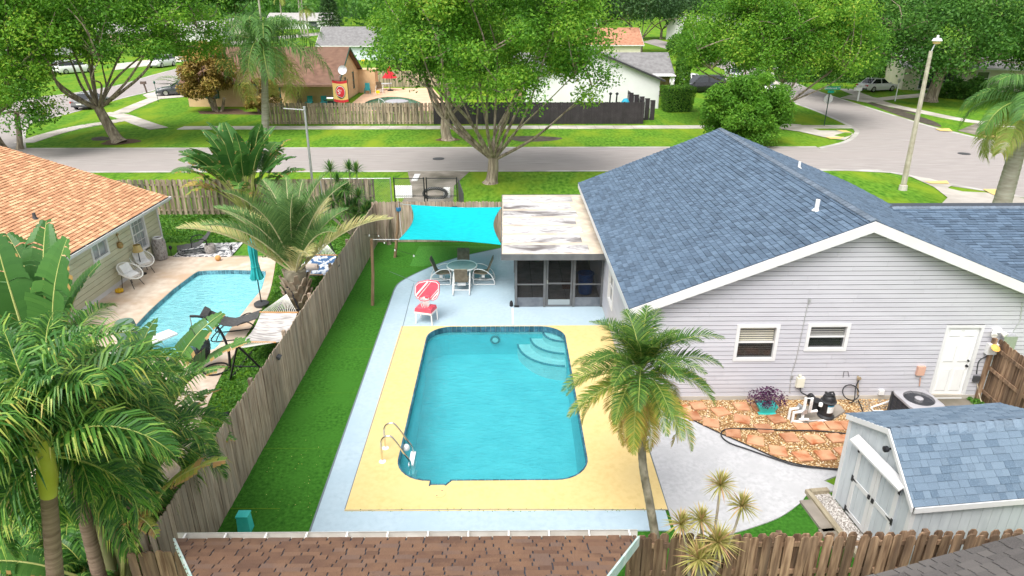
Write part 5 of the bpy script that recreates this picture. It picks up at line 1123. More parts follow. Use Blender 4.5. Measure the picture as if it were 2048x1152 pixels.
# hanging planter, rope and small stump in the fence corner
q = PY(797, 418, 27.0); m = MB(); m.lathe([(.02, -.12), (.09, -.08), (.11, .02), (.10, .06), (.001, .06)], q, 12); hpn = m.build("hanging_pot", M("blue_glaze", (.02, .22, .36), (.04, .10, .20), sc=20, rough=.3), smooth=40); tag(hpn, "small blue hanging pot on a rope in the fence corner", "pot")
m = MB(); m.tube([q + Vector((0, 0, .06)), q + Vector((0, 0, .5))], .008, 5); m.tube([q + Vector((.02, 0, -.12)), q + Vector((.06, 0, -1.3))], .012, 5); m.build("rope", m_white, hpn)
m_bark = M("grey_bark", (.22, .175, .13), (.44, .37, .285), sc=2.2, rough=.95, bump=.9, bsc=7, stretch=(5, 5, .8), c3=(.12, .09, .065), sc3=.8)
b = P(778, 489); m = MB(); m.tube(cr([b, b + Vector((.0, 0, .5)), b + Vector((.05, 0, 1.0)), b + Vector((.14, 0, 1.3))], 4), [.12] + [.09] * 11 + [.05], 8); tag(m.build("tree_stump", m_bark, smooth=60), "thin pale bare trunk standing in the fence corner", "trunk")
rs_ = random.Random(3); bulbs = []
m_bulb = M("white_glass_bulb", (.8, .8, .78), rough=.2)
lt = thing("string_lights", "string of small white bulbs hanging at the fence corner", "string lights", t1); pts = cr([PX(728, 470, -5.6), PY(757, 470, 27.5), PY(780, 494, 26.5), PY(836, 512, 25.0)], 5)
m = MB(); m.tube(pts, .005, 4); m.build("cord", m_black, lt)
for i in range(2, len(pts), 3): m = MB(); m.lathe([(.012, 0), (.035, -.05), (.03, -.08), (.001, -.1)], pts[i], 8); m.build("bulb", m_bulb, lt, smooth=60)
# ================================================================== neighbour's things
# acapulco chairs
m_cord = M("white_cord", (.78, .77, .72), rough=.6); m_cush = M("white_cushion", (.80, .79, .77), (.72, .71, .69), sc=4, rough=.9, stretch=(6, 1, 1))
def acapulco():
    t = thing("round_chair", "x", "chair"); tilt = Matrix.Rotation(rad(32), 4, 'Y')
    def ringp(a, r=1.0, z=0): return tilt @ Vector((.44 * r * math.cos(a), .40 * r * math.sin(a), z)) + Vector((0, 0, .60))
    m = MB(); m.tube([ringp(i * math.pi / 14) for i in range(28)], .022, 6, closed=True); m.build("rim", m_cord, t, False, smooth=60)
    m = MB(); N_ = 44
    for i in range(N_): a = i * 2 * math.pi / N_; m.tube([ringp(a), ringp(a, .62, -.17), ringp(a, .25, -.24)], .006, 4)
    m.tube([ringp(i * math.pi / 8, .25, -.24) for i in range(16)], .012, 5, closed=True); m.build("cord_seat", m_cord, t, False)
    for i in range(4): a = math.pi / 4 + i * math.pi / 2; m = MB(); m.tube([ringp(a, .55, -.16), Vector((.36 * math.cos(a), .34 * math.sin(a), 0))], .012, 6); m.build("leg", m_blackm, t, False)
    m = MB(); m.box(ringp(0, 0, -.17) + Vector((.02, 0, .02)), (.5, .44, .10), mtx=Matrix.Rotation(rad(18), 4, 'Y')); m.build("cushion", m_cush, t, False)
    m = MB(); m.box(ringp(math.pi, .45, -.05), (.12, .42, .32), mtx=Matrix.Rotation(rad(-28), 4, 'Y')); m.build("pillow", m_cush, t, False)
    return t
ac_ = acapulco(); q = P(262, 574); ac_.location = (q.x + .1, q.y, .036); ac_.rotation_euler = (0, 0, rad(-15)); tag(ac_, "white cord lounge chair with cushion, nearer one by the sage wall", group="white cord chairs by the wall"); ac_.scale = (1.05,) * 3
q = P(298, 548); place(ac_, (q.x - .15, q.y, .036), rad(-35), "white cord lounge chair with cushion, farther one below the tall window", "white cord chairs by the wall")
q = P(268, 550); q.x = NX + .32; fl_ = thing("floor_lamp", "floor lamp with yellow shade between the white cord chairs", "lamp", (q.x, q.y, .036))
m = MB(); m.lathe([(.14, 0), (.14, .03), (.02, .05), (.015, 1.0)], n=14); m.build("stand", m_blackm, fl_, False, smooth=40); m = MB(); m.lathe([(.19, .95), (.13, 1.22), (.125, 1.22), (.185, .95)], n=18); m.build("shade", M("yellow_lampshade", (.60, .45, .17), (.68, .54, .25), sc=6, rough=.8, transl=.3), fl_, False, smooth=60)
q = P(322, 522); vz = thing("floor_vase", "tall woven grey floor vase at the corner of the sage house", "vase", (q.x, q.y + .1, .036))
m_wk = M("grey_wicker", (.20, .18, .17), (.42, .40, .38), sc=9, rough=.9, bump=.8, bsc=14, rnd=.1); m = MB(); m.lathe([(.17, 0), (.21, .1), (.25, .5), (.20, .88), (.19, .95), (.15, .95), (.16, .8)], n=20); m.build("body", m_wk, vz, False, smooth=50)
m = MB()
for i in range(10):
    for s_ in (-1, 1): m.tube([((.255 - .12 * abs(z - .5) ** 2 * 1.1) * math.cos(i * .628 + s_ * z * 2.2), (.255 - .12 * abs(z - .5) ** 2 * 1.1) * math.sin(i * .628 + s_ * z * 2.2), z) for z in [.05 + .09 * k_ for k_ in range(10)]], .012, 4)
m.build("weave", M("pale_wicker", (.42, .40, .38), rough=.9), vz, False)
m = MB(); m.tube([(.17 * math.cos(i * .3927), .17 * math.sin(i * .3927), .95) for i in range(16)], .03, 6, closed=True); m.build("rim", m_pvc, vz, False, smooth=60)
q = P(240, 587); m = MB()
for i in range(7): a = i * 2 * math.pi / 6; c_ = (0, 0) if i == 6 else (math.cos(a) * .09, math.sin(a) * .09); m.lathe([(.001, -.07), (.05, -.05), (.07, 0), (.05, .05), (.001, .07)], q + Vector((c_[0], c_[1], .12)), 10)
tag(m.build("yellow_ornament", M("yellow_glaze", (.70, .45, .02), (.55, .30, .01), sc=14, rough=.4), smooth=60), "yellow knobbly ornament on the deck at the foot of the sage wall", "ornament")
q = P(437, 523); m = MB(); m.lathe([(.12 * math.sin(t), .12 - .12 * math.cos(t)) for t in [i * math.pi / 10 for i in range(11)]], (q.x, q.y, .036), 16); bl_ = m.build("ball", M("orange_rubber", (.55, .27, .09), (.60, .31, .11), sc=8, rough=.7), smooth=60); tag(bl_, "orange ball lying on the neighbour's pool deck", "ball")
# umbrella
q = P(524, 613); um = thing("patio_umbrella", "closed turquoise patio umbrella on a round black base", "umbrella", (q.x, q.y, .036))
m = MB(); m.lathe([(.24, 0), (.26, .03), (.26, .10), (.22, .13), (.04, .15), (.03, .2)], n=24); m.build("base", m_dgrey, um, False, smooth=40); m = MB(); m.tube([(0, 0, .1), (-.02, 0, 2.2)], .022, 8); m.build("pole", m_blackm, um, False)
m = MB(); nn_ = 20; vs = []; prf = [(.03, 2.5), (.09, 2.4), (.12, 2.1), (.10, 1.65), (.13, 1.3), (.19, 1.05), (.14, 1.0)]
for k_, (r_, z) in enumerate(prf):
    for i in range(nn_): a = 2 * math.pi * i / nn_; rr = r_ * (1 + (.28 if i % 2 else -.2) * (0 if k_ == 0 else 1)); vs.append((rr * math.cos(a) - .02, rr * math.sin(a), z + (.06 if i % 4 == 0 and k_ > 4 else 0)))
m.add(vs, [(k_ * nn_ + i, k_ * nn_ + (i + 1) % nn_, (k_ + 1) * nn_ + (i + 1) % nn_, (k_ + 1) * nn_ + i) for k_ in range(len(prf) - 1) for i in range(nn_)]); m.build("canopy", M("turquoise_canvas", (.05, .60, .62), (.08, .68, .70), sc=4, rough=.8, transl=.2), um, False, smooth=40)
m = MB(); m.tube([(.15 * math.cos(i * .5236) - .02, .15 * math.sin(i * .5236), 1.5) for i in range(12)], .012, 5, closed=True); m.build("strap", m_teal, um, False)
# hammocks
m_ham = M("white_hammock_quilt", (.27, .255, .25), (.56, .535, .52), sc=2.4, rough=.9, stretch=(1, 6, 1), lo=.36, hi=.58); m_bluep = M("blue_patterned_cloth", (.06, .13, .26), (.62, .66, .70), sc=7, rough=.9, lo=.46, hi=.52, dist=.6, detail=0); m_spread = M("hammock_spreader_wood", (.50, .26, .10), rough=.5)
def hammock(label, c, yaw, bed_m, L=3.6, zb=.55, wd=1.15):
    t = thing("hammock", label, "hammock", (c.x, c.y, .01), yaw); h = L / 2; bl_ = 1.0
    n1, n2 = 14, 8; vs = []
    for i in range(n1 + 1):
        for j in range(n2 + 1):
            a, b = i / n1 * 2 - 1, j / n2 * 2 - 1; vs.append((a * bl_, b * wd / 2, zb + .34 * a * a + .10 * b * b * (1 - a * a)))
    m = MB(); m.add(vs, [(i * (n2 + 1) + j, i * (n2 + 1) + j + 1, (i + 1) * (n2 + 1) + j + 1, (i + 1) * (n2 + 1) + j) for i in range(n1) for j in range(n2)]); m.build("bed", bed_m, t, False, smooth=70)
    for s_ in (-1, 1):
        m = MB(); m.tube([(s_ * 1.02, -wd / 2 - .04, zb + .36), (s_ * 1.02, wd / 2 + .04, zb + .36)], .024, 8); m.build("spreader_bar", m_spread, t, False)
        m = MB()
        for j in range(17): y = (j / 16 * 2 - 1) * wd / 2; m.tube([(s_ * 1.0, y, zb + .35), (s_ * h * .93, 0, zb + .62)], .008, 4)
        m.build("cord", m_cord, t, False)
        m = MB(); m.tube(cr([(s_ * (h + .02) * .80, -.62, 0), (s_ * (h + .08), -.05, 1.26), (s_ * (h + .08), .05, 1.26), (s_ * (h + .02) * .80, .62, 0)], 5), .03, 8); m.tube([(s_ * (h - .12), -.32, .6), (s_ * (h - .12), .32, .6)], .02, 6); m.build("stand_end", m_blackm, t, False, smooth=60)
        m = MB(); m.tube([(s_ * h * .93, 0, zb + .62), (s_ * (h + .05), 0, 1.2)], .012, 5); m.build("chain", m_steel, t, False)
    for y in (-.6, .6): m = MB(); m.tube([(-h * .8, y, .05), (h * .8, y, .05)], .028, 8); m.build("stand_rail", m_blackm, t, False)
    return t
hammock("white quilted hammock on a black stand along the grey fence", P(538, 672, .6), rad(88), m_ham, L=4.0)
h2 = hammock("blue patterned hammock with cream pillow behind the big palm", P(630, 545, .6), rad(88), m_bluep, L=3.6)
q = P(620, 534, .95); m = MB(); m.lathe([(.05, -.32), (.12, -.28), (.14, 0), (.12, .28), (.05, .32)], q, 12, Matrix.Rotation(math.pi / 2, 4, 'Y')); tag(m.build("pillow", M("cream_pillow", (.66, .55, .46), (.72, .62, .54), sc=4, rough=.9), smooth=50), "cream bolster pillow lying on the blue patterned hammock", "pillow")
# sling rocker lounge by the pool
m_gsl = M("dark_grey_sling", (.06, .06, .062), (.09, .09, .09), sc=12, rough=.8, bump=.2, bsc=60)
lg = thing("lounge_chair", "dark grey rocking sun lounger beside the neighbour's pool", "lounge chair", P(470, 672, .036), rad(10))
def slab(m, pts, hw, th=.02):
    k_ = len(pts); vs = []
    for p in pts: vs += [Vector((p[0], -hw, p[1])), Vector((p[0], hw, p[1]))]
    vs += [q_ - Vector((0, 0, th)) for q_ in vs]; fs = []
    for i in range(k_ - 1): a = 2 * i; fs += [(a, a + 1, a + 3, a + 2), (2 * k_ + a, 2 * k_ + a + 2, 2 * k_ + a + 3, 2 * k_ + a + 1), (a, a + 2, 2 * k_ + a + 2, 2 * k_ + a), (a + 1, 2 * k_ + a + 1, 2 * k_ + a + 3, a + 3)]
    fs += [(0, 2 * k_, 2 * k_ + 1, 1), (2 * k_ - 2, 2 * k_ - 1, 4 * k_ - 1, 4 * k_ - 2)]; m.add(vs, fs)
m = MB(); slab(m, [(-.85, .95), (-.5, .72), (-.2, .55), (.05, .50), (.4, .58), (.85, .72)], .32); m.build("sling", m_gsl, lg, False, smooth=40)
m = MB(); m.box((-.74, 0, .92), (.2, .5, .09), mtx=Matrix.Rotation(rad(35), 4, 'Y')); m.build("headrest", m_gsl, lg, False)
for s_ in (-1, 1): m = MB(); m.tube(cr([(-.2, s_ * .34, .55), (-.65, s_ * .34, .06), (0, s_ * .34, 0.03), (.6, s_ * .34, .10), (.72, s_ * .34, .4), (.5, s_ * .34, .62), (.2, s_ * .34, .52)], 5), .02, 8); m.build("rocker", m_blackm, lg, False, smooth=60)
for a, b in ((-.5, .05), (.6, .12)): m = MB(); m.tube([(a, -.34, b), (a, .34, b)], .016, 6); m.build("crossbar", m_blackm, lg, False)
lg2 = thing("lounge_chair", "dark grey lounge chair on the patterned rug at the lawn edge", "lounge chair", P(395, 503, .07), rad(25))
m = MB(); slab(m, [(-.75, .28), (-.2, .30), (.1, .34), (.45, .62), (.72, .98)], .32); m.build("sling", m_gsl, lg2, False, smooth=40)
for s_ in (-1, 1): m = MB(); m.tube(cr([(-.75, s_ * .33, .27), (-.6, s_ * .33, .02), (.3, s_ * .33, .02), (.42, s_ * .33, .3), (.3, s_ * .33, .6), (-.1, s_ * .33, .58), (-.2, s_ * .33, .3)], 4), .02, 6); m.build("side_frame", m_blackm, lg2, False, smooth=60)
q = P(417, 505, .07); m = MB(); m.lathe([(.20, 0), (.22, .1), (.22, .3), (.20, .38), (.19, .38), (.18, .3)], (q.x + .1, q.y, .06), 18); tag(m.build("drum_stool", m_wk, smooth=40), "round grey drum stool beside the lounge chair on the rug", "stool")
for (u, v, w_) in ((343, 512, "at the house corner"), (464, 512, "at the right end of the rug")):
    q = P(u, v); m = MB(); m.tube([q, q + Vector((.02, 0, .32))], .014, 6); m.lathe([(.05, 0), (.07, .1), (.03, .16), (.001, .17)], q + Vector((.02, 0, .3)), 10); tag(m.build("path_light", m_blackp, smooth=40), "small black garden path light " + w_, "path light", "path lights")
# egg swing chair
eg = thing("hanging_egg_chair", "black woven hanging egg chair on a curved stand by the pool", "hanging chair", P(405, 742, .036), rad(190))
m = MB(); m.tube(cr([(-.9, 0, .06), (-.95, 0, .8), (-.75, 0, 1.6), (-.35, 0, 2.0), (.05, 0, 2.08)], 6), .045, 8); m.build("stand", m_blackm, eg, False, smooth=60); m = MB(); m.tube([(.42 * math.cos(i * .3) - .45, .42 * math.sin(i * .3), .04) for i in range(21)], .03, 6, closed=True); m.build("base", m_blackm, eg, False)
m_web = M("black_wicker", (.02, .02, .022), (.05, .05, .052), sc=14, rough=.7, bump=.6, bsc=40); m = MB()
def eggp(a, b): # a around, b 0 bottom..1 top
    z = .35 + 1.35 * b; r_ = .52 * math.sin(math.pi * (.12 + .86 * b)) ** .7; return Vector((.05 + r_ * math.cos(a) * .85, r_ * math.sin(a), z))
A0 = 1.25; na, nb_ = 20, 12; vs = [eggp(A0 + (2 * math.pi - 2 * A0) * i / na, j / nb_) for j in range(nb_ + 1) for i in range(na + 1)]
m.add(vs, [(j * (na + 1) + i, j * (na + 1) + i + 1, (j + 1) * (na + 1) + i + 1, (j + 1) * (na + 1) + i) for j in range(nb_) for i in range(na)]); m.build("shell", M("wicker_web", (.02, .02, .022), (.05, .05, .05), sc=14, rough=.7, alpha=.85), eg, False, smooth=60)
m = MB(); ed = [eggp(A0, j / 10) for j in range(11)] + [eggp(2 * math.pi - A0, 1 - j / 10) for j in range(11)]; m.tube(ed, .03, 6, closed=True); m.build("rim", m_web, eg, False, smooth=60)
m = MB()
for j in range(1, 12):
    m.tube([eggp(A0 + (2 * math.pi - 2 * A0) * i / na, j / 12) for i in range(na + 1)], .009, 4)
m.build("weave", m_web, eg, False)
m = MB(); m.lathe([(.2, 0), (.42, .03), (.45, .10), (.3, .15), (.001, .15)], (.1, 0, .52), 18); m.build("cushion", m_dgrey, eg, False, smooth=50); m = MB(); m.tube([(.05, 0, 2.08), (.05, 0, 1.68)], .014, 6); m.build("chain", m_steel, eg, False)
eg.scale = (.85,) * 3
# diving board, rain barrel
q = P(285, 690, .3); m = MB(); m.box((q.x, q.y, .33), (.5, 2.0, .06), rad(-35)); db = m.build("diving_board", m_white); tag(db, "white diving board at the near end of the neighbour's pool", "diving board"); m = MB(); m.box((q.x - .5, q.y - .7, .16), (.5, .5, .30), rad(-35)); m.build("stand", m_white, db)
q = P(262, 700, 0); br_ = thing("rain_barrel", "grey-green barrel with steel hoops among the banana leaves", "barrel", (q.x, q.y, .036)); m = MB(); m.lathe([(.26, 0), (.30, .25), (.31, .5), (.29, .8), (.26, .95), (.001, .93)], n=20); m.build("body", M("green_barrel", (.10, .17, .13), (.15, .22, .17), sc=5, rough=.6), br_, False, smooth=40); m = MB()
for z, r_ in ((.2, .297), (.75, .3)): m.tube([(r_ * math.cos(i * .3142), r_ * math.sin(i * .3142), z) for i in range(20)], .015, 5, closed=True)
m.build("hoop", m_galv, br_, False)
# black post with hose behind the fence
q = P(392, 905); m = MB(); m.box((-6.55, q.y, .55), (.12, .12, 1.1), .2); m.tube(cr([(-6.45, q.y, 1.05), (-6.2, q.y + .1, 1.15), (-6.15, q.y, .8)], 4), .02, 6); tag(m.build("hose_post", m_blackm, smooth=40), "black hose post behind the grey fence under the palm", "post")
# ================================================================== palms
def frond_mesh(name, L, n, ll, lw, elev, arch, mats, seed, vee=35, ldroop=.6, fwd=.55, s0=.12, rlo=0, rhi=.7, stem_r=.016, p=1.3, prof=None, curl=0, vj=9, tip=.0):
    """one palm frond growing from the origin along +x: rachis plus two rows of drooping leaflets"""
    rg = random.Random(seed); K = 18; pts = [Vector((0, 0, 0))]; tans = []
    for i in range(K):
        s = (i + .5) / K; a = rad(elev) - rad(arch) * s ** p; d = Vector((math.cos(a), curl * s * .3, math.sin(a))); tans.append(d); pts.append(pts[-1] + d * (L / K))
    m = MB(); m.m = 0; m.rv = .5; m.tube(pts, [stem_r * (1 - .8 * i / K) for i in range(K + 1)], 5)
    m.m = 1
    for i in range(n):
        s = s0 + (1 - s0) * (i + .5) / n; f_ = s * K; k_ = min(int(f_), K - 1); base = pts[k_].lerp(pts[k_ + 1], f_ - k_); t = tans[k_].normalized()
        side0 = Vector((0, 1, 0)); up = side0.cross(t); up = -up if up.z < 0 and abs(up.z) > .01 else up
        pr = prof(s) if prof else (math.sin(math.pi * min(1, .18 + .8 * s)) ** .7)
        for sg in (-1, 1):
            l_ = ll * pr * rg.uniform(.88, 1.1); v_ = rad(vee + rg.uniform(-vj, vj)); fw = fwd + .5 * max(0, s - .7) * 2 + rg.uniform(-.06, .06)
            d = (side0 * sg * math.cos(v_) + up * math.sin(v_) + t * fw).normalized(); m.rv = min(.999, rlo + (rhi - rlo) * rg.random() ** 1.3)
            wv = t.cross(d).cross(d).normalized() * (lw / 2) * (.6 + .5 * pr); q = base; vs = [q - wv * .5, q + wv * .5]; dd_ = d.copy(); g = ldroop * rg.uniform(.8, 1.2)
            for j, w_ in ((1, 1.0), (2, .75), (3, .06)):
                q = q + dd_ * (l_ / 3); vs += [q - wv * w_, q + wv * w_]; dd_ = (dd_ + Vector((0, 0, -1)) * g * (.3 + .45 * j)).normalized()
            m.add(vs, [(0, 1, 3, 2), (2, 3, 5, 4), (4, 5, 7, 6)])
            if tip: m.r[-1] = min(.999, m.r[-1] + tip * rg.random()); m.r[-2] = min(.999, m.r[-2] + tip * .3 * rg.random())
    return m.mesh(name, mats, smooth=None)
def palm(label, base, top, r0, r1, trunk_m, stops, nf, elevs, L, nl, ll, lw, mats, seed, bend=(0, 0), rings=True, arch=(60, 95), vee=35, ldroop=.6, fwd=.55, nm="palm_tree", old=.5, stem_r=.016, shaft=None, ellip=None, prof=None, rots=None, skip=None, **kw):
    rg = random.Random(seed); base, top = Vector(base), Vector(top); t = thing(nm, label, "palm", base)
    mid = base.lerp(top, .5) + Vector((bend[0], bend[1], 0)); c = cr([base, base.lerp(mid, .55), mid, mid.lerp(top, .55), top], 12); m = MB(); k_ = len(c)
    rr = [(r0 + (r1 - r0) * i / (k_ - 1)) * (1 + (.05 if rings and i % 2 else 0)) for i in range(k_)]; rr[0] *= 1.25
    m.tube(c, rr, 12); m.build("trunk", trunk_m, t, smooth=50)
    if shaft:
        m = MB(); ax = (c[-1] - c[-4]).normalized(); m.tube([top - ax * .05, top + ax * shaft * .35, top + ax * shaft * .8, top + ax * shaft * 1.1], [r1 * 1.05, r1 * 1.35, r1 * 1.0, r1 * .5], 12); m.build("crownshaft", M("crownshaft", (.42, .42, .05), (.52, .52, .09), sc=3, rough=.5), t, smooth=60); top = top + ax * shaft
    nv = len(elevs); ms = []
    for j, e in enumerate(elevs):
        o_ = j / max(1, nv - 1); hi_ = .55 + .45 * max(0, (o_ - old) / (1 - old + 1e-6)) if old < 1 else .6; lo_ = .0 + .85 * max(0, (o_ - old) / (1 - old + 1e-6)) if old < 1 else 0
        for v_ in range(2): ms.append((j, frond_mesh("frond", L * rg.uniform(.92, 1.06) * (.75 if j == 0 else 1), nl, ll, lw, e + rg.uniform(-5, 5), arch[0] + (arch[1] - arch[0]) * rg.random(), mats, seed * 31 + j * 2 + v_, vee, ldroop, fwd, rlo=lo_, rhi=hi_, stem_r=stem_r, prof=prof, curl=rg.uniform(-.5, .5), **kw)))
    for i in range(nf):
        j = int(i / nf * nv); me = ms[j * 2 + (i % 2)][1]; az = (i * 137.5 + rg.uniform(-14, 14)) if rots is None else rots[i % len(rots)] + rg.uniform(-8, 8)
        if skip and skip((az + 180) % 360 - 180, j): continue
        o_ = top + Vector((0, 0, -.10 * j / nv * 2)); sc_ = rg.uniform(.88, 1.1)
        inst("frond", me, Matrix.Translation(o_) @ Matrix.Rotation(rad(az), 4, 'Z') @ Matrix.Rotation(rg.uniform(-.12, .12), 4, 'X') @ Matrix.Scale(sc_, 4), t)
    return t, top
m_ptrunk = M("palm_trunk", (.21, .19, .135), (.36, .33, .25), sc=3, rough=.95, bump=.8, bsc=12, stretch=(4, 4, 3), c3=(.14, .125, .085), sc3=1.5)
m_ptrunk2 = M("ringed_palm_trunk", (.19, .125, .09), (.31, .22, .165), sc=2, rough=.95, bump=.8, bsc=6, stretch=(1, 1, 9))
m_qtrunk = M("grey_palm_trunk", (.30, .27, .22), (.42, .39, .33), sc=2, rough=.95, bump=.4, bsc=5, stretch=(1, 1, 5))
m_rachis = M("frond_stem", (.30, .36, .08), (.40, .42, .12), sc=3, rough=.6)
m_rachisp = M("pale_frond_stem", (.50, .46, .24), (.58, .54, .32), sc=3, rough=.6)
lf_main = leafmat("feather_palm_leaf", [(0, (.035, .10, .018)), (.35, (.075, .18, .026)), (.55, (.16, .28, .04)), (.72, (.36, .36, .06)), (.88, (.56, .41, .08)), (1, (.44, .27, .09))], .35)
lf_left = leafmat("dark_palm_leaf", [(0, (.03, .11, .022)), (.3, (.065, .19, .032)), (.5, (.14, .31, .05)), (.66, (.30, .45, .08)), (.85, (.52, .54, .12)), (1, (.54, .44, .11))], .3, .35)
lf_grey = leafmat("grey_palm_leaf", [(0, (.10, .21, .065)), (.4, (.17, .31, .095)), (.65, (.27, .39, .13)), (.85, (.46, .47, .20)), (1, (.58, .48, .2))], .35)
lf_queen = leafmat("queen_palm_leaf", [(0, (.075, .18, .045)), (.4, (.125, .28, .065)), (.7, (.21, .38, .08)), (.9, (.36, .43, .10)), (1, (.42, .38, .12))], .4)
# curved palm by the pool
pb = Vector((2.98, 10.35, 0)); pt = PY(1281, 742, 10.9)
mp_, mtop = palm("slim curved feather palm standing at the corner of the yellow pool deck", pb, pt, .085, .07, m_ptrunk, None, 58, [82, 64, 46, 28, 8, -14, -36, -58], 1.55, 62, .34, .017, [m_rachis, lf_main], 3, bend=(-.12, .05), arch=(48, 90), vee=24, ldroop=.3, fwd=.8, old=.3, stem_r=.012, vj=14, tip=.25)
m = MB()
for i in range(9): a = i * .7; m.tube(cr([mtop + Vector((0, 0, -.1)), mtop + Vector((.18 * math.cos(a), .18 * math.sin(a), -.25)), mtop + Vector((.22 * math.cos(a), .22 * math.sin(a), -.75))], 4), .014, 5)
m.build("dead_stalk", m_post, mp_)
# foreground palms on the left
q = PY(97, 985, 7.3)
for (b_, t_, lb, sd_, nf) in ((( q.x - .7, 7.15, 0), (q.x, 7.3, q.z), "foreground palm with yellow crownshaft and ringed brown trunk at the lower left", 5, 34),
                          ((-7.0, 8.9, 0), (-6.9, 9.0, 3.7), "second feather palm behind the foreground palm at the left edge", 6, 38),
                          ((-6.9, 10.0, 0), (-6.8, 10.1, 2.5), "lower palm leaning against the grey fence below the foreground palm", 7, 30)):
    palm(lb, b_, t_, .115, .095, m_ptrunk2, None, nf, [84, 66, 46, 24, 0, -26], 2.0, 58, .68, .030, [m_rachis, lf_left], sd_, arch=(65, 110), vee=36, ldroop=.95, fwd=.75, old=1.0, stem_r=.018, vj=24, tip=.5, shaft=.75 if sd_ < 7 else .4, skip=(lambda a, j: j >= 3 and abs(a + 60) < 34) if sd_ == 5 else None)
# grey feather palm beside the neighbour's pool
q = P(602, 640); tq = PY(590, 540, q.y); gpalm, gt = palm("big grey-green feather palm with booted trunk beside the neighbour's pool", q, tq, .34, .36, m_ptrunk, None, 26, [88, 80, 71, 61, 49], 3.5, 74, .75, .032, [m_rachisp, lf_grey], 9, arch=(36, 62), vee=34, ldroop=.22, fwd=.85, old=.75, stem_r=.035, rings=False, p=1.8)
m = MB(); rg = random.Random(4)
for i in range(46):
    a = i * 2.4; z = .2 + 1.25 * i / 46; d = Vector((math.cos(a), math.sin(a), 0)); b_ = Vector((q.x, q.y, z)) + d * .28
    m.prism([b_ + Vector((-d.y, d.x, 0)) * .12, b_ - Vector((-d.y, d.x, 0)) * .12, b_ + d * .2 - Vector((-d.y, d.x, 0)) * .05 + Vector((0, 0, .4)), b_ + d * .2 + Vector((-d.y, d.x, 0)) * .05 + Vector((0, 0, .4))], (0, 0, 0), d * .05)
m.build("leaf_boot", M("leaf_boot", (.25, .19, .13), (.42, .35, .27), sc=4, rough=.95, bump=.4, bsc=20), gpalm)
# queen palm across the street
b_ = P(531, 262); qz = PY(528, 88, b_.y + .3); dprof = lambda s: .55 + .45 * math.sin(math.pi * s)
palm("tall drooping queen palm by the fence corner of the tan house", b_, qz, .30, .24, m_qtrunk, None, 30, [78, 54, 30, 8, -16], 5.4, 60, 1.5, .055, [m_rachis, lf_queen], 12, vj=30, tip=.3, arch=(85, 125), vee=10, ldroop=1.3, fwd=.5, old=.75, stem_r=.04, prof=dprof)
# palm at the right edge, behind the wing roof
q = PY(2020, 405, 30); tq = PY(2062, 205, 30)
palm("palm with stout pale trunk at the right edge behind the blue roof", (q.x - .35, 30, 0), tq, .40, .26, m_qtrunk, None, 22, [72, 44, 18, -8], 3.2, 60, 1.0, .045, [m_rachis, lf_queen], 14, arch=(80, 120), vee=15, ldroop=1.1, fwd=.5, old=.5, stem_r=.035, prof=dprof)
# ================================================================== banana-like plants
lf_ban = leafmat("banana_leaf", [(0, (.04, .13, .03)), (.4, (.08, .21, .045)), (.65, (.15, .31, .065)), (.78, (.30, .38, .07)), (.9, (.55, .42, .10)), (1, (.42, .24, .10))], .3, .4)
m_midrib = M("leaf_midrib", (.42, .46, .14), (.52, .53, .2), sc=3, rough=.5)
def ban_leaf(L, W, pet, elev, arch, seed, lo=0, hi=.6, split=.12, brown=.12):
    rg = random.Random(seed); m = MB(); K = 26; np_ = 8; pts = [Vector((0, 0, 0))]; a0 = rad(elev)
    for i in range(np_): pts.append(pts[-1] + Vector((math.cos(a0 + .12 * (1 - i / np_)), 0, math.sin(a0 + .12 * (1 - i / np_)))) * (pet / np_))
    bpts = [pts[-1]]; tans = []
    for i in range(K): a = a0 - rad(arch) * ((i + 1) / K) ** 1.4; d = Vector((math.cos(a), 0, math.sin(a))); tans.append(d); bpts.append(bpts[-1] + d * L / K)
    m.m = 0; m.tube(pts + bpts[1:], [.045 - .02 * i / np_ for i in range(np_ + 1)] + [.024 * (1 - .85 * i / K) for i in range(K)], 6)
    m.m = 1
    for sg in (-1, 1):
        off = 0; rv = lo + (hi - lo) * rg.random(); edge_prev = None; gap = 0; base_v = rad(28 + rg.uniform(-8, 8)); sag = rg.uniform(.2, .7)
        for i in range(K):
            s = (i + .5) / K; w_ = W / 2 * (math.sin(math.pi * min(.97, .06 + .94 * s)) ** .5) * (1 - .25 * s); t = tans[i]; side = Vector((0, sg, 0)); up = Vector((-t.z, 0, t.x))
            if rg.random() < split: gap = .25; base_v = rad(rg.uniform(5, 38)); sag = rg.uniform(.3, 1.2); rv = lo + (hi - lo) * rg.random()
            m.rv = min(.999, max(0, rv + rg.uniform(-.06, .06))); a_, b_ = bpts[i], bpts[i + 1]; a2 = a_.lerp(b_, gap); gap = 0
            d1 = (side * math.cos(base_v) + up * math.sin(base_v) + t * .35).normalized(); d2 = (d1 + Vector((0, 0, -1)) * sag * .7).normalized(); d3 = (d2 + Vector((0, 0, -1)) * sag).normalized()
            p1a, p1b = a2 + d1 * w_ * .45, b_ + d1 * w_ * .45; p2a, p2b = p1a + d2 * w_ * .4, p1b + d2 * w_ * .4; w3 = w_ * .15 * rg.uniform(.6, 1.5); p3a, p3b = p2a + d3 * w3, p2b + d3 * w3
            m.add([a2, b_, p1b, p1a, p2b, p2a], [(0, 1, 2, 3), (3, 2, 4, 5)])
            if rg.random() < brown: m.rv = .97
            m.add([p2a, p2b, p3b, p3a], [(0, 1, 2, 3)])
    return m.mesh("leaf", [m_midrib, lf_ban])
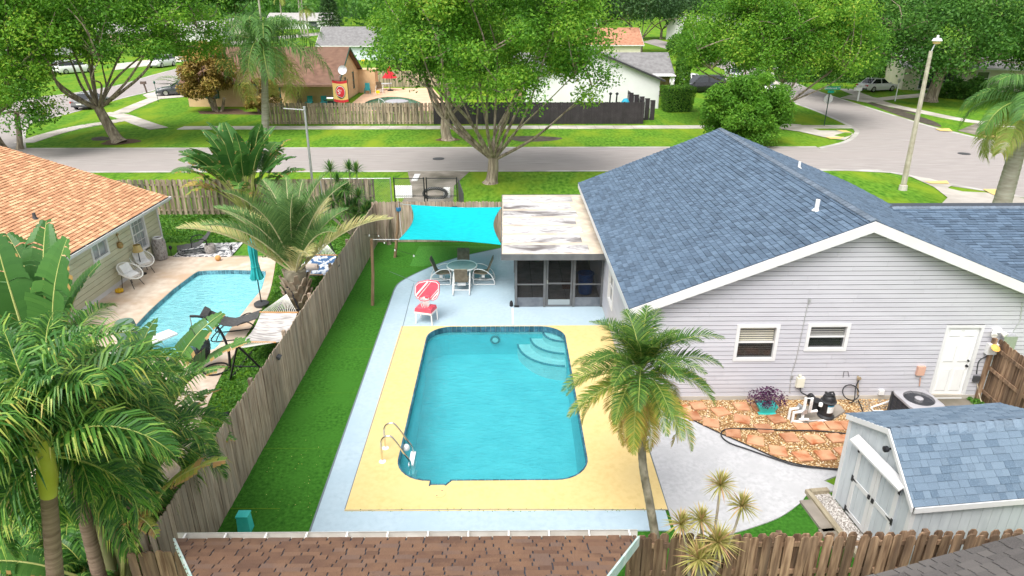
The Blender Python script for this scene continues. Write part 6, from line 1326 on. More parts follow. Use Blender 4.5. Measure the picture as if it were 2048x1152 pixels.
def ban_plant(label, base, leaves, stems, seed, nm="banana_plant"):
    """leaves: (azimuth, petiole, blade length, width, elevation, arch, age)"""
    t = thing(nm, label, "plant", base); rg = random.Random(seed); base = Vector(base)
    ms_ = MATS.get("plant_stem") or M("plant_stem", (.17, .19, .07), (.27, .25, .13), sc=3, rough=.8)
    for i in range(stems): m = MB(); a = i * 2.2; d = Vector((math.cos(a), math.sin(a), 0)) * .22; m.tube([base + d, base + d * 1.1 + Vector((0, 0, .9)), base + d * .9 + Vector((0, 0, 1.6))], [.12, .10, .06], 8); m.build("stem", ms_, t, smooth=50)
    for i, (az, pet, L, W, el, ar, age) in enumerate(leaves):
        me = ban_leaf(L, W, pet, el, ar, seed * 50 + i, .65 if age > 1 else .05 + .2 * age, 1.0 if age > 1 else .45 + .25 * age, .12 + .25 * age, .08 + .6 * (age if age > .3 else 0)); d = Vector((math.cos(rad(az)), math.sin(rad(az)), 0)) * .15
        inst("leaf", me, Matrix.Translation(base + d + Vector((0, 0, .25))) @ Matrix.Rotation(rad(az), 4, 'Z') @ Matrix.Rotation(rg.uniform(-.25, .25), 4, 'X'), t)
    return t
rg = random.Random(21)
q = P(512, 420); ban_plant("dark bird of paradise clump with dead brown leaves behind the grey palm", (q.x, q.y - 1.0, 0),
    [(i * 137.5 + rg.uniform(-15, 15), rg.uniform(1.7, 2.6), rg.uniform(1.7, 2.2), rg.uniform(.95, 1.2), 86 - 42 * (i / 46) + rg.uniform(-6, 6), 22 + 40 * (i / 46), .1 if i < 36 else .8) for i in range(46)] + [(a, 1.6, 1.8, .75, 42, 75, 1.2) for a in (200, 170, 230, 300)], 6, 3)
ban_plant("broad leaved banana plant in front of the sage house roof", (-9.3, 12.0, 0),
    [(100, 3.6, 2.3, 1.2, 84, 35, .1), (30, 3.3, 2.2, 1.1, 80, 40, .1), (150, 3.4, 2.3, 1.2, 80, 40, .1), (60, 3.8, 2.2, 1.1, 88, 25, 0), (200, 3.0, 2.0, 1.0, 72, 50, .2), (-30, 2.2, 1.9, .95, 66, 60, .3), (85, 3.2, 2.1, 1.1, 76, 45, .2), (120, 4.0, 1.8, .95, 88, 20, 0), (250, 2.4, 1.9, .9, 68, 60, .3), (0, 2.7, 1.9, .95, 80, 50, .1), (-60, 2.4, 2.0, 1.0, 70, 55, .2), (-100, 2.8, 2.0, 1.0, 76, 45, .1), (170, 3.3, 1.9, 1.0, 84, 35, .1)], 5, 5)
ban_plant("banana plant with torn browning leaves beside the neighbour's pool", (-8.0, 12.2, 0),
    [(-5, 1.7, 2.1, .95, 66, 62, .5), (20, 1.6, 2.4, 1.1, 62, 58, .6), (48, 1.8, 2.4, 1.1, 68, 50, .5), (75, 1.8, 1.9, .85, 66, 45, .3), (105, 1.5, 1.8, .85, 72, 40, .2), (130, 1.6, 1.8, .85, 74, 45, .2), (-10, .9, 1.8, .8, 50, 75, .8), (35, 1.5, 1.7, .8, 78, 40, .2), (160, 1.4, 1.7, .8, 66, 50, .2), (60, .8, 1.8, .75, 45, 60, .8)], 4, 7)
ban_plant("banana leaf clump with a yellow dying leaf above the dark fence", (-7.0, 9.3, 0),
    [(0, 1.7, 2.0, .7, 62, 55, 1.5), (-30, 1.6, 1.2, .5, 70, 130, 1.8), (40, 1.4, 1.6, .65, 66, 55, .6), (150, 1.1, 1.7, .7, 60, 60, .3), (200, 1.0, 1.6, .7, 55, 60, .4)], 3, 9)
# ================================================================== spiky plants
lf_ti = leafmat("bronze_spike_leaf", [(0, (.20, .20, .045)), (.4, (.36, .34, .09)), (.7, (.50, .44, .16)), (.9, (.52, .34, .16)), (1, (.45, .25, .14))], .25)
lf_dra = leafmat("green_spike_leaf", [(0, (.03, .10, .02)), (.5, (.06, .18, .03)), (.85, (.12, .27, .05)), (1, (.25, .3, .07))], .25)
def rosette(n, L, w_, mat, seed, lo=-25, hi=88):
    rg = random.Random(seed); m = MB()
    for i in range(n):
        az = i * 2.39996; el = rad(hi - (hi - lo) * ((i + .5) / n) + rg.uniform(-8, 8)); d = Vector((math.cos(az) * math.cos(el), math.sin(az) * math.cos(el), math.sin(el))); l_ = L * rg.uniform(.8, 1.1)
        wv = Vector((-math.sin(az), math.cos(az), 0)) * w_ / 2; m.rv = rg.random(); q1 = d * l_ * .5; q2 = d * l_ + Vector((0, 0, -l_ * .16))
        m.add([wv * -.6, wv * .6, q1 - wv, q1 + wv, q2], [(0, 1, 3, 2), (2, 3, 4)])
    return m.mesh("leaf_head", mat)
ros = [rosette(95, .36, .022, lf_ti, i) for i in range(3)]
base = Vector((3.15, 8.35, 0)); spk = thing("spiky_plant", "branching spiky plant with five bronze leaf heads in front of the fence", "plant", base)
m_cane = M("cane_stem", (.26, .22, .16), (.36, .32, .25), sc=6, rough=.9)
for i, (u, v, yy) in enumerate(((1441, 970, 8.75), (1484, 1012, 8.7), (1402, 1040, 8.5), (1362, 1048, 8.6), (1436, 1085, 8.2), (1398, 1118, 8.1))):
    hd = PY(u, v, yy); m = MB(); m.tube(cr([base + Vector((.05 * i - .1, 0, .0)), base.lerp(hd, .35) + Vector((0, 0, .3)), base.lerp(hd, .7) + Vector((.04, 0, .12)), hd], 5), [.03] * 8 + [.022] * 8, 6); m.build("stem", m_cane, spk, smooth=60)
    inst("leaf_head", ros[i % 3], Matrix.Translation(hd) @ Matrix.Rotation(i * 1.3, 4, 'Z') @ Matrix.Scale(.92 if i < 4 else 1.15, 4), spk)
ros2 = [rosette(80, .62, .04, lf_dra, 10 + i) for i in range(3)]; rg = random.Random(8); q = Vector((-6.75, 30.0, 0)); dr_ = thing("spiky_bush", "dark green spiky dracaena bush behind the fence corner", "plant", q)
for i in range(22):
    x, y, z = q.x + rg.uniform(-1.1, .75), q.y + rg.uniform(-.8, 1.4), rg.uniform(.7, 3.1); m = MB(); m.tube([(q.x + (x - q.x) * .3, q.y + (y - q.y) * .3, 0), (x, y, z * .6), (x, y, z)], .03, 5); m.build("stem", m_cane, dr_); inst("leaf_head", ros2[i % 3], Matrix.Translation((x, y, z)) @ Matrix.Rotation(rg.uniform(0, 6), 4, 'Z'), dr_)
# ================================================================== broadleaf trees
lf_ficus = leafmat("bright_tree_leaf", [(0, (.05, .15, .016)), (.3, (.10, .27, .024)), (.6, (.18, .39, .034)), (.85, (.30, .49, .05)), (1, (.46, .50, .07))], .5)
lf_oak = leafmat("oak_leaf", [(0, (.04, .125, .022)), (.45, (.08, .215, .032)), (.75, (.14, .31, .045)), (1, (.24, .40, .06))], .45)
lf_dark = leafmat("dark_tree_leaf", [(0, (.034, .085, .03)), (.5, (.062, .14, .045)), (.85, (.10, .20, .06)), (1, (.16, .26, .085))], .45)
lf_bush = leafmat("bright_bush_leaf", [(0, (.07, .19, .02)), (.5, (.13, .33, .03)), (1, (.26, .48, .05))], .5)
lf_yel = leafmat("bronze_shrub_leaf", [(0, (.16, .12, .03)), (.4, (.30, .20, .05)), (.7, (.42, .30, .07)), (1, (.30, .32, .07))], .3)
lf_hedge = leafmat("hedge_leaf", [(0, (.05, .14, .015)), (.5, (.09, .24, .022)), (1, (.20, .38, .035))], .45)
def proj(x, y, z):
    d = (x, y, z - CAM_H); c = sum(d[i] * VF[i] for i in range(3)); return 1024 + FPX * sum(d[i] * VR[i] for i in range(3)) / c, 576 - FPX * sum(d[i] * VU[i] for i in range(3)) / c
def tree(label, base, fork, r, crown, rad3, ncl, clr, per, ls, lm, seed, nlimb=7, bark=None, nm="tree", cat="tree", low=-.55, stems=1, flat=.75, shell=.45, group=None, hue=.5, sub=True, keep=None):
    rs = np.random.RandomState(seed); rg = random.Random(seed); base, fork, crown = Vector(base), Vector(fork), Vector(crown); t = thing(nm, label, cat, base, group=group)
    C = []
    while len(C) < ncl:
        d = rs.normal(size=3); d /= np.linalg.norm(d)
        if d[2] < low: continue
        k_ = shell + (1 - shell) * rs.rand() ** .6; q_ = (crown.x + d[0] * rad3[0] * k_, crown.y + d[1] * rad3[1] * k_, crown.z + d[2] * rad3[2] * k_)
        if keep and not keep(*proj(*q_)): continue
        C.append(q_)
    C = np.array(C); m = MB()
    # trunk
    for s_ in range(stems):
        o_ = Vector((rg.uniform(-.4, .4), rg.uniform(-.3, .3), 0)) * (0 if stems == 1 else 1.6); b_ = base + o_; f_ = fork + o_ * 2.2
        mid = b_.lerp(f_, .5) + Vector((rg.uniform(-.1, .1), 0, 0)); c = cr([b_ + Vector((0, 0, -.05)), mid, f_], 6); k_ = len(c); sr = r / math.sqrt(stems)
        m.tube(c, [sr * (1.0 - .25 * i / k_ + .55 * max(0, 1 - i / 2.2)) for i in range(k_)], 10)
    # limbs: farthest point choice
    chosen = [int(rs.randint(ncl))]
    while len(chosen) < min(nlimb, ncl):
        dmin = np.min([np.linalg.norm(C - C[j], axis=1) for j in chosen], axis=0); chosen.append(int(np.argmax(dmin * (C[:, 2] > crown.z + low * rad3[2] * .8))))
    nodes = [fork]
    for j in chosen:
        e = Vector(C[j]); L = (e - fork).length; c1 = fork.lerp(e, .35) + Vector((0, 0, -.04 * L if e.z > fork.z + L * .5 else .10 * L)) + Vector(rs.normal(size=3) * .05 * L); c2 = fork.lerp(e, .7) + Vector(rs.normal(size=3) * .06 * L); c = cr([fork - Vector((0, 0, .15)), c1, c2, e], 5)
        lr = r * rg.uniform(.22, .36); m.tube(c, [lr * (1 - .85 * i / (len(c) - 1)) for i in range(len(c))], 7); nodes += c[4::3]
    if sub:
        NA = np.array([tuple(v) for v in nodes])
        for j in range(ncl):
            if j in chosen: continue
            e = Vector(C[j]); dd_ = np.linalg.norm(NA - C[j], axis=1) + 2 * np.maximum(0, NA[:, 2] - C[j][2]); s_ = Vector(NA[int(np.argmin(dd_))]); L = (e - s_).length
            c = cr([s_, s_.lerp(e, .5) + Vector(rs.normal(size=3) * .08 * L), e], 3); lr = min(r * .16, .02 + L * .012); m.tube(c, [lr * (1 - .8 * i / (len(c) - 1)) for i in range(len(c))], 5)
    m.build("trunk", bark or m_bark, t, smooth=60)
    # leaves
    n = ncl * per; ci = np.repeat(np.arange(ncl), per); cs = clr * rs.uniform(.65, 1.3, ncl); off = rs.normal(size=(n, 3)); off /= np.linalg.norm(off, axis=1)[:, None]; rr = rs.rand(n) ** .45
    Pp = C[ci] + off * (rr * cs[ci])[:, None] * np.array([1, 1, flat]); N = off * .55 + rs.normal(size=(n, 3)) * .55 + np.array([0, 0, .55])
    V, F = leaf_quads(Pp, N, ls * rs.uniform(.7, 1.3, n), ls * .55 * rs.uniform(.8, 1.2, n), seed + 1)
    cb = rs.rand(ncl) ** 1.2; rv = np.clip(hue * cb[ci] + (1 - hue) * rs.rand(n) ** 1.2, 0, .999); obj("crown", npmesh("crown", V, F, lm, rv), t)
    return t
# the two trees on the verges in the middle
b_ = P(982, 366); tree("big spreading tree with many pale stems on the near verge", b_, b_ + Vector((.15, 0, 1.5)), .36, PY(985, 82, b_.y) + Vector((0, .5, 0)), (7.2, 5.8, 5.6), 190, 1.3, 380, .19, lf_ficus, 1, nlimb=16, low=-.58, shell=.3, keep=lambda u, v: v < 90 + max(0, u - 720) * .75)
b_ = P(895, 280); tree("smaller dark stemmed tree behind the big verge tree", b_, b_ + Vector((-.1, 0, 1.6)), .42, PY(880, 55, b_.y), (5.2, 5, 4.6), 70, 1.4, 320, .24, lf_ficus, 2, nlimb=8, low=-.3, shell=.3, keep=lambda u, v: v < 80 + max(0, u - 720) * .6)
# left verge trees
b_ = P(238, 285); tree("leaning spreading tree with twisted trunk on the left verge", b_, b_ + Vector((-1.1, .2, 2.6)), .42, PY(205, 52, b_.y + .4), (8.2, 6, 5.6), 140, 1.3, 330, .23, lf_ficus, 3, nlimb=12, low=-.5, shell=.4, keep=lambda u, v: v < 120 + (45 if u > 270 else 0))
b_ = P(20, 300); tree("many stemmed leafy tree at the left edge of the street", b_, b_ + Vector((-.4, 0, 2.6)), .40, PY(30, 100, b_.y), (5.6, 5, 7.0), 130, 1.3, 330, .23, lf_ficus, 4, nlimb=9, stems=4, low=-.75, keep=lambda u, v: u < 95 or v < 110)
# right trees
b_ = P(1545, 248); tree("broad multi-stem tree over the corner lawn by the street sign", b_, b_ + Vector((0, 0, 1.0)), .40, PY(1555, 85, b_.y), (8.8, 6.5, 4.8), 210, 1.5, 380, .23, lf_ficus, 5, nlimb=12, stems=3, low=-.5, shell=.5, keep=lambda u, v: v < (118 if u < 1480 else 165))
b_ = P(1860, 203); tree("wide dark green shade tree in front of the pale house on the right", b_, b_ + Vector((.4, 0, 3.0)), .62, PY(1900, 80, b_.y + 1), (15.5, 9, 6.8), 240, 2.2, 320, .33, lf_oak, 6, nlimb=10, low=-.5)
# shrubs
b_ = P(1482, 290); tree("large rounded bright green bush at the house roof edge", b_, b_ + Vector((0, 0, .8)), .15, b_ + Vector((0, 0, 2.5)), (3.0, 2.6, 2.7), 120, .8, 420, .2, lf_bush, 7, nlimb=6, nm="bush", cat="bush", low=-.9, stems=3)
b_ = P(412, 222); tree("bronze and yellow bushy shrub with dark trunk by the driveway", b_ + Vector((1.0, 0, 0)), b_ + Vector((.8, 0, 1.3)), .32, b_ + Vector((.6, 0, 3.5)), (2.6, 2.2, 2.6), 60, .8, 240, .28, lf_yel, 8, nlimb=7, nm="shrub", cat="shrub", stems=4, low=-.8)
b_ = P(520, 226); tree("rusty green shrub below the tan house eave", b_, b_ + Vector((0, 0, .6)), .15, b_ + Vector((.3, 0, 1.6)), (1.8, 1.2, 1.4), 30, .6, 160, .25, lf_yel, 9, nlimb=4, nm="shrub", cat="shrub", low=-.8)
def hedge(label, c, d, rz, n, ls, lm, seed, round_=0.0, taper=1.0, nm="hedge"):
    rs = np.random.RandomState(seed); c = Vector(c); t = thing(nm, label, "hedge", c, rz); pts = []; nor = []
    A = [d[1] * d[2], d[1] * d[2], d[0] * d[2], d[0] * d[2], d[0] * d[1]]; pr = np.array(A) / sum(A)
    for i in range(n):
        f_ = rs.choice(5, p=pr); u, v = rs.uniform(-.5, .5), rs.uniform(0, 1); x, y, z, nn_ = ((.5, u, v, (1, 0, .3)), (-.5, u, v, (-1, 0, .3)), (u, .5, v, (0, 1, .3)), (u, -.5, v, (0, -1, .3)), (u, v - .5, 1, (0, 0, 1)))[f_]
        k_ = 1 - (1 - taper) * (1 - z); pts.append((x * d[0] * k_, y * d[1] * k_, z * d[2])); nor.append(nn_)
    Pp = np.array(pts) + rs.normal(size=(n, 3)) * ls * .45; V, F = leaf_quads(Pp, np.array(nor) + rs.normal(size=(n, 3)) * .5, ls, ls * .6, seed); obj("foliage", npmesh("foliage", V, F, lm, rs.rand(n)), t, False)
    m = MB(); m.box((0, 0, d[2] * .47), (d[0] * .93 * taper, d[1] * .93 * taper, d[2] * .92)); m.build("core", M("hedge_core", (.02, .05, .01), rough=1), t, False)
    return t
hedge("clipped block hedge on the lawn beside the white house", P(1352, 222), (2.9, 2.2, 2.3), rad(6), 7000, .13, lf_hedge, 1, taper=.8)
hedge("tall dark hedge behind the white sedan", P(1722, 170) + Vector((0, 4, 0)), (18, 3, 4.6), rad(-3), 12000, .38, lf_oak, 2, nm="tall_hedge")
hedge("long clipped hedge across the side road at the left", P(390, 112), (22, 2, 1.8), rad(8), 5000, .4, lf_hedge, 3)
b_ = P(1362, 188); rs = np.random.RandomState(5); n = 6000; zz = rs.rand(n) ** .8 * 8.3; an = rs.uniform(0, 6.28, n); ra = .85 * np.clip(np.minimum(zz / .8 + .5, (8.5 - zz) / 3.2), .04, 1) * rs.uniform(.8, 1.05, n)
cyp = thing("cypress_tree", "slim columnar cypress beside the white house with grey roof", "tree", b_); C = np.stack([b_.x + ra * np.cos(an), b_.y + ra * np.sin(an), zz + .15], 1); V, F = leaf_quads(C, np.stack([np.cos(an), np.sin(an), .2 + 0 * an], 1) + rs.normal(size=(n, 3)) * .35, .32, .14, 6); obj("crown", npmesh("crown", V, F, lf_hedge, rs.rand(n) * .9), cyp); m = MB(); m.tube([b_, b_ + Vector((0, 0, 7.5))], [.18, .03], 6); m.build("trunk", m_bark, cyp)
# low leafy cover along the fence and under things
lf_cov = leafmat("ground_cover_leaf", [(0, (.05, .15, .02)), (.6, (.10, .28, .035)), (1, (.20, .38, .06))], .4)
def cover(name, poly, n, ls, mat, seed, zmax=.09):
    rs = np.random.RandomState(seed); xs_ = [p[0] for p in poly]; ys_ = [p[1] for p in poly]; pts = []
    while len(pts) < n:
        X = rs.uniform(min(xs_), max(xs_), 4000); Y = rs.uniform(min(ys_), max(ys_), 4000); ins = np.zeros(4000, bool); j = len(poly) - 1
        for i in range(len(poly)):
            xi, yi, xj, yj = poly[i][0], poly[i][1], poly[j][0], poly[j][1]; cnd = ((yi > Y) != (yj > Y)) & (X < (xj - xi) * (Y - yi) / (yj - yi + 1e-12) + xi); ins ^= cnd; j = i
        pts += list(zip(X[ins], Y[ins]))
    A = np.array(pts[:n]); C = np.stack([A[:, 0], A[:, 1], .015 + rs.rand(n) * zmax], 1); V, F = leaf_quads(C, rs.normal(size=(n, 3)) * .6 + np.array([0, 0, .8]), ls, ls * .5, seed); return tag(obj(name, npmesh(name, V, F, mat, rs.rand(n))), kind='stuff')
edge_ = [(p.x + .05, p.y) for p in cr(GP([(404, 840), (440, 757), (482, 690), (512, 640), (540, 585), (553, 515)]), 4)]
cover("ground_cover", edge_ + [(fx(27) - .1, 26.6), (fx(9.2) - .1, 9.2), (-7.3, 9.6), (-7.4, 12.3)], 26000, .085, lf_cov, 3)
cover("leaf_litter", [(-12, 5), (FX0 - .15, 5), (FX0 - .15, 9.2), (-7.3, 12.2), (-12, 12.2)], 9000, .16, leafmat("dry_leaf", [(0, (.10, .07, .03)), (.5, (.22, .15, .07)), (.8, (.07, .14, .03)), (1, (.10, .2, .04))]), 8, .25)
cover("grass_blades", [(-20, 29.0), (-10.2, 29.0), (-10.2, 27.0), (-8.3, 26.8), (-6.0, 26.8), (-5.9, 28.9), (-6.6, 33.2), (-20, 33.2)], 24000, .12, lf_cov, 4, .07)
def understory(label, c, n, seed):
    rg = random.Random(seed); t = thing("understory_fern", label, "plant", c); ms2 = [frond_mesh("frond", 1.0, 26, .34, .035, e, 70, [m_rachis, lf_left], seed * 9 + e, vee=25, ldroop=.5) for e in (70, 40, 15)]
    for i in range(n): inst("frond", ms2[i % 3], Matrix.Translation(Vector(c) + Vector((rg.uniform(-.25, .25), rg.uniform(-.25, .25), .3))) @ Matrix.Rotation(i * 2.4, 4, 'Z') @ Matrix.Scale(rg.uniform(.8, 1.3), 4), t)
for i, (x, y) in enumerate(((-6.7, 8.0), (-7.6, 9.8), (-8.3, 8.3), (-7.2, 6.9), (-9.2, 9.6), (-8.8, 11.2))): understory(("low feathery fern by the dark fence corner", "low feathery fern below the middle palm", "low feathery fern left of the middle palm", "low feathery fern at the foot of the foreground palm", "low feathery fern at the left picture edge", "low feathery fern in front of the banana plant")[i], (x, y, 0), 26, 70 + i)
cover("fallen_petals", GP([(545, 880), (640, 880), (640, 1050), (480, 1050)]), 45, .028, leafmat("yellow_petal", [(0, (.5, .42, .06)), (1, (.7, .6, .2))]), 9, .02)
cover("joint_weeds", GP([(690, 1021), (1336, 1021), (1336, 1027), (690, 1027)]), 260, .035, lf_cov, 10, .05)
cover("weeds", [(12.45, 14.3), (12.7, 14.3), (12.75, 15.75), (12.5, 15.75)], 500, .09, lf_cov, 5)
# ================================================================== houses across the street and beyond
def rmat(name, c, c2): return M(name, c, c2, sc=1.2, rough=.95, bump=.5, bsc=6, stretch=(1, 1, 3))
m_brroof = M("brown_roof_shingle", (.13, .072, .05), (.21, .12, .082), sc=2.0, rough=.95, bump=.6, bsc=7, c3=(.17, .10, .07), sc3=.4)
m_grroof = M("grey_roof_shingle", (.17, .165, .165), (.235, .23, .23), sc=2.2, rough=.95, bump=.6, bsc=7)
m_redroof = M("red_brown_roof_shingle", (.33, .15, .09), (.46, .24, .15), sc=2.2, rough=.95, bump=.6, bsc=6)
m_ltroof = M("pale_grey_roof_shingle", (.32, .305, .295), (.40, .385, .37), sc=2, rough=.95)
m_tan = M("tan_siding", (.60, .40, .22), (.66, .45, .26), sc=1.5, rough=.7, rnd=.03)
m_wst = M("white_stucco", (.74, .74, .74), (.79, .79, .79), sc=1, rough=.8, bump=.1, bsc=15)
m_pbl = M("pale_blue_siding", (.58, .63, .70), (.64, .69, .75), sc=1, rough=.7); m_cream = M("cream_stucco", (.64, .60, .47), (.69, .65, .53), sc=1, rough=.8)
m_salm = M("salmon_stucco", (.62, .40, .32), (.66, .45, .37), sc=1, rough=.8); m_dkbr = M("dark_brown_siding", (.10, .07, .06), (.14, .10, .085), sc=2, rough=.8)
m_greent = M("dark_green_trim", (.015, .09, .07), rough=.6); m_wing = M("far_window_glass", (.05, .06, .07), rough=.1, spec=.7); m_door = M("far_door", (.14, .13, .13), rough=.6)
def far_house(label, c, rz, L, D, h, pitch, wm, rm, wins=(), trim=None, over=.45, doors=(), hip=False, garage=()):
    """gable house, ridge along local x; front face at local -y. wins: (face, s, z, w, h)"""
    trim = trim or m_trim; t = thing("house", label, "house", c, rz); hx, hy = L / 2, D / 2; zr = h + pitch * hy
    m = MB(); m.prism([Vector((-hx, -hy, 0)), Vector((-hx, hy, 0)), Vector((-hx, hy, h)), Vector((-hx, 0, zr - .05)), Vector((-hx, -hy, h))], (0, 0, 0), (L, 0, 0)); m.build("wall", wm, t, False)
    o = over; ze = h - pitch * o; tk = .14; xo = hx + o
    for sg in (-1, 1):
        m = MB()
        if hip:
            x2 = hx - hy * .9; m.add([(-xo, sg * (hy + o), ze), (xo, sg * (hy + o), ze), (x2, 0, zr), (-x2, 0, zr)], [(0, 1, 2, 3)]); m.add([(sg * xo, -(hy + o), ze), (sg * xo, hy + o, ze), (sg * x2, 0, zr)], [(0, 1, 2)])
        else: m.prism([Vector((-xo, sg * (hy + o), ze)), Vector((-xo, 0, zr)), Vector((-xo, 0, zr + tk)), Vector((-xo, sg * (hy + o), ze + tk))], (0, 0, 0), (2 * xo, 0, 0))
        m.build("roof", rm, t, False)
    m = MB()
    for sg in (-1, 1):
        m.b2((-xo, sg * (hy + o) - .02 + sg * .03, ze - .06), (xo, sg * (hy + o) + .02 + sg * .03, ze + tk - .03))
        if not hip:
            for sx in (-1, 1): m.prism([Vector((sx * (xo + .01), sg * (hy + o), ze - .05)), Vector((sx * (xo + .01), 0, zr - .05)), Vector((sx * (xo + .01), 0, zr + tk - .02)), Vector((sx * (xo + .01), sg * (hy + o), ze + tk - .02))], (0, 0, 0), (sx * .04, 0, 0))
    m.build("fascia", trim, t, False)
    def place_on(face, s, z, w_, hh, name, mat, frame=True):
        if face == 'f': mt = Matrix.Translation((s, -hy, z))
        elif face == 'r': mt = Matrix.Translation((hx, s, z)) @ Matrix.Rotation(math.pi / 2, 4, 'Z')
        elif face == 'l': mt = Matrix.Translation((-hx, s, z)) @ Matrix.Rotation(-math.pi / 2, 4, 'Z')
        else: mt = Matrix.Translation((s, hy, z)) @ Matrix.Rotation(math.pi, 4, 'Z')
        m = MB(); fr = .09
        for (a, b) in (((-w_ / 2 - fr, -.05, -fr), (w_ / 2 + fr, .02, 0)), ((-w_ / 2 - fr, -.05, hh), (w_ / 2 + fr, .02, hh + fr)), ((-w_ / 2 - fr, -.05, 0), (-w_ / 2, .02, hh)), ((w_ / 2, -.05, 0), (w_ / 2 + fr, .02, hh))): m.b2(a, b)
        if name == "window": m.b2((-w_ / 2, -.04, hh / 2 - .03), (w_ / 2, -.012, hh / 2 + .03))
        m.v = [tuple(mt @ Vector(v)) for v in m.v]; f_ = m.build(name, trim, t, False)
        m = MB(); m.b2((-w_ / 2, -.01, 0), (w_ / 2, -.004, hh)); m.v = [tuple(mt @ Vector(v)) for v in m.v]; m.build("pane" if name == "window" else "panel", mat, f_, False)
    for wn in wins: place_on(*wn, "window", m_wing)
    for d in doors: place_on(*d, "door", m_door)
    for d in garage: place_on(*d, "garage_door", m_white)
    return t
# --- tan house with brown roof
c1, c2 = P(690, 213), P(722, 181); xr = (c1.x + c2.x) / 2 - .3; ty0, ty1 = c1.y, c2.y - 1.5; TD = ty1 - ty0; TL = 15.0
tan = far_house("tan lap-sided house with brown shingle roof and green trim across the street", (xr - TL / 2, (ty0 + ty1) / 2, 0), 0, TL, TD, 2.45, (PY(687, 96, (ty0 + ty1) / 2).z - 2.45) / (TD / 2), m_tan, m_brroof,
    wins=[('r', -1.6, .9, .8, 1.5), ('r', 2.6, .9, .8, 1.6), ('f', -5, .9, 1.2, 1.2)], trim=m_greent, over=.5)
siding(tan, Matrix.Translation((xr + .03, ty0, 0)) @ Matrix.Rotation(math.pi / 2, 4, 'Z'), .1, 5.0, .26, lambda z: (max(.0, (z - 2.2) / .42) if z > 2.3 else 0, TD - (max(0, (z - 2.2) / .42) if z > 2.3 else 0)), [(TD / 2 - 2.1, TD / 2 - 1.1, .8, 2.5), (TD / 2 + 2.1, TD / 2 + 3.1, .8, 2.6)], m_tan, 9, jl=20)
m = MB(); m.b2((xr - 5.2, ty0 - 2.3, 2.2), (xr + .45, ty0 - .5, 2.38)); m.build("porch_roof", m_brroof, tan)
for x in (xr - 5.0, xr + .25): m = MB(); m.b2((x - .07, ty0 - 2.15, 0), (x + .07, ty0 - 2.0, 2.2)); m.build("porch_post", m_greent, tan)
m = MB(); m.b2((xr + .05, ty1 - .6, 0), (xr + 2.0, ty1 + 1.5, 2.5)); m.b2((xr, ty1 - .65, 2.5), (xr + 2.1, ty1 + 1.55, 2.6)); m.build("annex", m_tan, tan)
# satellite dish (part of the house)
q = Vector((xr + .25, ty0 + .3, 3.1)); m = MB(); mt = Matrix.Rotation(rad(-60), 4, 'X') @ Matrix.Rotation(rad(20), 4, 'Y')
m.lathe([(.001, -.06), (.25, -.04), (.45, .04), (.45, .06), (.25, -.02)], PY(685, 140, ty0), 18, Matrix.Rotation(rad(70), 4, 'X')); m.tube([PY(685, 140, ty0 + .05), PY(678, 155, ty0 + .3), q - Vector((0, 0, .8))], .03, 6); m.tube([PY(685, 140, ty0 - .05), PY(690, 134, ty0 - .5)], .02, 5); m.build("satellite_dish", m_galv, tan, smooth=40)
# flag with an oval emblem
m_gold = M("gold_cloth", (.68, .46, .17), rough=.8); m_fred = M("flag_red", (.52, .03, .04), rough=.8)
f0 = PY(697, 162, ty0 - 3.0); fl = thing("flag", "gold flag with red bands and red oval emblem hanging by the tan house", "flag", (f0.x, ty0 - 3, 0)); FW, FH = 1.45, 2.0; fy = ty0 - 3.0; fx0, fz0 = PY(668, 204, fy).x, PY(668, 203, fy).z
def fpt(a, b, o=0): return Vector((fx0 + FW * a, fy + .10 * math.sin(a * 5) - o, fz0 + FH * b - .12 * math.sin(a * 3.1)))
for nm, b0, b1, mm in (("cloth", .12, .88, m_gold), ("band", 0, .12, m_fred), ("band", .88, 1, m_fred)):
    m = MB(); n_ = 10; m.add([fpt(i / n_, b) for b in (b0, b1) for i in range(n_ + 1)], [(i, i + 1, n_ + 2 + i, n_ + 1 + i) for i in range(n_)]); m.build(nm, mm, fl)
for r_, o_, mm, nm in ((.36, .012, m_black, "emblem_ring"), (.335, .02, m_white, "emblem_ring"), (.31, .028, m_fred, "emblem")):
    m = MB(); m.add([fpt(.5 + r_ * .95 * math.cos(t), .5 + r_ * .85 * math.sin(t), o_ + .03) for t in [i * math.pi / 12 for i in range(24)]], [tuple(range(24))]); m.build(nm, mm, fl)
def text_mesh(body, size, mat, ext=.004):
    cu = bpy.data.curves.new("txt", 'FONT'); cu.body = body; cu.size = size; cu.align_x = 'CENTER'; cu.align_y = 'CENTER'; cu.extrude = ext
    o = bpy.data.objects.new("txt", cu); COL.objects.link(o); bpy.context.view_layer.update(); me = bpy.data.meshes.new_from_object(o.evaluated_get(bpy.context.evaluated_depsgraph_get())); bpy.data.objects.remove(o); me.materials.clear(); me.materials.append(mat); return me
pc = fpt(.5, .5, .07); me = text_mesh("SF", .62, m_white); inst("lettering", me, Matrix.Translation(pc - Vector((0, .02, 0))) @ Matrix.Rotation(math.pi / 2, 4, 'X'), fl)
m = MB(); m.tube([(fx0 + FW + .03, fy, 0), (fx0 + FW + .03, fy, fz0 + FH + .1)], .03, 6); m.tube([(fx0, fy, fz0 + FH), (fx0 + FW, fy, fz0 + FH - .05)], .02, 6); m.build("pole", m_blackm, fl)
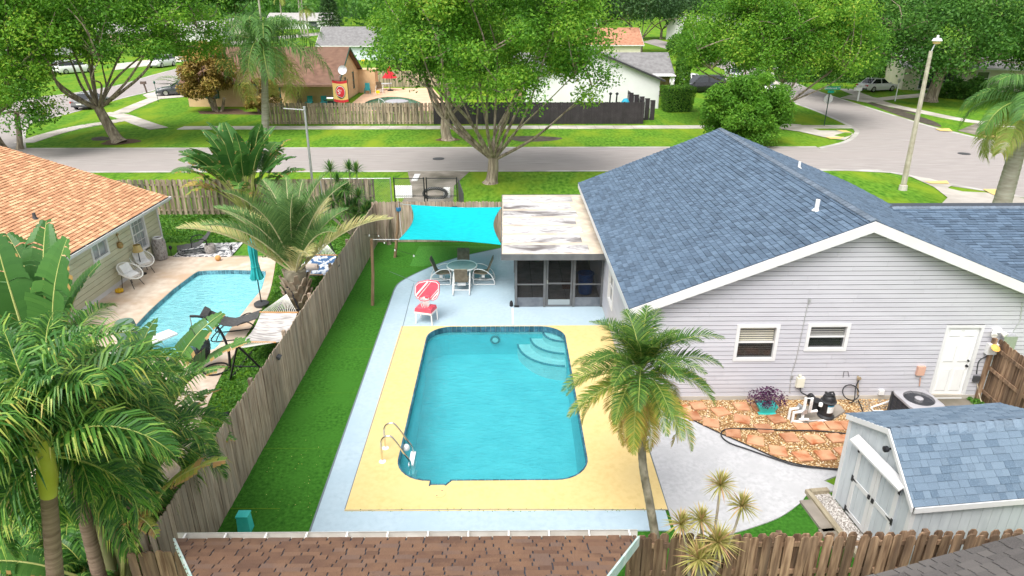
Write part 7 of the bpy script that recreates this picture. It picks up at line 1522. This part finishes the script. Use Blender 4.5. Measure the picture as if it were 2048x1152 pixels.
# things on the tan house patio
def adir(label, p, rz, mat):
    t = thing("garden_chair", label, "chair", p, rz); m = MB(); m.box((0, 0, .38), (.55, .6, .05)); m.build("seat", mat, t, False); m = MB(); m.box((0, .32, .75), (.55, .05, .8), mtx=Matrix.Rotation(rad(-15), 4, 'X')); m.build("backrest", mat, t, False)
    for s_ in (-1, 1): m = MB(); m.box((s_ * .31, 0, .58), (.09, .7, .04)); m.box((s_ * .3, -.28, .29), (.06, .06, .58)); m.box((s_ * .3, .28, .2), (.06, .06, .4)); m.build("arm", mat, t, False)
m_tealp = M("teal_paint", (.02, .26, .27), (.03, .30, .31), sc=4, rough=.5)
adir("teal garden chair on the tan house porch, left of the pair", Vector((PY(618, 200, ty0 - 1).x, ty0 - 1.0, 0)), 0, m_tealp); adir("teal garden chair on the tan house porch, right one beside the grill", Vector((PY(648, 200, ty0 - 1).x, ty0 - 1.0, 0)), .3, m_tealp)
adir("teal garden chair standing by the annex of the tan house", Vector((xr + 1.2, ty1 - 1.6, 0.03)), .1, m_tealp)
g_ = thing("barbecue_grill", "black barbecue grill on the porch of the tan house", "grill", (PY(664, 200, ty0 - 1.4).x, ty0 - 1.4, 0)); m = MB(); m.box((0, 0, .45), (.8, .5, .7)); m.build("cabinet", m_blackm, g_, False); m = MB(); m.tube([(-.45, 0, .95), (.45, 0, .95)], .26, 12); m.build("lid", m_steel, g_, False, smooth=40); m = MB(); m.box((.62, 0, .8), (.4, .45, .04)); m.box((-.62, 0, .8), (.4, .45, .04)); m.build("side_shelf", m_blackm, g_, False)
st = P(600, 212); m = MB(); m.lathe([(.25, 0), (.3, .3), (.2, .8), (.28, 1.1), (.1, 1.5), (.06, 1.9), (.001, 1.95)], (PY(598, 200, ty0 - .7).x, ty0 - .7, 0), 12); tag(m.build("statue", m_dkbr, smooth=50), "tall dark brown carved statue on the tan house porch", "statue")
q = P(781, 182); ru = thing("patio_umbrella", "closed red patio umbrella over the far patio table", "umbrella", q); m = MB(); m.lathe([(.35, 0), (.35, .12), (.06, .2)], n=14); m.tube([(0, 0, .1), (0, 0, 2.9)], .03, 6); m.build("pole", m_blackm, ru, False); m = MB(); vs = []; nn_ = 16
for k_, (r_, z) in enumerate(((.04, 2.95), (.3, 2.2), (.75, 1.5))): vs += [(r_ * (1 + (.25 if i % 2 else -.2)) * math.cos(2 * math.pi * i / nn_), r_ * (1 + (.25 if i % 2 else -.2)) * math.sin(2 * math.pi * i / nn_), z) for i in range(nn_)]
m.add(vs, [(k_ * nn_ + i, k_ * nn_ + (i + 1) % nn_, (k_ + 1) * nn_ + (i + 1) % nn_, (k_ + 1) * nn_ + i) for k_ in range(2) for i in range(nn_)]); m.build("canopy", m_fred, ru, False)
q = P(765, 180); t = thing("dining_table", "pale patio dining table under the red umbrella", "table", q); m = MB(); m.box((0, 0, .73), (2.2, 1.1, .05)); m.build("tabletop", m_pvc, t, False)
for x in (-.9, .9):
    for y in (-.4, .4): m = MB(); m.box((x, y, .36), (.06, .06, .72)); m.build("leg", m_pvc, t, False)
for (u, v, rz, lb) in ((743, 182, .9, "brown sling chair at the left end of the far patio table"), (760, 186, 1.57, "tan sling chair on the near side of the far patio table")): c_ = place(ch, P(u, v), rz, lb, "chairs at the far patio table"); c_.scale = (1.3,) * 3
sp = P(797, 219); t = thing("hot_tub", "dark spa tub with grey cover behind the picket fence", "hot tub", (sp.x, sp.y - .8, 0)); m = MB(); m.lathe([(1.05, 0), (1.1, .8), (1.0, .8)], n=8); m.v = [(x, y * .9, z) for x, y, z in m.v]; m.build("shell", m_bfence, t, False); m = MB(); m.lathe([(1.14, .8), (1.14, .92), (.9, 1.0), (.001, 1.02)], n=24); m.build("cover", m_acf, t, False, smooth=40)
for (u, v, lb) in ((756, 190, "small yellow pool flag beside the green pool"), (727, 128, "yellow pennant on the roof edge of the tan house annex")):
    q = P(u, v) if v > 150 else PY(u, v, ty1); m = MB(); m.box(q + Vector((0, 0, .35)), (.42, .03, .32)); m.tube([q, q + Vector((0, 0, .5))], .015, 4); tag(m.build("pennant", M("pennant_yellow", (.78, .62, .02), rough=.7)), lb, "flag")
pr_ = P(764, 215); m = MB(); m.tube(cr([pr_ + Vector((-.3, .3, .0)), pr_ + Vector((-.3, .3, .8)), pr_ + Vector((.2, .2, .6)), pr_ + Vector((.4, .2, .0))], 4), .03, 6); tag(m.build("pool_rail", m_whitem, smooth=50), "white grab rail at the green pool edge", "rail")
# --- white house with grey roof
wy = P(1310, 217).y; xr2 = P(1316, 217).x; hw_ = 6.6; ez_ = PY(1318, 158, wy).z
white = far_house("white stucco house with grey roof behind the black fence", (xr2 - hw_, wy + 5.5, 0), rad(90), 11, hw_ * 2, ez_ - .05, .40, m_wst, m_grroof, wins=[], trim=M("charcoal_trim", (.05, .05, .055), rough=.6), over=.4)
my = wy + 9; rz_ = PY(1335, 105, my + 4).z; x1_ = PY(1350, 147, my).x
far_house("grey roofed wing with stone porch behind the white gable", (x1_ - 9, my + 4.5, 0), 0, 17.2, 8, 2.35, (rz_ - 2.35) / 4.3, M("brown_stone", (.22, .15, .09), (.36, .26, .16), sc=3, rough=.9, bump=.4), m_grroof, trim=MATS["charcoal_trim"])
m = MB(); m.box((x1_ - .6, my - 1.4, 1.2), (.25, .25, 2.4)); m.box((x1_ - 2.0, my - .9, 2.42), (3.4, 1.8, .12)); tag(m.build("porch_post", m_white), "white porch post and beam beside the cypress", "post")
# junk behind the black fence
for i, u in enumerate((1218, 1231)): q = PY(u, 205, 63); m = MB(); m.tube([(q.x, 63, 0), (q.x + .1, 63, PY(u, 187, 63).z)], .07, 6); m.lathe([(.12, 0), (.16, .1), (.05, .2)], (q.x + .1, 63, PY(u, 187, 63).z - .1), 8); tag(m.build("patio_torch", m_blackm), "dark garden torch behind the black fence, " + ("left" if i == 0 else "right") + " of the two", "torch", "torches behind the black fence")
q = PY(1281, 205, 62.6); t = thing("folding_panel", "black slatted folding panels leaning by the white wall", "panel", (q.x, 62.6, 0))
for i in range(5):
    x = q.x - .9 + i * .5; m = MB(); m.box((x, 62.6, 1.2 - .08 * i), (.46, .05, 2.4 - .16 * i)); m.build("panel", m_bfence, t); m = MB(); m.b2((x - .21, 62.56, .2), (x - .17, 62.57, 2.3 - .16 * i)); m.build("slat", m_galv, t)
q = PY(1252, 208, 62.6); g_ = thing("blue_lid_grill", "small grill with blue cover behind the black fence", "grill", (q.x, 62.8, 0)); m = MB(); m.box((0, 0, .7), (1.2, .7, 1.4)); m.build("body", m_blackm, g_, False); m = MB(); m.lathe([(.42, 1.42), (.40, 1.6), (.2, 1.85), (.001, 1.9)], n=14); m.build("cover", M("blue_cover", (.02, .30, .44), rough=.6), g_, False, smooth=40)
# --- other houses
HS = [("pale blue house with grey roof behind the tan house", (705, 128), 35, rad(0), 15, 11, 2.6, .5, m_pbl, m_grroof, [('f', 2, 1, 1.2, 1.2), ('r', 0, 1, 1, 1.2)]),
      ("cream gabled house with grey roof at the far end of the side road", (452, 78), 0, rad(-62), 16, 11, 2.9, .42, m_cream, m_ltroof, [('f', -3, .9, 1.6, 1.5), ('f', 3, .9, 1.4, 1.5), ('l', 0, .9, 1.4, 1.4)]),
      ("white garage house behind the left verge tree", (335, 88), 10, rad(8), 18, 10, 2.8, .4, m_wst, m_ltroof, [('f', 5, .9, 1.6, 1.4)]),
      ("salmon house with pale roof behind the left verge tree", (205, 96), 10, rad(0), 18, 10, 2.8, .4, m_salm, m_ltroof, [('f', 0, .9, 1.6, 1.4), ('f', 5, .9, 1.6, 1.4)]),
      ("long white house with pale grey roof in the far distance", (600, 58), 0, rad(0), 24, 12, 3.0, .40, m_wst, m_ltroof, [('f', 5, .2, 3.0, 2.4), ('f', -5, .9, 1.6, 1.4)]),
      ("house with red-brown shingle roof behind the white house", (1215, 128), 8, rad(0), 14, 11, 2.7, .45, m_cream, m_redroof, [('r', 0, 1, 1.2, 1.2)]),
      ("white two-gable house at the far end of the cross street", (1425, 82), 0, rad(25), 18, 12, 3.6, .5, m_wst, m_ltroof, [('f', -5, .9, 1.6, 1.4), ('f', 4, .9, 1.6, 1.4)]),
      ("low pale house with dark shutters under the shade tree", (2030, 190), 3, rad(-12), 19, 10, 2.7, .38, m_cream, m_ltroof, [('f', -7, .2, 1.4, 2.0), ('f', -4.5, .2, 1.4, 2.0), ('f', -1, .8, 1.2, 1.4), ('f', 5, .8, 1.6, 1.4)]),
      ("dark brown house peeking out behind the corner tree", (1748, 128), 3, rad(0), 12, 10, 3.0, .45, m_dkbr, m_ltroof, [('f', 3, 1, 1.2, 1.2)]),
      ("small white house far behind the middle trees", (1150, 66), 0, rad(0), 16, 10, 3.0, .4, m_wst, m_ltroof, [('f', 0, .9, 1.6, 1.4)]),
      ("white house seen through the trees at the top left edge", (60, 110), 0, rad(0), 20, 10, 2.8, .4, m_wst, m_grroof, [('f', 3, .9, 1.6, 1.4)])]
for (lb, px, dy, rz, L, D, h, pt_, wm, rm, wn) in HS:
    q = P(*px); far_house(lb, (q.x, q.y + (dy if dy < 20 else 8) + D / 2, 0), rz, L, D, h, pt_, wm, rm, wins=wn)
# ================================================================== cars
m_tyre = M("tyre_rubber", (.015, .015, .016), rough=.85); m_rim = M("alloy_rim", (.5, .5, .51), rough=.3, metal=.8); m_cglass = M("car_glass", (.015, .018, .022), rough=.04, spec=.9); m_tail = M("tail_light", (.45, .015, .015), rough=.2); m_head = M("head_light", (.7, .72, .74), rough=.1); m_plate = M("number_plate", (.7, .7, .66), rough=.5)
def paint(name, c): return M(name, c, rough=.25, spec=.5, coat=.6)
def car(label, p, heading, mat, kind="sedan", s=1.0):
    t = thing("parked_car", label, "car", p, heading, "parked cars"); t.scale = (s,) * 3
    if kind == "sedan": L, W, zb, zr, A, B, C, D = 4.6, 1.8, .92, 1.43, .95, .25, -1.05, -1.75
    elif kind == "coupe": L, W, zb, zr, A, B, C, D = 4.7, 1.9, .90, 1.36, .85, .05, -1.1, -1.95
    elif kind == "suv": L, W, zb, zr, A, B, C, D = 4.7, 1.9, 1.05, 1.70, 1.05, .40, -1.9, -2.25
    else: L, W, zb, zr, A, B, C, D = 5.1, 2.0, 1.10, 1.76, 1.35, .55, -2.2, -2.5
    h = L / 2; st = [(-h, .45, zb * .86, .80), (-h + .12, .30, zb * .98, .93), (-h + .5, .24, zb, 1), (-.6, .20, zb, 1), (.6, .20, zb * .98, 1), (A + .1, .20, zb * .96, 1), (h - .6, .22, zb * .86, .98), (h - .18, .28, zb * .76, .90), (h, .42, zb * .62, .74)]
    vs = []; n_ = 8
    for x, z0, z1, k_ in st:
        w_ = W / 2 * k_; vs += [(x, -w_ * .9, z0), (x, -w_, z0 + (z1 - z0) * .35), (x, -w_ * .985, z0 + (z1 - z0) * .8), (x, -w_ * .90, z1), (x, w_ * .90, z1), (x, w_ * .985, z0 + (z1 - z0) * .8), (x, w_, z0 + (z1 - z0) * .35), (x, w_ * .9, z0)]
    fs = [(i * n_ + j, i * n_ + (j + 1) % n_, (i + 1) * n_ + (j + 1) % n_, (i + 1) * n_ + j) for i in range(len(st) - 1) for j in range(n_)] + [tuple(range(n_)), tuple((len(st) - 1) * n_ + j for j in range(n_))[::-1]]
    m = MB(); m.add(vs, fs); m.build("body", mat, t, False, smooth=38)
    wb, wr = W / 2 * .89, W / 2 * .70; cab = {'A': (A, wb, zb * .95), 'B': (B, wr, zr - .02), 'C': (C, wr, zr), 'D': (D, wb * .96, zb * .98)}; mid = ((B + C) / 2, wr * 1.02, zr + .035)
    def cp(k_, sg): x, w_, z = cab[k_] if isinstance(k_, str) else k_; return Vector((x, sg * w_, z))
    m = MB()
    m.add([cp('A', -1), cp('A', 1), cp('B', 1), cp('B', -1), cp(mid, 1), cp(mid, -1), cp('C', 1), cp('C', -1), cp('D', 1), cp('D', -1)], [(0, 1, 2, 3), (3, 2, 4, 5), (5, 4, 6, 7), (7, 6, 8, 9), (0, 3, 5, 7, 9), (1, 8, 6, 4, 2)]); m.build("cabin", mat, t, False, smooth=30)
    def glass(nm, q, o):
        c_ = sum(q, Vector()) / len(q); nrm = (q[1] - q[0]).cross(q[2] - q[0]).normalized(); nrm = nrm if nrm.dot(Vector(o)) > 0 else -nrm
        m = MB(); m.add([c_ + (p_ - c_) * .86 + nrm * .012 for p_ in q], [tuple(range(len(q)))]); m.build(nm, m_cglass, t, False)
    glass("windshield", [cp('A', -1), cp('A', 1), cp('B', 1), cp('B', -1)], (1, 0, .5)); glass("rear_window", [cp('D', -1), cp('D', 1), cp('C', 1), cp('C', -1)], (-1, 0, .5))
    for sg in (-1, 1):
        xm = (A + D) / 2 + .15; k1 = lambda x, top: Vector((x, sg * (wr if top else wb), zr - .02 if top else zb * .97)); fr_ = lambda a, b, f_: a.lerp(b, f_)
        glass("side_window", [cp('A', sg), cp('B', sg), k1(xm, 1), k1(xm, 0)], (0, sg, .3)); glass("side_window", [k1(xm, 0), k1(xm, 1), cp('C', sg), cp('D', sg)], (0, sg, .3))
        m = MB(); m.box((h - .22, sg * W * .34, zb * .68), (.16, .36, .14)); m.build("headlight", m_head, t, False); m = MB(); m.box((-h + .06, sg * W * .36, zb * .80), (.12, .34, .16)); m.build("tail_light", m_tail, t, False)
        m = MB(); m.box((A - .05, sg * (W / 2 + .06), zb + .04), (.12, .18, .12)); m.build("mirror", mat, t, False)
        for x in (-h + .95, h - .92):
            r_ = .33 if kind in ("sedan", "coupe") else .37; c_ = (x, sg * (W / 2 - .10), r_); mt = Matrix.Rotation(math.pi / 2, 4, 'X')
            wl_ = MB(); wl_.lathe([(r_ * .62, -.11), (r_ * .95, -.10), (r_, -.06), (r_, .06), (r_ * .95, .10), (r_ * .62, .11)], c_, 22, mt); wo = wl_.build("wheel", m_tyre, t, False, smooth=40)
            m = MB(); m.lathe([(r_ * .64, -.115), (r_ * .5, -.09), (.05, -.10), (.05, .10), (r_ * .5, .09), (r_ * .64, .115)], c_, 16, mt); m.build("rim", m_rim, wo, False, smooth=30)
    m = MB(); m.box((-h - .005, 0, zb * .62), (.03, .5, .13)); m.build("number_plate", m_plate, t, False); m = MB(); m.box((-h + .02, 0, .38), (.10, W * .84, .16)); m.box((h - .02, 0, .34), (.10, W * .8, .16)); m.build("bumper", m_dgrey, t, False)
    return t
def hd(a, b): a, b = P(*a), P(*b); return math.atan2(b.y - a.y, b.x - a.x)
cw, cg, cdk, cbk, csl, cbl = paint("white_car_paint", (.78, .78, .78)), paint("mid_grey_car_paint", (.20, .205, .215)), paint("dark_grey_car_paint", (.05, .058, .065)), paint("black_car_paint", (.012, .012, .015)), paint("silver_car_paint", (.45, .48, .50)), paint("blue_car_paint", (.02, .07, .20))
car("grey sedan parked with its rear towards us by the left tree", P(184, 214), hd((152, 223), (242, 197)), cg, "sedan", 1.02)
car("dark grey coupe on the driveway behind the bronze shrub", P(362, 189), hd((420, 186), (300, 192)), cdk, "coupe", 1.08)
car("white suv parked across the side road", P(325, 134), hd((360, 128), (280, 140)), cw, "suv", 1.12)
car("white pickup-like van half hidden by the left tree crown", P(150, 146), hd((100, 150), (200, 142)), cw, "van", 1.05)
car("dark blue suv at the far bend of the side road", P(418, 104), hd((418, 104), (380, 112)), cbl, "suv", 1.05)
car("white sedan parked on the grass in front of the tall hedge", P(1752, 182), hd((1720, 184), (1790, 180)), cw, "sedan", 1.05)
car("black van on the driveway behind the block hedge", P(1402, 184), hd((1460, 184), (1360, 186)), cbk, "van", 1.06)
car("white car behind the black van", P(1372, 172), hd((1460, 172), (1360, 174)), cw, "sedan", 1.05)
car("silver sedan seen from behind under the corner tree", P(1466, 158), hd((1480, 165), (1440, 140)), csl, "sedan", 1.05)
car("white suv behind the stems of the corner tree", P(1572, 146), hd((1600, 150), (1540, 140)), cw, "suv", 1.05)
car("white sedan low behind the rounded bush", P(1515, 186), hd((1560, 190), (1480, 184)), cw, "sedan", 1.0)
car("white car in front of the small far house behind the middle trees", P(1153, 74), 0.2, cw, "sedan", 1.1)
# ================================================================== street furniture
b_ = P(1805, 380); tp_ = PY(1862, 102, b_.y); lp = thing("street_lamp", "tall slim concrete street lamp post on the corner lawn", "street lamp", b_)
m_cpost = M("lamp_post_concrete", (.36, .32, .25), (.48, .44, .36), sc=3, rough=.9, bump=.2, bsc=20); m = MB(); m.tube([b_ + Vector((0, 0, -.05)), tp_], [.16, .095], 8); m.build("post", m_cpost, lp)
m = MB(); m.lathe([(.24, 0), (.22, .28), (.16, .3)], b_, 8); m.build("base_collar", m_conc, lp)
hd_ = PY(1874, 82, b_.y); m = MB(); m.tube([tp_ - Vector((0, 0, .1)), hd_ - Vector((.05, 0, .1))], .035, 8); m.build("arm", m_galv, lp); m = MB(); m.lathe([(.001, .16), (.18, .14), (.26, .02), (.22, -.02)], hd_, 16); m.lathe([(.06, .14), (.06, .28), (.001, .3)], hd_, 10); m.build("lamp_head", m_whitem, lp, smooth=40); m = MB(); m.lathe([(.22, -.01), (.17, -.13), (.001, -.17)], hd_, 16); m.build("lens", M("amber_lens", (.70, .50, .22), rough=.2), lp, smooth=50)
b_ = P(1648, 252); sg_ = thing("street_sign", "green street name sign above the back of a stop sign", "street sign", b_); zt = PY(1657, 178, b_.y).z; m_sgreen = M("sign_green", (.0, .30, .21), rough=.4)
m = MB(); m.tube([b_, b_ + Vector((0, 0, zt + .3))], .04, 8); m.build("post", M("dark_green_post", (.02, .05, .035), rough=.6), sg_)
m = MB(); m.box(b_ + Vector((.15, -.05, zt + .08)), (1.3, .03, .27)); blade = m.build("name_blade", m_sgreen, sg_); inst("lettering", text_mesh("Bentbrook", .25, m_white), Matrix.Translation(b_ + Vector((0, -.075, zt + .08))) @ Matrix.Rotation(math.pi / 2, 4, 'X'), blade); inst("lettering", text_mesh("DR", .13, m_white), Matrix.Translation(b_ + Vector((.70, -.075, zt + .11))) @ Matrix.Rotation(math.pi / 2, 4, 'X'), blade)
m = MB(); m.box(b_ + Vector((.05, -.05, zt - .22)), (.52, .03, .2)); m.build("number_blade", m_sgreen, sg_)
m = MB(); m.lathe([(.40, -.01), (.40, .01)], b_ + Vector((0, .06, zt - .82)), 8, Matrix.Rotation(math.pi / 2, 4, 'X') @ Matrix.Rotation(rad(22.5), 4, 'Z')); m.build("sign_back", m_galv, sg_)
b_ = P(1715, 202); mbx = thing("mailbox", "white mailbox on a white post beside the driveway", "mailbox", b_); m = MB(); m.box(b_ + Vector((0, 0, .55)), (.12, .12, 1.1)); m.build("post", m_pvc, mbx); m = MB(); m.box(b_ + Vector((-.18, 0, 1.18)), (.75, .28, .2)); m.tube([b_ + Vector((-.55, 0, 1.28)), b_ + Vector((.19, 0, 1.28))], .14, 12); m.box(b_ + Vector((.25, 0, 1.45)), (.05, .05, .3)); m.build("box", m_pvc, mbx, smooth=40)
b_ = P(1790, 202); lpp = thing("yard_lamp", "slim white yard lamp post on the lawn by the white sedan", "lamp", b_); m = MB(); m.tube([b_, b_ + Vector((0, 0, 1.9))], .055, 8); m.build("post", m_pvc, lpp); m = MB(); m.lathe([(.07, 0), (.14, .2), (.16, .3), (.08, .42), (.02, .5)], b_ + Vector((0, 0, 1.85)), 8); m.build("lantern", m_galv, lpp)
b_ = P(294, 186); m = MB(); m.tube(cr([b_, b_ + Vector((-.08, 0, .6)), b_ + Vector((-.15, 0, 1.0))], 4), .10, 8); m.box(b_ + Vector((-.2, 0, 1.15)), (.6, .3, .3)); tag(m.build("mailbox", m_dkbr, smooth=30), "dark carved mailbox post by the side road", "mailbox")
b_ = P(317, 204); m = MB(); m.tube([b_, b_ + Vector((-.05, 0, 1.9))], .03, 6); m.lathe([(.05, 0), (.12, .15), (.05, .3)], b_ + Vector((-.05, 0, 1.85)), 8); tag(m.build("yard_lamp", m_greent), "thin dark green yard lamp on the left lawn", "lamp")
b_ = Vector((PY(622, 345, 33.9).x, 33.9, 0)); tp_ = PY(609, 218, 33.9); m = MB(); m.tube([b_, tp_], [.07, .055], 8); cl = m.build("clothes_pole", m_galv, smooth=40); tag(cl, "tall galvanised pole with a crossarm behind the banana clump", "pole"); m = MB(); m.tube([tp_ + Vector((.05, 0, -.05)), PY(567, 217, 33.9)], .03, 6); m.tube([tp_ - Vector((0, 0, .05)), tp_ + Vector((0, 0, .12))], .07, 8); m.build("crossarm", m_galv, cl)
# palm debris on the verge
b_ = P(375, 168); pd = thing("palm_debris", "heap of cut grey-green palm fronds on the roadside verge", "debris", b_); dm_ = [frond_mesh("frond", 3.2, 34, .7, .06, 14, 30, [m_rachis, lf_grey], 77 + i, vee=10, ldroop=.3) for i in range(2)]
for i in range(14): inst("frond", dm_[i % 2], Matrix.Translation(b_ + Vector((random.Random(i).uniform(-3, 2.5), random.Random(i + 9).uniform(-.8, .8), .15 + .05 * i))) @ Matrix.Rotation(random.Random(i).uniform(-.4, .4) + (math.pi if i % 3 == 0 else 0), 4, 'Z'), pd)
# ================================================================== more trees
FT = [((1280, 108), 0, 12.5, 6.5, 9.0, lf_dark, 0, "broad dark oak at the bend of the cross street"), ((1400, 96), 8, 8, 6, 9, lf_dark, 1, "dark oak right of the broad oak at the street bend"),
      ((470, 52), 0, 15, 7, 13, lf_dark, 2, "dark spreading tree behind the queen palm crown"), ((385, 56), 10, 13, 7, 12, lf_oak, 3, "dark tree at the top left behind the cream house"), ((1690, 112), 6, 11, 6.5, 9.5, lf_dark, 4, "dense dark tree behind the corner tree"),
      ((1160, 84), 5, 9, 5, 7, lf_oak, 5, "rounded mid green tree behind the middle trees"), ((1560, 92), 10, 16, 8, 10, lf_oak, 6, "tall tree behind the corner tree crown"), ((800, 52), 10, 16, 8, 13, lf_dark, 7, "dark tree behind the left edge of the big verge tree"),
      ((1000, 70), 10, 22, 9, 12, lf_oak, 8, "tall tree hidden behind the big verge tree"), ((120, 84), 10, 16, 8, 10, lf_oak, 9, "tree beyond the salmon house at the upper left"), ((270, 74), 10, 16, 8, 11, lf_dark, 10, "tree behind the white garage house"),
      ((1820, 108), 14, 14, 7, 10, lf_oak, 11, "tall tree behind the shade tree on the right"), ((2010, 112), 14, 14, 7, 10, lf_dark, 12, "tall tree above the pale house roof at the right edge"), ((1380, 132), 0, 4.2, 2.4, 2.6, lf_hedge, 13, "bright layered tree behind the cypress"),
      ((20, 120), 6, 10, 6, 9, lf_oak, 14, "tree at the far left edge beyond the road"), ((1480, 76), 10, 14, 7, 10, lf_dark, 15, "dark tree behind the far white house"), ((930, 178), 0, 3.0, 2.0, 2.4, lf_oak, 16, "dark tree between the patio and the white house"),
      ((1110, 104), 4, 8, 5, 7, lf_oak, 17, "leafy tree behind the roof of the grey wing"), ((1210, 88), 12, 11, 6.5, 9, lf_oak, 18, "pale green tree left of the broad oak"), ((1345, 84), 14, 10, 6, 8, lf_oak, 22, "tree over the far bend of the cross street"), ((1620, 128), 4, 9, 5, 7, lf_oak, 23, "tree between the corner tree and the tall hedge"), ((1880, 128), 10, 12, 7, 10, lf_oak, 25, "tree behind the shade tree beside the dark brown house"), ((880, 84), 6, 12, 7, 9, lf_dark, 26, "dark tree far behind the peach patio")]
for (px, dy, rx_, rz_, cz, lm, sd_, lb) in FT:
    b_ = P(*px) + Vector((0, dy, 0)); far = b_.y; ls = max(.35, min(1.1, far / 260)); tree(lb, b_, b_ + Vector((0, 0, cz * .32)), .05 * cz, b_ + Vector((0, 0, cz)), (rx_, rx_ * .8, rz_), 80, rx_ * .25, 170, ls, lm, 100 + sd_, nlimb=6, low=-.35, sub=False, shell=.35)
# conifer and slim palms near the far white house
b_ = P(662, 62); rs = np.random.RandomState(8); n = 5000; hz = 18; lv = rs.randint(0, 16, n); zz = 1.5 + lv * (hz - 1.5) / 16 + rs.normal(size=n) * .25; ra = (hz - zz) * .30 * rs.rand(n) ** .5; an = rs.uniform(0, 6.28, n); t = thing("pine_tree", "dark layered conifer beside the far white house", "tree", b_); V, F = leaf_quads(np.stack([b_.x + ra * np.cos(an), b_.y + ra * np.sin(an), zz - ra * .1], 1), rs.normal(size=(n, 3)) * .4 + np.array([0, 0, .8]), .9, .4, 3); obj("crown", npmesh("crown", V, F, lf_dark, rs.rand(n)), t); m = MB(); m.tube([b_, b_ + Vector((0, 0, hz))], [.35, .05], 6); m.build("trunk", m_bark, t)
slimp = [((613, 66), -6, 14, "tall slim palm in front of the far white house"), ((622, 66), -8, 13, "second slim palm in front of the far white house"), ((632, 72), -9, 8, "short palm in front of the far white house"), ((577, 66), -6, 11, "slim palm left of the far white house"), ((527, 84), 0, 15, "slim palm trunk rising behind the queen palm")]
for i, (px, dy, hh, lb) in enumerate(slimp):
    b_ = P(*px) + Vector((0, dy, 0)); palm(lb, b_, b_ + Vector((.3, 0, hh)), .28, .2, m_qtrunk, None, 14, [55, 20, -20], 3.4, 16, 1.3, .16, [m_rachis, lf_queen], 40 + i, arch=(60, 100), vee=20, ldroop=.7, stem_r=.05)
# lush planting by the pale house
for i, (u, v) in enumerate(((1905, 196), (1925, 198), (1950, 196))):
    b_ = P(u, v); tree(("strappy shrub", "leafy shrub", "low shrub")[i] + " in the bed before the pale house, " + ("left", "middle", "right")[i], b_, b_ + Vector((0, 0, .4)), .1, b_ + Vector((0, 0, .9)), (1.8, 1.3, 1.1), 26, .5, 130, .3, lf_oak, 60 + i, nlimb=4, nm="shrub", cat="shrub", low=-.8, group="shrubs by the pale house")
# distant woodland closing the horizon
rs = np.random.RandomState(99); ncl = 900; cx_ = rs.uniform(-330, 330, ncl); cyy = rs.uniform(295, 440, ncl); C = np.stack([cx_ * (cyy / 300), cyy, rs.uniform(3, 15, ncl)], 1); per = 75; ci = np.repeat(np.arange(ncl), per); n = len(ci); off = rs.normal(size=(n, 3)); off /= np.linalg.norm(off, axis=1)[:, None]
Pp = C[ci] + off * (rs.rand(n) ** .4 * 7.0)[:, None] * np.array([1, 1, .8]); Pp[:, 2] = np.maximum(Pp[:, 2], .5); V, F = leaf_quads(Pp, off + rs.normal(size=(n, 3)) * .5 + np.array([0, -.2, .5]), 2.0, 1.2, 7); rv = np.clip(.5 * rs.rand(ncl)[ci] + .5 * rs.rand(n), 0, .99)
tag(obj("woodland", npmesh("woodland", V, F, lf_oak, rv)), kind='stuff')
m = MB(); m.add([(-900, 470, -1), (900, 470, -1), (900, 470, 17), (-900, 470, 17)] + [(-900, 480, -1), (900, 480, -1), (900, 480, 17), (-900, 480, 17)], [(0, 1, 2, 3), (3, 2, 6, 7), (4, 7, 6, 5)]); tag(m.build("far_woodland", M("far_wood_foliage", (.025, .06, .018), (.05, .11, .03), sc=.25, rough=1, bump=1, bsc=.6)), kind='structure')
for o in SC.objects:
    if o.type == 'MESH' and o.data and not o.data.materials: o.data.materials.append(m_white)
